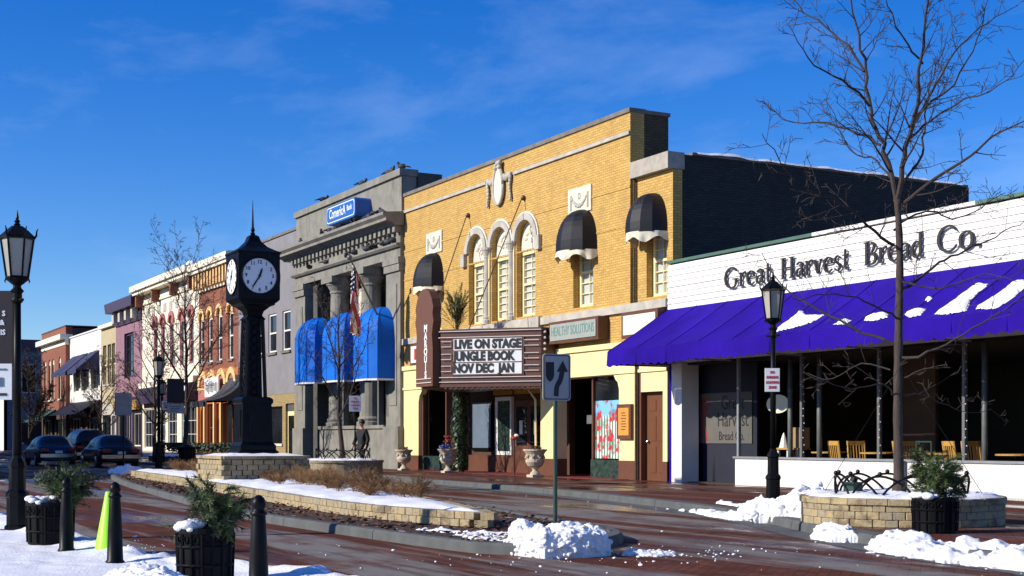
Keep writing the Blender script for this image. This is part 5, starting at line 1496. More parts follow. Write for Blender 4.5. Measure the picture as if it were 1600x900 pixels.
# ------------------------------------------------------------------ street lamps
def make_lamp():
    t = thing('street_lamp', 'x', 'street lamp')
    MB().lathe([(.155, 0), (.155, .06), (.13, .08), (.13, .42), (.145, .44), (.14, .48), (.105, .52), (.10, .80), (.115, .82), (.11, .86), (.065, .93), (.062, .96)], (0, 0), 8, R(22.5)).build('base', 'black_metal', t, world=False)
    MB().lathe([(.056, .955), (.05, 2.0), (.045, 2.98)], (0, 0), 12).build('pole', 'black_metal', t, world=False, smooth=True)
    MB().lathe([(.06, 2.9), (.075, 2.93), (.06, 2.96), (.06, 3.02), (.085, 3.05), (.05, 3.09), (.05, 3.12), (.10, 3.16), (.14, 3.19), (.15, 3.21)], (0, 0), 12).build('collar', 'black_metal', t, world=False)
    MB().tube([(-.15, 0, 2.93), (.15, 0, 2.93)], .02, 6).build('crossbar', 'black_metal', t, world=False)
    z0, z1, r0, r1 = 3.21, 3.72, .13, .20
    fr = MB()
    P = lambda k, r, z: Vector((r * math.cos(k * math.pi / 3), r * math.sin(k * math.pi / 3), z))
    for k in range(6):
        fr.tube([P(k, r0, z0), P(k, r1, z1)], .014, 5)
        fr.tube([P(k, r0, z0 + .01), P(k + 1, r0, z0 + .01)], .016, 5); fr.tube([P(k, r1, z1), P(k + 1, r1, z1)], .02, 5)
        fr.tube([P(k, r1, z1), P(k, r1 + .03, z1 + .04), P(k, r1 + .035, z1 + .10), P(k, r1 + .055, z1 + .13)], [.018, .014, .01, .004], 5)
        fr.tube([P(k, r0 + .0, z0), P(k, r0 + .02, z0 - .035), P(k, r0 + .01, z0 - .06)], [.012, .01, .004], 5)
    lan = fr.build('lantern_frame', 'black_metal', t, world=False)
    for k in range(6):
        MB().quad(P(k, r0 - .008, z0 + .01), P(k + 1, r0 - .008, z0 + .01), P(k + 1, r1 - .008, z1), P(k, r1 - .008, z1)).build('pane', 'lamp_glass', lan, world=False)
    MB().lathe([(.21, z1 + .01), (.21, z1 + .03), (.135, z1 + .10), (.07, z1 + .155), (.05, z1 + .16)], (0, 0), 6).build('lantern_roof', 'black_metal', t, world=False)
    MB().lathe([(.03, z1 + .155), (.045, z1 + .175), (.025, z1 + .195), (.04, z1 + .215), (.018, z1 + .24), (.022, z1 + .26), (.004, z1 + .36)], (0, 0), 8).build('finial', 'black_metal', t, world=False)
    return t
lamp, lu = make_lamp(), [False]
place(lamp, lu, (-17.87, 2.74, WZ - .01), .3, .96, 'black lantern street lamp in the left foreground by the snow', 'lantern street lamps')
place(lamp, lu, (-19.0, 15.3, WZ), .1, .985, 'black lantern street lamp before the purple awning', 'lantern street lamps')
place(lamp, lu, (-52.0, 13.0, WZ), .5, 1.08, 'black lantern street lamp farther down, in front of the cream Italianate building', 'lantern street lamps')
place(lamp, lu, (-67.0, 16.9, WZ), .2, 1.02, 'distant black lantern street lamp above the parked cars', 'lantern street lamps')
def sheet(nm, lab, cat, c, wd, hh, mtl, face_rz, edge=.012):
    t = thing(nm, lab, cat, c, rz=face_rz)
    MB().box(-wd / 2, wd / 2, -edge, edge, -hh / 2, hh / 2).build('panel', mtl, t, world=False)
    return t
def face_text(t, s, mtl, size, z, x=0.0, sx=1, bold=.003, y=-.016):
    cu = bpy.data.curves.new('lettering', 'FONT'); cu.body = s; cu.size = size; cu.extrude = .001; cu.align_x = 'CENTER'; cu.align_y = 'CENTER'; cu.offset = bold; cu.resolution_u = 2
    cu.materials.append(MT[mtl]); o = bpy.data.objects.new('lettering', cu); col.objects.link(o); o.parent = t; o.location = (x, y, z); o.rotation_euler = (R(90), 0, 0); o.scale.x = sx
E90 = R(90)
ns = sheet('parking_sign', 'small white no parking sign with red letters on the right lamp post', 'sign', (-18.9, 15.2, 2.16), .25, .40, 'sign_white', R(62))
for k, s in enumerate(('NO', 'PARKING', 'LOADING', 'ZONE')): face_text(ns, s, 'sign_red', .062, .13 - k * .086, sx=.78)
mb = sheet('lamp_banner', 'dark banner hung at the left edge from the foreground lamp', 'banner', (-18.01, 2.475, 2.50), .5, .92, 'banner_black', R(62))
face_text(mb, 'S', 'sign_white', .09, .18, .14); face_text(mb, '&', 'sign_white', .09, .07, .12); face_text(mb, 'IS', 'sign_white', .09, -.05, .13)
mb = sheet('lamp_placard', 'small white placard under the dark banner on the foreground lamp', 'sign', (-18.0, 2.49, 1.85), .44, .44, 'sign_white', R(62))
MB().box(-.02, .12, -.018, -.014, -.06, .05).build('print', 'blue_grey', mb, world=False); MB().box(-.02, .16, -.018, -.014, .14, .16).build('print', 'blue_grey', mb, world=False); MB().box(-.02, .16, -.018, -.014, -.17, -.14).build('print', 'black_ink', mb, world=False)
sheet('lamp_banner', 'dark banner hung on the lamp before the cream Italianate building', 'banner', (-51.7, 13.55, 2.95), .62, .90, 'banner_black', R(80))
mb = sheet('lamp_placard', 'pale blue placard below the banner on the distant lamp', 'sign', (-51.7, 13.55, 2.28), .62, .36, 'sign_silver', R(80))
for k in range(3): MB().box(-.2, .1 + .05 * k, -.018, -.014, -.1 + k * .08, -.06 + k * .08).build('print', 'blue_grey', mb, world=False)
mb = sheet('street_notice', 'tiny white notice on the far lamp post above the cars', 'sign', (-66.7, 17.0, 2.75), .32, .42, 'sign_white', R(80))
for k in range(3): MB().box(-.1, .1, -.018, -.014, -.1 + k * .1, -.06 + k * .1).build('print', 'green_metal', mb, world=False)
# keep-right sign
kr_ = thing('traffic_sign', 'white keep right traffic sign with black arrow on a green post', 'traffic sign', (-15.3, 8.84, 0), rz=R(86))
MB().tube([(0, 0, 0), (0, 0, 2.2)], .028, 8).build('post', 'green_metal', kr_, world=False)
def rr(x0, x1, z0, z1, r): return rrect(x0, x1, z0, z1, r, 4)
sw_, sh_ = .195, .295; scz = 1.93
MB().prism(rr(-sw_, sw_, scz - sh_, scz + sh_, .04), -.045, -.034).build('panel', 'sign_shaded', kr_, world=False)
bd = MB()
bd.tube([(x, -.046, z) for x, z in rr(-sw_ + .02, sw_ - .02, scz - sh_ + .02, scz + sh_ - .02, .03) + [rr(-sw_ + .02, sw_ - .02, scz - sh_ + .02, scz + sh_ - .02, .03)[0]]], .006, 4); bd.build('border', 'black_ink', kr_, world=False)
MB().prism([(-.155, scz + .19), (-.04, scz + .19), (-.04, scz + .02), (-.06, scz - .03), (-.0975, scz - .06), (-.135, scz - .03), (-.155, scz + .02)], -.05, -.046).build('island_symbol', 'black_ink', kr_, world=False)
ar = MB(); ribbon(ar, [tuple(v) for v in catmull([(-.01, scz - .24, .065), (.0, scz - .12, .065), (.05, scz - .03, .065), (.075, scz + .08, .065)], .02)], -.05, -.046)
ar.prism([(.0, scz + .07), (.155, scz + .07), (.082, scz + .21)][::-1], -.0512, -.0462); ar.build('arrow', 'black_ink', kr_, world=False)
# blank-backed sign at the far nose
sb = thing('blank_sign', 'grey back of a traffic sign on a thin post at the far island nose', 'traffic sign', (-48.0, 10.8, 0), rz=R(90))
MB().tube([(0, 0, 0), (0, 0, 2.75)], .03, 6).build('post', 'black_metal', sb, world=False)
MB().prism(rr(-.28, .28, 1.95, 2.72, .04), .03, .045).build('panel', 'grey_metal', sb, world=False)
MB().prism(rr(-.27, .27, 1.96, 2.71, .04), -.05, -.036).build('panel', 'grey_metal', sb, world=False)
s6 = thing('parking_sign', 'pinkish white parking sign on a post by the bank planter', 'sign', (-41.2, 16.5, 0), rz=R(75))
MB().tube([(0, 0, .3), (0, 0, 2.5)], .025, 6).build('post', 'black_metal', s6, world=False)
MB().box(-.19, .19, -.04, -.028, 2.02, 2.52).build('panel', 'sign_white', s6, world=False)
for k, s in enumerate(('NO', 'PARKING', 'LOADING', 'ZONE')): face_text(s6, s, 'sign_red', .075, 2.43 - k * .105, sx=.8, y=-.044)

# ------------------------------------------------------------------ street clock
CX, CY = -31.3, 10.0
pl = thing('clock_plinth', 'square stone block plinth capped with snow under the street clock', 'plinth', (CX, CY, 0))
PW = 1.0; PT = .765
blk2 = bevel_block(.235, .16, .115, 'stone_block'); rng = random.Random(21)
for ci in range(5):
    z = .16 + ci * .118
    for side in range(4):
        for k in range(8):
            u = -PW + .125 + k * .25 + (.0 if ci % 2 == 0 else .0)
            a = [(u, -PW), (PW, u), (-u, PW), (-PW, -u)][side]
            o = bpy.data.objects.new('stone_block', blk2); col.objects.link(o); o.parent = pl
            sh = (.06 if ci % 2 else -.06); ex = [(sh, .08), (-.08, sh), (-sh, -.08), (.08, -sh)][side]
            o.location = (a[0] + ex[0], a[1] + ex[1], z + rng.uniform(-.002, .002)); o.rotation_euler = (0, 0, side * E90 + rng.uniform(-.02, .02)); o.scale.x = rng.uniform(.9, 1.02)
capb = bevel_block(.395, .30, .07, 'cap_stone')
for side in range(4):
    for k in range(5):
        u = -PW + .2 + k * .4; a = [(u, -PW), (PW, u), (-u, PW), (-PW, -u)][side]; ex = [(0, .1), (-.1, 0), (0, -.1), (.1, 0)][side]
        o = bpy.data.objects.new('cap_stone', capb); col.objects.link(o); o.parent = pl; o.location = (a[0] + ex[0], a[1] + ex[1], .735); o.rotation_euler = (0, 0, side * E90)
MB().box(CX - PW + .16, CX + PW - .16, CY - PW + .16, CY + PW - .16, .1, .70).build('core', 'mulch', pl)
mb = MB().grid(lambda u, v: (CX - PW + .03 + (2 * PW - .06) * u, CY - PW + .03 + (2 * PW - .06) * v, .765 + .05 * min(1, 6 * min(u, v, 1 - u, 1 - v)) * (1 + .6 * fbm(u * 2, v * 2, 3, 3, 1.5))), 40, 40)
mb.build('snow_cap', 'snow', pl, smooth=True)
ck = thing('street_clock', 'black four faced street clock on a lattice column', 'clock', (CX, CY, .77))
def sq(prof): return MB().lathe([(r * math.sqrt(2), z) for r, z in prof], (CX, CY), 4, R(45))
sq([(.47, .77), (.47, .86), (.42, .90), (.42, 1.0), (.36, 1.08), (.34, 1.95), (.37, 1.98), (.37, 2.06), (.33, 2.10), (.29, 2.12)]).build('pedestal', 'clock_metal', ck)
for s, (dx, dy) in enumerate(((0, -1), (1, 0), (0, 1), (-1, 0))):   # raised panels on the pedestal
    c = (CX + dx * .352, CY + dy * .352); wv_ = (.22 if dx == 0 else .015, .22 if dy == 0 else .015)
    MB().box(c[0] - wv_[0], c[0] + wv_[0], c[1] - wv_[1], c[1] + wv_[1], 1.2, 1.82).build('panel', 'clock_metal', ck)
sq([(.17, 2.12), (.14, 3.95)]).build('core', 'clock_metal', ck)
for sx in (-1, 1):
    for sy in (-1, 1): MB().tube([(CX + sx * .225, CY + sy * .225, 2.10), (CX + sx * .175, CY + sy * .175, 3.93)], .045, 6).build('corner_post', 'clock_metal', ck)
for s, (dx, dy) in enumerate(((0, -1), (1, 0))):        # open scrollwork between the posts
    mb = MB()
    for k in range(9):
        z = 2.24 + k * .2; r = .085; w_ = .22 - .05 * k / 9
        pts = [(r * math.cos(t), r * math.sin(t)) for t in [2 * math.pi * q / 10 for q in range(11)]]
        mb.tube([(CX + (p[0] if dx == 0 else dx * w_), CY + (p[0] if dy == 0 else dy * w_), z + p[1]) for p in pts], .018, 5)
    mb.build('scrollwork', 'clock_metal', ck)
sq([(.20, 3.88), (.235, 3.92), (.20, 3.96), (.17, 4.0), (.20, 4.1), (.31, 4.2), (.40, 4.24), (.40, 4.27)]).build('capital', 'clock_metal', ck)
hw, hz0, hz1 = .49, 4.27, 5.40
sq([(.40, 4.27), (hw - .02, 4.33), (hw, 4.36), (hw, hz1), (hw + .02, hz1 + .01), (hw + .02, hz1 + .05), (.42, hz1 + .09), (.27, hz1 + .18), (.15, hz1 + .32), (.11, hz1 + .44), (.06, hz1 + .47)]).build('head', 'clock_metal', ck)
MB().lathe([(.035, hz1 + .46), (.065, hz1 + .50), (.03, hz1 + .54), (.055, hz1 + .58), (.028, hz1 + .66), (.005, 6.68)], (CX, CY), 8).build('spire', 'clock_metal', ck)
cz = (hz0 + hz1) / 2 + .045; dr_ = .40
for ax, (dx, dy) in enumerate(((0, -1), (1, 0), (0, 1), (-1, 0))):
    def q3(a, b, o): return (CX + dx * (hw + o) + (-dy) * a, CY + dy * (hw + o) + dx * a, cz + b)
    mb = MB(); mb.poly([q3(dr_ * math.cos(t), dr_ * math.sin(t), .012) for t in [2 * math.pi * k / 40 for k in range(40)]])
    dial = mb.build('dial', 'dial_white', ck)
    MB().tube([q3((dr_ + .02) * math.cos(t), (dr_ + .02) * math.sin(t), .012) for t in [2 * math.pi * k / 40 for k in range(41)]], .022, 6, False).build('bezel', 'clock_metal', dial)
    if ax > 1: continue
    for hnum in range(1, 13):
        a = R(90 - 30 * hnum)
        text(str(hnum), 'numeral', 'black_ink', .115, q3(.315 * math.cos(a), .315 * math.sin(a), .016), dial, 'S' if ax == 0 else 'E', ext=.001, bold=.003)
    tk = MB()
    for k in range(60):
        a = 2 * math.pi * k / 60; r = .385
        p = q3(r * math.cos(a), r * math.sin(a), .015); tk.ball(p, .006 if k % 5 else .01, 5, 4)
    tk.build('minute_marks', 'black_ink', dial)
    for ang, L, wd, o, nm in ((R(90 - 19), .20, .03, .024, 'hour_hand'), (R(90 - 212), .33, .024, .03, 'minute_hand')):
        c, s_ = math.cos(ang), math.sin(ang)
        pts = [(-.09, -wd * .5), (L * .7, -wd * .8), (L, 0), (L * .7, wd * .8), (-.09, wd * .5)]
        m_ = MB(); m_.poly([q3(p[0] * c - p[1] * s_, p[0] * s_ + p[1] * c, o) for p in pts]); m_.build(nm, 'black_ink', dial)
    MB().poly([q3(.035 * math.cos(t), .035 * math.sin(t), .034) for t in [2 * math.pi * k / 16 for k in range(16)]]).build('boss', 'black_ink', dial)

# ------------------------------------------------------------------ round stone planters, hoop fencing
def stone_planter(nm, lab, c, r, zt, courses, blocks, detail):
    t = thing(nm, lab, 'planter', (c[0], c[1], 0)); rng = random.Random(int(r * 100) + int(c[0]))
    ch = (zt - .07 - WZ) / courses
    if detail:
        n = blocks; L = 2 * math.pi * r / n
        bm1 = bevel_block(L * .985, .18, ch * .985, 'stone_block'); n2 = int(n * .62); bm2 = bevel_block(2 * math.pi * (r + .02) / n2 * .985, .30, .085, 'cap_stone')
        for ci in range(courses):
            for k in range(n):
                a = 2 * math.pi * (k + .5 * (ci % 2)) / n + rng.uniform(-.006, .006); rr_ = r - .09 + rng.uniform(-.008, .008)
                o = bpy.data.objects.new('stone_block', bm1); col.objects.link(o); o.parent = t; o.location = (rr_ * math.cos(a), rr_ * math.sin(a), WZ + ch * (ci + .5)); o.rotation_euler.z = a + E90
        for k in range(n2):
            a = 2 * math.pi * k / n2; rr_ = r - .13
            o = bpy.data.objects.new('cap_stone', bm2); col.objects.link(o); o.parent = t; o.location = (rr_ * math.cos(a), rr_ * math.sin(a), zt - .0425 + .0 + rng.uniform(-.003, .003)); o.rotation_euler.z = a + E90 + rng.uniform(-.015, .015)
    else:
        MB().lathe([(r, WZ - .02), (r, zt - .08)], c, 36).build('stone_ring', 'wall_block', t)
        MB().lathe([(r + .03, zt - .079), (r + .03, zt), (r - .3, zt + .001)], c, 36).build('cap_ring', 'wall_block', t)
    def sn(u, v):
        a = 2 * math.pi * u; rr_ = (r - .03) * v; x, y = c[0] + rr_ * math.cos(a), c[1] + rr_ * math.sin(a)
        e = min(1, (1 - v) * r / .15)
        return (x, y, zt - .012 + .05 * e + .04 * e * fbm(x, y, 2, 4, 2.2) + (.02 * fbm(x, y, 7, 3, 3)))
    MB().grid(sn, 72, 20).build('snow_fill', 'snow', t, smooth=True)
    return t
stone_planter('tree_planter', 'round stone block planter with capped rim before the bakery', (-13.93, 13.37), 1.31, .40, 3, 52, True)
stone_planter('tree_planter', 'low round stone planter in front of the bank', (-42.0, 16.4), 1.28, .48, 3, 40, False)
def hoop_fence(nm, lab, c, r, z, n, h, a0=0.0):
    t = thing(nm, lab, 'fence', (c[0], c[1], z))
    for k in range(n):
        a = a0 + 2 * math.pi * k / n; b = a + 2 * math.pi * 1.9 / n
        pts = []
        for q in range(13):
            s = q / 12; an = a + (b - a) * s; pts.append((r * math.cos(an), r * math.sin(an), h * max(0, math.sin(math.pi * s)) ** .8))
        MB().tube(pts, .016, 5).build('hoop', 'black_metal', t, world=False)
        an = (a + b) / 2
        MB().ball((r * math.cos(an), r * math.sin(an), h + .03), .03, 8, 6).build('knob', 'black_metal', t, world=False)
hoop_fence('planter_fence', 'low black hoop fence round the tree before the bakery', (-13.93, 13.37), .86, .41, 12, .26)
hoop_fence('planter_fence', 'low black hoop fence round the tree in front of the bank', (-42.0, 16.4), .86, .50, 11, .30)

# ------------------------------------------------------------------ bare trees
def grow(mb, p, d, L, r, lev, rng, up=.10, seg=.16, kink=.24, minr=.0035, dens=1.0, sides=(7, 5, 4, 3, 3)):
    n = max(3, int(L / seg)); pts = [p.copy()]; rad = [r]; dirs = [d.copy()]
    for k in range(n):
        d = (d + Vector((rng.gauss(0, kink), rng.gauss(0, kink), rng.gauss(0, kink * .7) + up))).normalized()
        p = p + d * (L / n); pts.append(p.copy()); dirs.append(d.copy()); rad.append(max(minr, r * (1 - .82 * (k + 1) / n)))
    mb.tube(pts, rad, sides[min(lev, 4)], False)
    twigs(mb, pts, rad, L, lev, rng, up, dens, minr)
def twigs(mb, pts, rad, L, lev, rng, up, dens, minr, start=.2):
    if lev >= 3: return
    cnt = int(max(2, L * (5.2, 7.0, 8.5)[lev] * dens)); n = len(pts) - 1
    for c in range(cnt):
        t = start + (1 - start) * (c + rng.random()) / cnt; k = min(n - 1, int(t * n)); q = pts[k].lerp(pts[k + 1], t * n - k)
        base = (pts[k + 1] - pts[k]).normalized(); side = base.orthogonal(); side.rotate(Matrix.Rotation(rng.uniform(0, 6.28), 3, base))
        dd = (base * rng.uniform(.5, 1.0) + side * rng.uniform(.5, .95) + Vector((0, 0, .15))).normalized()
        l2 = L * rng.uniform(.22, .5) * (1.05 - .55 * t) * (.9 if lev else .75); l2 = max(.10, min(l2, 1.5))
        grow(mb, q, dd, l2, max(minr, rad[k] * rng.uniform(.38, .58)), lev + 1, rng, up * .6 + .012, .10, .09, minr, dens)
def tree(nm, lab, base, H, r, seed, group, dens=1.0, limbs=11, spread=.5, minr=.006, first=.3, bark='bark'):
    rng = random.Random(seed); t = thing(nm, lab, 'tree', base, group)
    tr = MB(); cr = MB(); n = 10; p = Vector((0, 0, 0)); pts = []; rad = []
    for k in range(n + 1):
        pts.append(p.copy()); rad.append(r * (1.25 if k == 0 else 1) * (1 - .85 * k / n)); p = p + Vector((rng.gauss(0, .025 * H / 6), rng.gauss(0, .025 * H / 6), H / n * .82))
    tr.tube(pts, rad, 9)
    tr.build('trunk', bark, t, world=False, smooth=True)
    for c in range(limbs):
        s = first + (1 - first) * (c + .5) / limbs; k = min(n - 1, int(s * n)); q = pts[k].lerp(pts[k + 1], s * n - k); a = c * 2.4 + rng.uniform(-.4, .4)
        dd = Vector((math.cos(a) * spread * 1.4, math.sin(a) * spread * 1.4, .55 + .6 * s)).normalized()
        grow(cr, q, dd, H * (.52 - .28 * s) * rng.uniform(.85, 1.15), rad[k] * rng.uniform(.42, .6), 0, rng, .05, .3, .10, minr, dens)
    cr.build('crown', 'twig', t, world=False)
    return t
# the big tree before the bakery: main limbs surveyed from the photo, set out in depth around the trunk
TD = 18.6
bt = thing('bare_tree', 'large leafless tree in the round stone planter before the bakery', 'tree', (-13.93, 13.37, .4))
rng = random.Random(17)
def limb(pp, dd): return [at(x, y, TD + d) for (x, y), d in zip(pp, [dd * k / (len(pp) - 1) for k in range(len(pp))])]
tr = MB()
trunk = [tuple(v) for v in catmull([at(1406, 790, TD), at(1405, 765, TD), at(1403, 640, TD), at(1404, 520, TD), at(1406, 400, TD), at(1402, 312, TD)], .12)]
nT = len(trunk); tr.tube(trunk, [.071 * (1.4 - .4 * min(1, k / 4)) * (1 - .42 * k / nT) + .004 * math.sin(k * 1.7) for k in range(nT)], 12)
tr.build('trunk', 'bark', bt, smooth=True)
cr = MB()
LB = [([(1402, 316), (1385, 240), (1358, 170), (1350, 90), (1332, 20), (1318, -60)], .5, .042), ([(1403, 312), (1412, 245), (1430, 180), (1440, 90), (1446, 20), (1452, -70)], -.5, .045),
      ([(1398, 384), (1355, 352), (1313, 318), (1242, 284), (1193, 209)], -1.3, .026), ([(1410, 318), (1464, 278), (1518, 244), (1571, 200), (1625, 180)], -.8, .032),
      ([(1378, 226), (1309, 195), (1238, 191), (1204, 169)], .9, .022), ([(1353, 110), (1300, 49), (1247, 9), (1220, -40)], .9, .022), ([(1357, 165), (1327, 133), (1275, 102), (1233, 40)], -.9, .02),
      ([(1425, 200), (1469, 120), (1518, 53), (1589, 9)], .8, .024), ([(1420, 215), (1490, 165), (1560, 135), (1600, 95)], -1.2, .02), ([(1440, 100), (1400, 40), (1380, -30)], -.8, .018), ([(1430, 180), (1490, 130), (1530, 60), (1545, -20)], -1.0, .02),
      ([(1393, 537), (1329, 512), (1280, 483), (1219, 444), (1190, 395)], .8, .024), ([(1404, 458), (1465, 412), (1532, 380), (1610, 340)], .9, .026), ([(1408, 561), (1450, 551), (1536, 504), (1610, 460)], -1.0, .024),
      ([(1395, 615), (1379, 602), (1333, 606), (1269, 594)], -1.1, .014), ([(1392, 576), (1344, 568), (1300, 593), (1262, 585)], .9, .013), ([(1412, 618), (1443, 617), (1504, 645), (1550, 640)], 1.0, .013), ([(1408, 500), (1350, 470), (1290, 460), (1240, 470)], -1.4, .018), ([(1406, 440), (1470, 450), (1540, 430), (1590, 440)], -1.3, .018), ([(1412, 590), (1440, 575), (1480, 570)], -.7, .01), ([(1400, 360), (1440, 330), (1500, 340), (1570, 300)], 1.2, .02),
      ([(1404, 300), (1370, 250), (1330, 235), (1290, 150)], 1.3, .02), ([(1407, 290), (1440, 240), (1450, 150), (1480, 60)], 1.2, .024)]
for pp, dd, r in LB:
    pts = catmull(limb(pp, dd), .13); n = len(pts)
    pts = [p + Vector((rng.gauss(0, .014), rng.gauss(0, .014), rng.gauss(0, .014))) for p in pts]
    L = sum((b - a).length for a, b in zip(pts, pts[1:])); rad = [max(.005, r * .86 * (1 - .84 * k / n)) for k in range(n)]
    cr.tube(pts, rad, 7, False)
    twigs(cr, pts, rad, L, 0, rng, .04, 1.05 if pp[0][1] < 420 else .65, .0036, .10)
cr.build('crown', 'twig', bt)
for k, (a, b) in enumerate((((-.55, -.65, .45), (-.03, -.03, 2.05)), ((.75, .45, .45), (.03, .03, 2.05)))):   # staking wires
    tag(MB().tube([(-13.93 + a[0] * 1.25, 13.37 + a[1] * 1.1, a[2]), (-13.93 + b[0], 13.37 + b[1], b[2])], .004, 5).build('staking_wire', 'black_metal'), ('taut staking wire running down left from the bakery tree trunk', 'taut staking wire running down right from the bakery tree trunk')[k], 'wire')
tree('bare_tree', 'slender leafless tree in the low planter in front of the bank', (-42.0, 16.4, .48), 6.0, .085, 5, None, 1.1, 14, .6, .0055, .25)
tree('bare_tree', 'tall leafless tree in front of the cream Italianate building', (-56.2, 15.1, WZ), 9.6, .11, 9, None, 1.0, 16, .5, .006, .3)
tree('bare_tree', 'dense leafless tree in front of the mauve building', (-68.0, 16.8, WZ), 7.2, .11, 12, None, 1.0, 18, .65, .008, .2)
tree('bare_tree', 'leafless tree before the white building with navy awnings', (-84.0, 17.6, WZ), 6.6, .11, 14, None, 1.0, 18, .7, .009, .2)
tree('bare_tree', 'dark leafless tree at the street end beside the foreground lamp', (-112.0, 18.0, WZ), 8.0, .12, 18, None, 1.3, 18, .6, .018, .2)

# ------------------------------------------------------------------ bollards, tubs, cone
def make_bollard():
    t = thing('bollard', 'x', 'bollard')
    MB().lathe([(.085, 0), (.085, .02), (.072, .035), (.064, .30), (.048, .60), (.045, .61)], (0, 0), 20).build('shaft', 'black_metal', t, world=False, smooth=True)
    MB().lathe([(.058, .60), (.060, .615), (.045, .63), (.040, .645), (.050, .66), (.052, .685), (.040, .715), (.018, .735), (.004, .74)], (0, 0), 20).build('cap', 'black_metal', t, world=False, smooth=True)
    return t
bo, bu = make_bollard(), [False]
for x, y, lab in ((-9.23, 2.99, 'black bollard nearest the camera right of the near evergreen tub'), (-12.64, 2.77, 'black bollard directly in front of the lime green cone'), (-14.2, 2.64, 'black bollard overlapping the left evergreen tub'), (-17.9, 2.45, 'black bollard at the left photo edge beside the lamp base')):
    place(bo, bu, (x, y, WZ + .0), 0, .985, lab, 'black bollards along the near kerb')
def needle_spray(mb, base, tip_dir, L, rng, nb=5, droop=.5, dens=230, ln=.065):
    d = tip_dir.normalized(); p = base.copy(); pts = [p.copy()]
    n = 9
    for k in range(n):
        d = (d + Vector((rng.gauss(0, .09), rng.gauss(0, .09), -droop / n))).normalized(); p = p + d * (L / n); pts.append(p.copy())
    mb.tube(pts, [.006 * (1 - .7 * k / n) for k in range(n + 1)], 3, False)
    for k in range(int(dens * L)):
        t = rng.uniform(.12, 1.0); i = min(n - 1, int(t * n)); q = pts[i].lerp(pts[i + 1], t * n - i); a = (pts[i + 1] - pts[i]).normalized()
        s = a.orthogonal(); s.rotate(Matrix.Rotation(rng.uniform(0, 6.28), 3, a)); v = (a * rng.uniform(.5, 1.1) + s).normalized() * ln * rng.uniform(.6, 1.2); w_ = v.cross(a).normalized() * .0045
        i0 = len(mb.v); mb.v += [tuple(q - w_), tuple(q + w_), tuple(q + v)]; mb.f.append((i0, i0 + 1, i0 + 2))
def evergreen(nm, lab, c, r, h, seed, lean=(0, 0), boughs=62, mtl='evergreen', up0=.1):
    rng = random.Random(seed); t = thing(nm, lab, 'plant', c)
    mb = MB(); m2 = MB()
    for k in range(boughs):
        a = rng.uniform(0, 6.28); up = rng.uniform(up0, max(1.3, up0 * 2.2)); base = Vector((rng.uniform(-.08, .08), rng.uniform(-.08, .08), rng.uniform(0, h * .55)))
        d = Vector((math.cos(a) + lean[0], math.sin(a) + lean[1], up)); L = rng.uniform(.6, 1.0) * (r if up < .7 else max(r, h * .62))
        target = mb if k % 3 else m2
        needle_spray(target, base, d, L, rng, droop=rng.uniform(.3, 1.4))
        for j in range(3):
            dd = Vector((math.cos(a + rng.uniform(-.8, .8)) + lean[0], math.sin(a + rng.uniform(-.8, .8)) + lean[1], up + rng.uniform(-.5, .3))); needle_spray(target, base + d.normalized() * L * rng.uniform(.25, .7), dd, L * rng.uniform(.4, .65), rng, droop=rng.uniform(.3, 1.2))
    mb.build('foliage', mtl, t, world=False); m2.build('foliage', 'evergreen_dark', t, world=False)
    mb = MB(); mb.tube([(0, 0, -.1), (0, 0, h * .6)], .015, 5); mb.build('stem', 'bark', t, world=False)
    return t
def tub(lab, c, r, h, seed, snow=True):
    t = thing('planter_tub', lab, 'plant tub', c, 'black ribbed plant tubs')
    MB().lathe([(r * .90, 0), (r * .92, .02), (r * .97, h * .9), (r * 1.0, h - .04), (r * 1.0, h), (r * .86, h), (r * .84, h - .06)], (0, 0), 24).build('tub', 'pot_plastic', t, world=False)
    for k in range(16):
        a = 2 * math.pi * k / 16; MB().tube([(r * .935 * math.cos(a), r * .935 * math.sin(a), .03), (r * .985 * math.cos(a), r * .985 * math.sin(a), h * .9)], .012, 5).build('rib', 'pot_plastic', t, world=False)
    for z in (h * .32, h * .66): MB().tube([(r * (.955 + .03 * z / h) * math.cos(q), r * (.955 + .03 * z / h) * math.sin(q), z) for q in [2 * math.pi * k / 28 for k in range(29)]], .011, 5, False).build('hoop', 'pot_plastic', t, world=False)
    for k in range(16):
        a = 2 * math.pi * (k + .5) / 16; pts = []
        rc = r * .985
        for q in range(9):
            th_ = 2 * math.pi * q / 8; pts.append((rc * math.cos(a + .09 * math.cos(th_)), rc * math.sin(a + .09 * math.cos(th_)), h * .8 + .03 * math.sin(th_)))
        MB().tube(pts, .006, 4, False).build('ring', 'pot_plastic', t, world=False)
    MB().lathe([(.01, h - .05), (r * .84, h - .05), (r * .5, h - .02), (.02, h + .0)], (0, 0), 20).build('soil', 'mulch', t, world=False)
    if snow:
        rng = random.Random(seed); mb = MB()
        for k in range(26):
            a = rng.uniform(2.2, 5.6); q = rng.uniform(.35, .95) * r; mb.ball((q * math.cos(a), q * math.sin(a), h - .01 + rng.uniform(0, .05)), rng.uniform(.025, .06), 8, 6, (1.3, 1.2, .7))
        mb.build('snow_clump', 'snow', t, world=False, smooth=True)
    return t
tub('black ribbed tub with snowy rim behind the left bollard', (-15.3, 2.68, WZ), .25, .45, 1)
tub('black ribbed tub nearest the camera with snow clumps on its rim', (-10.75, 3.05, WZ), .225, .42, 2)
tub('black ribbed tub on the far pavement before the stone planter', (-12.2, 12.25, WZ), .27, .42, 3)
evergreen('evergreen_arrangement', 'floppy evergreen boughs in the left tub', (-15.28, 2.78, WZ + .40), .36, .46, 31, (.25, .55), 42)
evergreen('evergreen_arrangement', 'bushy evergreen boughs in the nearest tub', (-10.72, 3.10, WZ + .38), .27, .44, 33, (.12, .30), 40)
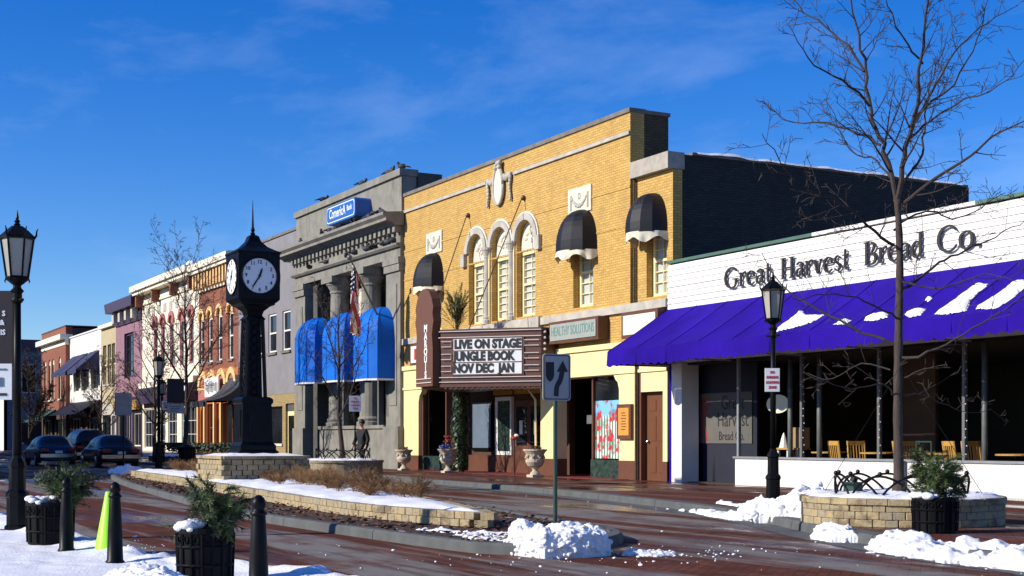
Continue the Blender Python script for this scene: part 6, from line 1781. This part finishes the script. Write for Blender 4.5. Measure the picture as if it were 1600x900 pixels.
evergreen('evergreen_arrangement', 'upright golden green conifer sprays in the far tub', (-12.2, 12.28, WZ + .40), .34, .62, 35, (.05, .1))
cn_ = thing('traffic_cone', 'lime green cone standing in the snow behind a bollard', 'cone', (-14.05, 3.02, WZ - .02))
MB().lathe([(.145, .0), (.14, .02), (.035, .60), (.03, .61), (.02, .61)], (0, 0), 24).build('cone', 'cone_green', cn_, world=False, smooth=True)
MB().slab([(-.17, -.17), (.17, -.17), (.17, .17), (-.17, .17)], -.02, .012).build('foot', 'cone_green', cn_, world=False)

# ------------------------------------------------------------------ urns and plants before the theatre
def urn(lab, c, s=1.0):
    t = thing('stone_urn', lab, 'urn', c, 'stone urns before the theatre')
    MB().box(-.17, .17, -.17, .17, 0, .06).build('foot', 'urn_stone', t, world=False)
    MB().lathe([(.15, .06), (.13, .10), (.075, .16), (.07, .2), (.10, .24), (.2, .30), (.26, .40), (.26, .46), (.22, .50), (.21, .54), (.25, .62), (.31, .70), (.33, .71), (.33, .75), (.28, .75), (.26, .68)], (0, 0), 20).build('bowl', 'urn_stone', t, world=False, smooth=False)
    mb = MB()
    for k in range(8):
        a = 2 * math.pi * k / 8
        for j in range(5): mb.ball(((.265 - .02 * abs(j - 2)) * math.cos(a + .1 * (j - 2)), (.265 - .02 * abs(j - 2)) * math.sin(a + .1 * (j - 2)), .60 - .04 * (2 - abs(j - 2))), .028, 6, 4)
    mb.build('garland', 'urn_stone', t, world=False, smooth=True)
    MB().lathe([(.01, .70), (.27, .70), (.1, .73)], (0, 0), 14).build('soil', 'mulch', t, world=False)
    t.scale = (s, s, s)
    return t
urn('stone urn at the corner between bank and theatre', (FX(631, 20.1), 20.1, WZ), .98)
urn('stone urn with red and blue flowers below the marquee blade', (FX(700, 19.9), 19.9, WZ), 1.05)
urn('stone urn by the theatre doors near the sign post', (FX(836, 20.0), 20.0, WZ), 1.08)
def tuft(nm, lab, c, r, h, mtl, seed, n=220, cat='plant', sz=.03):
    rng = random.Random(seed); mb = MB()
    for k in range(n):
        a = rng.uniform(0, 6.28); q = r * math.sqrt(rng.random()); z = h * rng.random() ** .8; s = rng.uniform(.6, 1.3) * sz
        o = Vector((c[0] + q * math.cos(a) * (1 - .4 * z / h), c[1] + q * math.sin(a) * (1 - .4 * z / h), c[2] + z)); u = Vector((rng.gauss(0, 1), rng.gauss(0, 1), rng.gauss(0, 1))).normalized() * s; v = u.orthogonal().normalized() * s * .8
        mb.quad(o - u, o - v, o + u, o + v)
    return mb, tag(mb.build(nm, mtl), lab, cat)
tuft('flowers', 'red flowers in the urn below the marquee', (FX(700, 19.9), 19.9, .93), .20, .36, 'flower_red', 4, 80)
tuft('flowers', 'blue flowers low in the urn below the marquee', (FX(697, 19.8), 19.75, .82), .24, .14, 'flower_blue', 5, 80)
tuft('dried_plants', 'dry reddish plants in the urn by the theatre doors', (FX(836, 20.0), 20.0, .84), .26, .10, 'dry_leaf', 6, 90)
tuft('dried_plants', 'dry reddish plants in the corner urn', (FX(631, 20.1), 20.1, .76), .24, .10, 'dry_leaf', 7, 70)
iv = thing('ivy_column', 'tall dark ivy topiary column in the theatre entrance', 'plant', (FX(719, 20.6), 20.6, WZ))
rng = random.Random(41); mb = MB()
for k in range(2600):
    a = rng.uniform(0, 6.28); z = rng.uniform(.15, 2.75); q = .30 * (1 - .15 * abs(z - 1.4)) * rng.uniform(.75, 1.1); o = Vector((q * math.cos(a), q * math.sin(a), z)); nrm = Vector((math.cos(a), math.sin(a), rng.gauss(0, .5))).normalized()
    u = nrm.orthogonal(); u.rotate(Matrix.Rotation(rng.uniform(0, 6.28), 3, nrm)); u = u * rng.uniform(.03, .055); v = nrm.cross(u); mb.quad(o - u, o - v * .8, o + u, o + v * .8)
mb.build('foliage', 'ivy', iv, world=False); MB().tube([(0, 0, 0), (0, 0, 2.6)], .15, 8).build('stem', 'evergreen_dark', iv, world=False)
e_ = evergreen('marquee_shrub', 'upright evergreen shrub standing on top of the marquee', (FX(714, 19.3), 19.3, 4.4), .42, 1.5, 37, (0, 0), 34, 'evergreen', 2.2)
pm_ = thing('flower_post', 'thin dark post topped with red and white blooms by the theatre doors', 'post', (FX(803, 20.3), 20.3, WZ))
MB().tube([(0, 0, 0), (0, 0, 1.1)], .03, 6).build('post', 'brown_paint', pm_, world=False)
mb = MB(); mb.ball((0, 0, 1.14), .09, 8, 6, (1.3, 1, .8)); mb.build('red_bloom', 'flower_red', pm_, world=False)
mb = MB(); mb.ball((.16, 0, 1.22), .07, 8, 6, (1.3, 1, .7)); mb.build('white_bloom', 'sign_white', pm_, world=False)
mb = MB(); mb.ball((-.16, 0, 1.13), .06, 8, 6, (1.5, 1, .6)); mb.build('yellow_bloom', 'mustard_panel', pm_, world=False)

# ------------------------------------------------------------------ dry shrubs in the island bed
def shrub_mesh(seed, r, h):
    rng = random.Random(seed); mb = MB()
    for k in range(24):
        a = rng.uniform(0, 6.28); d = Vector((math.cos(a) * rng.uniform(.2, 1.1), math.sin(a) * rng.uniform(.2, 1.1), 1)).normalized(); p = Vector((rng.gauss(0, .05), rng.gauss(0, .05), -.02))
        pts = [p.copy()]
        for j in range(6):
            d = (d + Vector((rng.gauss(0, .22), rng.gauss(0, .22), rng.gauss(.02, .1)))).normalized(); p = p + d * h * rng.uniform(.8, 1.15) / 6; pts.append(p.copy())
        mb.tube(pts, [.005 * (1 - .6 * j / 6) for j in range(7)], 3, False)
        for j in range(2, 7):
            for q in range(4):
                v = (d + Vector((rng.gauss(0, .8), rng.gauss(0, .8), rng.gauss(.1, .5)))).normalized() * rng.uniform(.06, .16); mb.tube([pts[j], pts[j] + v * .6 + Vector((0, 0, .01)), pts[j] + v], [.0028, .0024, .0018], 3, False)
    return mb.mesh('dry_shrub', 'shrub_twig')
shm = [shrub_mesh(50 + k, .3, .25 + .04 * k) for k in range(4)]
rng = random.Random(23)
nw = [(p.x, p.y) for p in near_w[::5]]; fw_ = [(p.x, p.y) for p in far_w[::5]]
spots = []
for k in range(900):
    x, y = rng.uniform(-41.5, -18.8), rng.uniform(8, 11.4)
    if not inside((x, y), nw + fw_) or edge_dist((x, y), nw + fw_) < .3: continue
    if abs(x - CX) < 1.35 and abs(y - CY) < 1.35: continue
    yn = min(p[1] for p in nw if abs(p[0] - x) < .6) if any(abs(p[0] - x) < .6 for p in nw) else 8
    if y < yn + .95: continue
    if any(math.hypot(x - a, y - b) < .5 for a, b in spots): continue
    spots.append((x, y))
    if len(spots) > 95: break
for k, (x, y) in enumerate(spots):
    o = bpy.data.objects.new('dry_shrub', shm[k % 4]); col.objects.link(o); o.location = (x, y, BT + .02); o.rotation_euler.z = rng.uniform(0, 6.28); s = rng.uniform(.6, 1.0); o.scale = (s * 1.15, s * 1.15, s)
    tag(o, 'low brown leafless shrub poking through the island bed snow', 'shrub', 'dry shrubs in the island bed')

# ------------------------------------------------------------------ snow heaps
def add_heap(lab, poly, z0, h, edge, sp, seed, vox, mtl='snow', **kw):
    o = tag(heap(poly, z0, h, edge, sp, seed, **kw).build('snow_pile', mtl, smooth=True), lab, 'snow pile')
    m = o.modifiers.new('union', 'REMESH'); m.mode = 'VOXEL'; m.voxel_size = vox; m.use_smooth_shade = True
    return o
add_heap('blocky heap of lumpy snow on the near nose of the island', [(-13.0, 7.0), (-12.45, 7.05), (-12.35, 7.5), (-12.45, 7.88), (-12.95, 7.92), (-13.4, 7.6), (-13.45, 7.15)], RZ, .28, .09, .02, 3, .009, 'snow_ploughed', dens=3200, rmax=.038, rough=.5)
add_heap('loose snow crumbs trailing right of the island heap', [(-12.4, 8.0), (-12.1, 8.2), (-12.2, 8.55), (-12.5, 8.6), (-12.55, 8.2)], RZ, .04, .2, .03, 9, .010, 'snow_dirty', dens=1200, rmax=.04, rough=.9)
add_heap('tall snow bank piled against the left side of the bakery tree planter', [(-17.2, 13.05), (-16.0, 12.85), (-15.1, 12.75), (-14.85, 13.0), (-15.25, 13.6), (-15.1, 14.6), (-15.4, 15.0), (-15.9, 14.4), (-16.3, 13.75)], RZ, .46, .75, .04, 5, .016, 'snow_dirty', dens=500, rmax=.06, rough=.6)
add_heap('low snow ridge along the kerb left of the tall snow bank', [(-20.3, 13.95), (-19.0, 13.6), (-18.2, 13.25), (-16.9, 12.85), (-16.6, 13.15), (-18.4, 13.6), (-19.2, 13.75)], RZ, .08, .22, .03, 6, .016, 'snow_ploughed', dens=400, rmax=.05, rough=1.1)
add_heap('rounded snow heap on the kerb just left of the far plant tub', [(-13.75, 11.6), (-13.2, 11.25), (-12.75, 11.15), (-12.55, 11.4), (-12.9, 11.75), (-13.4, 11.85)], RZ, .18, .3, .03, 7, .013, 'snow_ploughed', dens=500, rmax=.04, rough=.6)
add_heap('long snow bank along the right edge of the road', [(-12.3, 11.25), (-11.4, 10.55), (-10.3, 10.3), (-8.0, 10.15), (-5, 10.0), (-5, 11.0), (-8, 11.15), (-10.2, 11.3), (-11.4, 11.5), (-12.1, 11.6)], RZ, .15, .45, .04, 8, .014, 'snow_ploughed', dens=420, rmax=.04, rough=.9)
add_heap('flat crusted snow patch at the far left nose of the island', [(-50, 11.0), (-46.0, 9.9), (-44.6, 9.95), (-45.5, 10.7), (-48, 11.5)], WZ - .03, .20, .6, .08, 10, .035, dens=120, rmax=.10)
add_heap('low snow scraps on the soil between stone wall and island heap', [(-16.2, 7.2), (-15.2, 7.3), (-14.2, 7.1), (-13.5, 7.4), (-13.7, 8.3), (-14.3, 8.0), (-15.0, 7.65), (-15.6, 7.5)], WZ - .04, .03, .15, .03, 12, .012, dens=300, rmax=.04, rough=1.2)
add_heap('small lumpy snow mound in the near left corner by the nearest tub', [(-10.75, 2.25), (-10.0, 2.45), (-9.7, 2.7), (-10.0, 2.9), (-10.7, 2.75), (-11.1, 2.5)], WZ, .15, .2, .02, 13, .009, dens=900, rmax=.04, rough=.7)
add_heap('thin strip of snow on the kerb before the bakery lamp', [(-19.6, 14.5), (-18.2, 14.0), (-17.4, 13.75), (-17.4, 13.95), (-18.5, 14.3), (-19.6, 14.72)], WZ, .04, .1, .03, 14, .014, dens=300, rmax=.04, rough=.9)
cm = MB(); rng = random.Random(77)
for k in range(420):
    a = rng.choice(('nose', 'kerb', 'road', 'near'))
    if a == 'nose': x, y = rng.gauss(-12.3, .45), rng.gauss(8.2, .8)
    elif a == 'kerb':
        q = rng.randrange(len(kerb_far)); p = kerb_far[q]; x, y = p.x + rng.gauss(0, .3), p.y - abs(rng.gauss(0, .35)) - .05
    elif a == 'near': x = rng.uniform(-18, -9); y = 3.6 + abs(rng.gauss(0, .35))
    else: x, y = rng.uniform(-16, -8), rng.uniform(5, 10.5)
    if inside((x, y), [(p.x, p.y) for p in isl[::4]]): continue
    if x < -34: continue
    s = abs(rng.gauss(0, .007)) + .003; cm.ball((x, y, RZ + s * .4), s, 5, 4, (rng.uniform(.8, 1.9), rng.uniform(.8, 1.6), .7))
tag(cm.build('snow_crumbs', 'snow', smooth=True), 'scattered crumbs of snow and salt on the brick road', 'snow', kind='stuff')
# green floodlight in the planter
gl = thing('flood_light', 'small green garden floodlight in the snow inside the hoop fence', 'light', (-14.45, 13.0, .42))
MB().box(-.1, .1, -.08, .08, 0, .15).build('housing', 'green_metal', gl, world=False); MB().tube([(0, 0, .15), (.02, .02, .22)], .05, 8).build('head', 'black_metal', gl, world=False)
MB().box(-21.55, -21.47, D - .12, D - .08, 0, .70).build('downpipe', 'galv', bk)
# dark hedge box and litter bins on the far pavement
hg = thing('hedge_planter', 'dark clipped hedge box with snow along its front on the far pavement', 'planter', (-66, 18.6, 0))
MB().box(-72.5, -60.5, 18.2, 19.1, 0, .45).build('box', 'dark_brick', hg)
mb = MB(); rng = random.Random(15)
for k in range(2600):
    o = Vector((rng.uniform(-72.4, -60.6), rng.uniform(18.2, 19.1), .45 + .5 * rng.random() ** .5)); u = Vector((rng.gauss(0, 1), rng.gauss(0, 1), rng.gauss(0, 1))).normalized() * .06; v = u.orthogonal().normalized() * .05; mb.quad(o - u, o - v, o + u, o + v)
mb.build('hedge', 'evergreen_dark', hg)
mb = MB().grid(lambda u, v: (-72.6 + 12.4 * u, 17.6 + .6 * v, .3 + .12 * math.sin(math.pi * v) + .05 * fbm(12 * u, v, 1, 3, 1)), 60, 6); mb.build('snow_strip', 'snow', hg, smooth=True)
MB().box(-72.6, -60.2, 17.62, 18.19, 0, .30).build('low_wall', 'dark_brick', hg)
bn_ = thing('litter_bin', 'black slatted litter bin on the pavement near the distant lamp', 'bin', (-52.5, 14.2, WZ))
MB().lathe([(.24, 0), (.26, .05), (.30, .75), (.32, .8), (.28, .82), (.15, .9)], (0, 0), 16).build('body', 'black_metal', bn_, world=False)
for k in range(16): MB().tube([(.275 * math.cos(k * .3927), .275 * math.sin(k * .3927), .06), (.315 * math.cos(k * .3927), .315 * math.sin(k * .3927), .76)], .012, 4).build('slat', 'black_metal', bn_, world=False)

# ------------------------------------------------------------------ cars
def car(nm, lab, c, rz, paint, kind='sedan'):
    t = thing(nm, lab, 'car', c, 'cars on the shaded part of the street', rz=rz)
    L, W = (4.7, 1.78) if kind == 'sedan' else (4.8, 1.88)
    tall = 0 if kind == 'sedan' else .3
    # lower hull: rounded-box sections along the length
    def lerp_tab(tab, x):
        for (xa, a_), (xb, b_) in zip(tab, tab[1:]):
            if xa <= x <= xb:
                t_ = (x - xa) / (xb - xa); t_ = t_ * t_ * (3 - 2 * t_); return a_ + (b_ - a_) * t_
        return tab[-1][1]
    top_t = [(-L / 2, .60 + tall * .5), (-L / 2 + .12, .84 + tall * .5), (-1.4, .93 + tall * .5), (1.0, .92 + tall * .5), (L / 2 - .25, .74 + tall * .3), (L / 2, .55)]
    wid_t = [(-L / 2, .70), (-L / 2 + .35, .84), (-.8, W / 2), (.8, W / 2), (L / 2 - .5, .83), (L / 2, .64)]
    def sup(t_, e): return math.copysign(abs(t_) ** e, t_)
    def hull(u, v):
        x = -L / 2 + L * u; zt_, zb_ = lerp_tab(top_t, x), .22; a_ = 2 * math.pi * v; c_, s_ = sup(math.cos(a_), .42), sup(math.sin(a_), .42)
        e_ = max(0, 1 - min(u, 1 - u) / .02) * .06
        return (x, c_ * (lerp_tab(wid_t, x) - e_), (zt_ + zb_) / 2 + s_ * ((zt_ - zb_) / 2 - e_))
    mb = MB().grid(hull, 40, 40); mb.poly([hull(0, k / 24) for k in range(24)][::-1]); mb.poly([hull(1, k / 24) for k in range(24)])
    mb.build('body', paint, t, world=False, smooth=True)
    zt = 1.42 if kind == 'sedan' else 1.76
    roof_t = [(-1.95, .88 + tall * .5), (-1.05, zt - .03), (-.2, zt), (.45, zt - .05), (1.35, .86 + tall * .5)] if kind == 'sedan' else [(-2.32, .95 + tall * .5), (-2.05, zt - .06), (-.4, zt), (.45, zt - .06), (1.3, .9 + tall * .5)]
    xa_, xb_ = roof_t[0][0], roof_t[-1][0]
    def cab(u, v, o_=0.0):
        x = xa_ + (xb_ - xa_) * u; h_ = lerp_tab(roof_t, x) - .84 - tall * .5; a_ = math.pi * v
        s_ = sup(max(0, math.sin(a_)), .45); c_ = sup(math.cos(a_), .55); hw_ = (.82 - .20 * s_) + o_
        return (x, -c_ * hw_, .84 + tall * .5 + s_ * (h_ + o_))
    MB().grid(cab, 30, 24).build('cabin', paint, t, world=False, smooth=True)
    def patch(nm_, u0, u1, v0, v1): MB().grid(lambda u, v: cab(u0 + (u1 - u0) * u, v0 + (v1 - v0) * v, .008), 8, 10).build(nm_, 'car_glass', t, world=False, smooth=True)
    ur = .26 if kind == 'sedan' else .07
    patch('rear_window', ur * .22, ur * .95, .2, .8); patch('windscreen', .75, .95, .2, .8)
    for v0, v1 in ((.03, .13), (.87, .97)): patch('side_window', ur + .03, .46, v0, v1); patch('side_window', .49, .76, v0, v1)
    for x in (-L / 2 + .95, L / 2 - .95):
        for s in (-1, 1):
            wh = thing('wheel', None, None); wh.parent = t; wh.location = (x, s * (W / 2 - .12), .32); wh.rotation_euler = (R(90), 0, 0)
            MB().lathe([(.2, -.11), (.31, -.11), (.325, -.06), (.325, .06), (.31, .11), (.2, .11)], (0, 0), 20).build('tyre', 'tyre', wh, world=False)
            MB().lathe([(.05, -.125), (.2, -.115), (.2, .115), (.05, .125)], (0, 0), 12).build('rim', 'chrome', wh, world=False)
    for s in (-1, 1):
        MB().box(-L / 2 - .02, -L / 2 + .14, s * .60 - .17, s * .60 + .17, .66 + tall * .3, .80 + tall * .3).build('tail_light', 'tail_red', t, world=False)
        MB().box(L / 2 - .2, L / 2 + .0, s * .56 - .16, s * .56 + .16, .56, .70).build('headlight', 'sign_white', t, world=False)
        MB().box(.75, .9, s * .92 - .09, s * .92 + .09, .95 + tall * .5, 1.07 + tall * .5).build('mirror', paint, t, world=False)
    MB().box(-L / 2 - .06, -L / 2 + .1, -.80, .80, .40, .55).build('bumper', 'chrome', t, world=False); MB().box(L / 2 - .1, L / 2 + .06, -.78, .78, .36, .52).build('bumper', paint, t, world=False)
    MB().box(-L / 2 - .072, -L / 2 - .061, -.16, .16, .58, .70).build('number_plate', 'sign_white', t, world=False)
    return t
car('parked_car', 'dark blue saloon car seen from behind, nearest the foreground lamp', (-68.2, 11.9, RZ), math.pi, 'car_blue')
car('parked_car', 'black saloon car right of the blue car', (-62.5, 13.45, RZ), math.pi, 'car_black')
car('parked_car', 'dark grey tall estate car behind the two saloons', (-75.5, 14.9, RZ), math.pi, 'car_grey', 'suv')
car('parked_car', 'bluish saloon roof showing farthest back behind the blue car', (-84.5, 15.0, RZ), math.pi, 'car_blue')

# ------------------------------------------------------------------ pedestrian
def skin_obj(nm, verts, edges, rads, mtl, parent, root=0, sub=2):
    me = bpy.data.meshes.new(nm); me.from_pydata([Vector(v) for v in verts], edges, []); me.materials.append(MT[mtl])
    o = link(nm, me, parent, False)
    o.modifiers.new('skin', 'SKIN')
    sv = me.skin_vertices[0].data
    for k, r in enumerate(rads): sv[k].radius = (r, r) if not hasattr(r, '__len__') else r; sv[k].use_root = (k == root)
    m2 = o.modifiers.new('sub', 'SUBSURF'); m2.levels = sub; m2.render_levels = sub
    return o
pe = thing('person', 'person in black coat and dark trousers walking past the bank', 'person', (-44.8, 18.2, WZ), rz=R(200))
V = [(0, 0, .93), (0, 0, 1.12), (0, .0, 1.34), (0, .01, 1.46), (0, .02, 1.53), (0, .03, 1.62), (0, .025, 1.71)]; E_ = [(0, 1), (1, 2), (2, 3), (3, 4), (4, 5), (5, 6)]; RR = [(.14, .11), (.135, .10), (.16, .11), (.08, .07), (.055, .055), (.085, .10), (.06, .075)]
def chain(start, pts, rs):
    p_ = start
    for p, r in zip(pts, rs): V.append(p); RR.append(r); E_.append((p_, len(V) - 1)); p_ = len(V) - 1
    return p_
for s, sw__ in ((-1, .12), (1, -.12)):
    chain(0, [(s * .1, 0, .86), (s * .105, sw__ * .9, .48), (s * .105, sw__ * .6 - .05, .09), (s * .11, sw__ * .6 + .10, .04)], [.085, .06, .045, .035])
    hnd = chain(2, [(s * .18, 0, 1.37), (s * .26, -sw__ * .4, 1.1), (s * .28, -sw__ * .4 + .13, .86), (s * .275, -sw__ * .4 + .17, .79)], [.06, .048, .036, .03])
    bx_, by_, bz_ = V[hnd]
    for q in range(4): chain(hnd, [(bx_ + (q - 1.5) * .014, by_ + .02, bz_ - .05), (bx_ + (q - 1.5) * .014, by_ + .03, bz_ - .09 + .006 * abs(q - 1))], [.009, .008])
    chain(hnd, [(bx_ - s * .035, by_ + .03, bz_ - .02), (bx_ - s * .035, by_ + .045, bz_ - .055)], [.010, .008])
skin_obj('body', V, E_, RR, 'skin', pe)
V2 = [(0, 0, .72), (0, 0, .95), (0, 0, 1.15), (0, 0, 1.36), (0, .01, 1.46)]; E2 = [(0, 1), (1, 2), (2, 3), (3, 4)]; R2 = [(.20, .16), (.19, .15), (.18, .14), (.205, .145), (.10, .09)]
for s, sw__ in ((-1, .12), (1, -.12)):
    b = len(V2); V2 += [(s * .19, 0, 1.38), (s * .27, -sw__ * .4, 1.1), (s * .285, -sw__ * .4 + .12, .88)]; R2 += [.085, .07, .058]; E2 += [(3, b), (b, b + 1), (b + 1, b + 2)]
skin_obj('coat', V2, E2, R2, 'coat', pe)
V3 = [(0, 0, .9)]; E3 = []; R3 = [(.16, .13)]
for s, sw__ in ((-1, .12), (1, -.12)):
    b = len(V3); V3 += [(s * .1, 0, .84), (s * .105, sw__ * .9, .48), (s * .105, sw__ * .6 - .05, .08)]; R3 += [.105, .08, .066]; E3 += [(0, b), (b, b + 1), (b + 1, b + 2)]
skin_obj('trousers', V3, E3, R3, 'trouser', pe)
mb = MB(); mb.ball((0, .0, 1.70), .108, 12, 8, (.95, 1.05, .95)); mb.build('hair', 'hair', pe, world=False, smooth=True)
mb = MB(); mb.ball((-.035, .128, 1.665), .013, 6, 5); mb.ball((.035, .128, 1.665), .013, 6, 5); mb.build('eyes', 'black_ink', pe, world=False)
mb = MB(); mb.tube([(0, .12, 1.67), (0, .148, 1.635), (0, .125, 1.625)], [.01, .016, .01], 6); mb.build('nose', 'skin', pe, world=False)
MB().box(-.028, .028, .118, .128, 1.592, 1.602).build('mouth', 'flower_red', pe, world=False)
for s, sw__ in ((-1, .12), (1, -.12)):
    mb = MB(); mb.ball((s * .11, sw__ * .6 + .04, .045), .07, 10, 7, (.75, 1.9, .62)); mb.build('shoe', 'black_metal', pe, world=False, smooth=True)
# ------------------------------------------------------------------ settle lettering, snow and figure into plain meshes
bpy.context.view_layer.update()
dg = bpy.context.evaluated_depsgraph_get()
for o in [q for q in col.objects if q.type == 'FONT' or (q.type == 'MESH' and len(q.modifiers))]:
    me = bpy.data.meshes.new_from_object(o.evaluated_get(dg))
    if o.type == 'MESH':
        o.modifiers.clear(); o.data = me
    else:
        nm = o.name; n_ = bpy.data.objects.new('tmp', me); col.objects.link(n_); n_.parent = o.parent; n_.location = o.location; n_.rotation_euler = o.rotation_euler; n_.scale = o.scale
        bpy.data.objects.remove(o); n_.name = nm
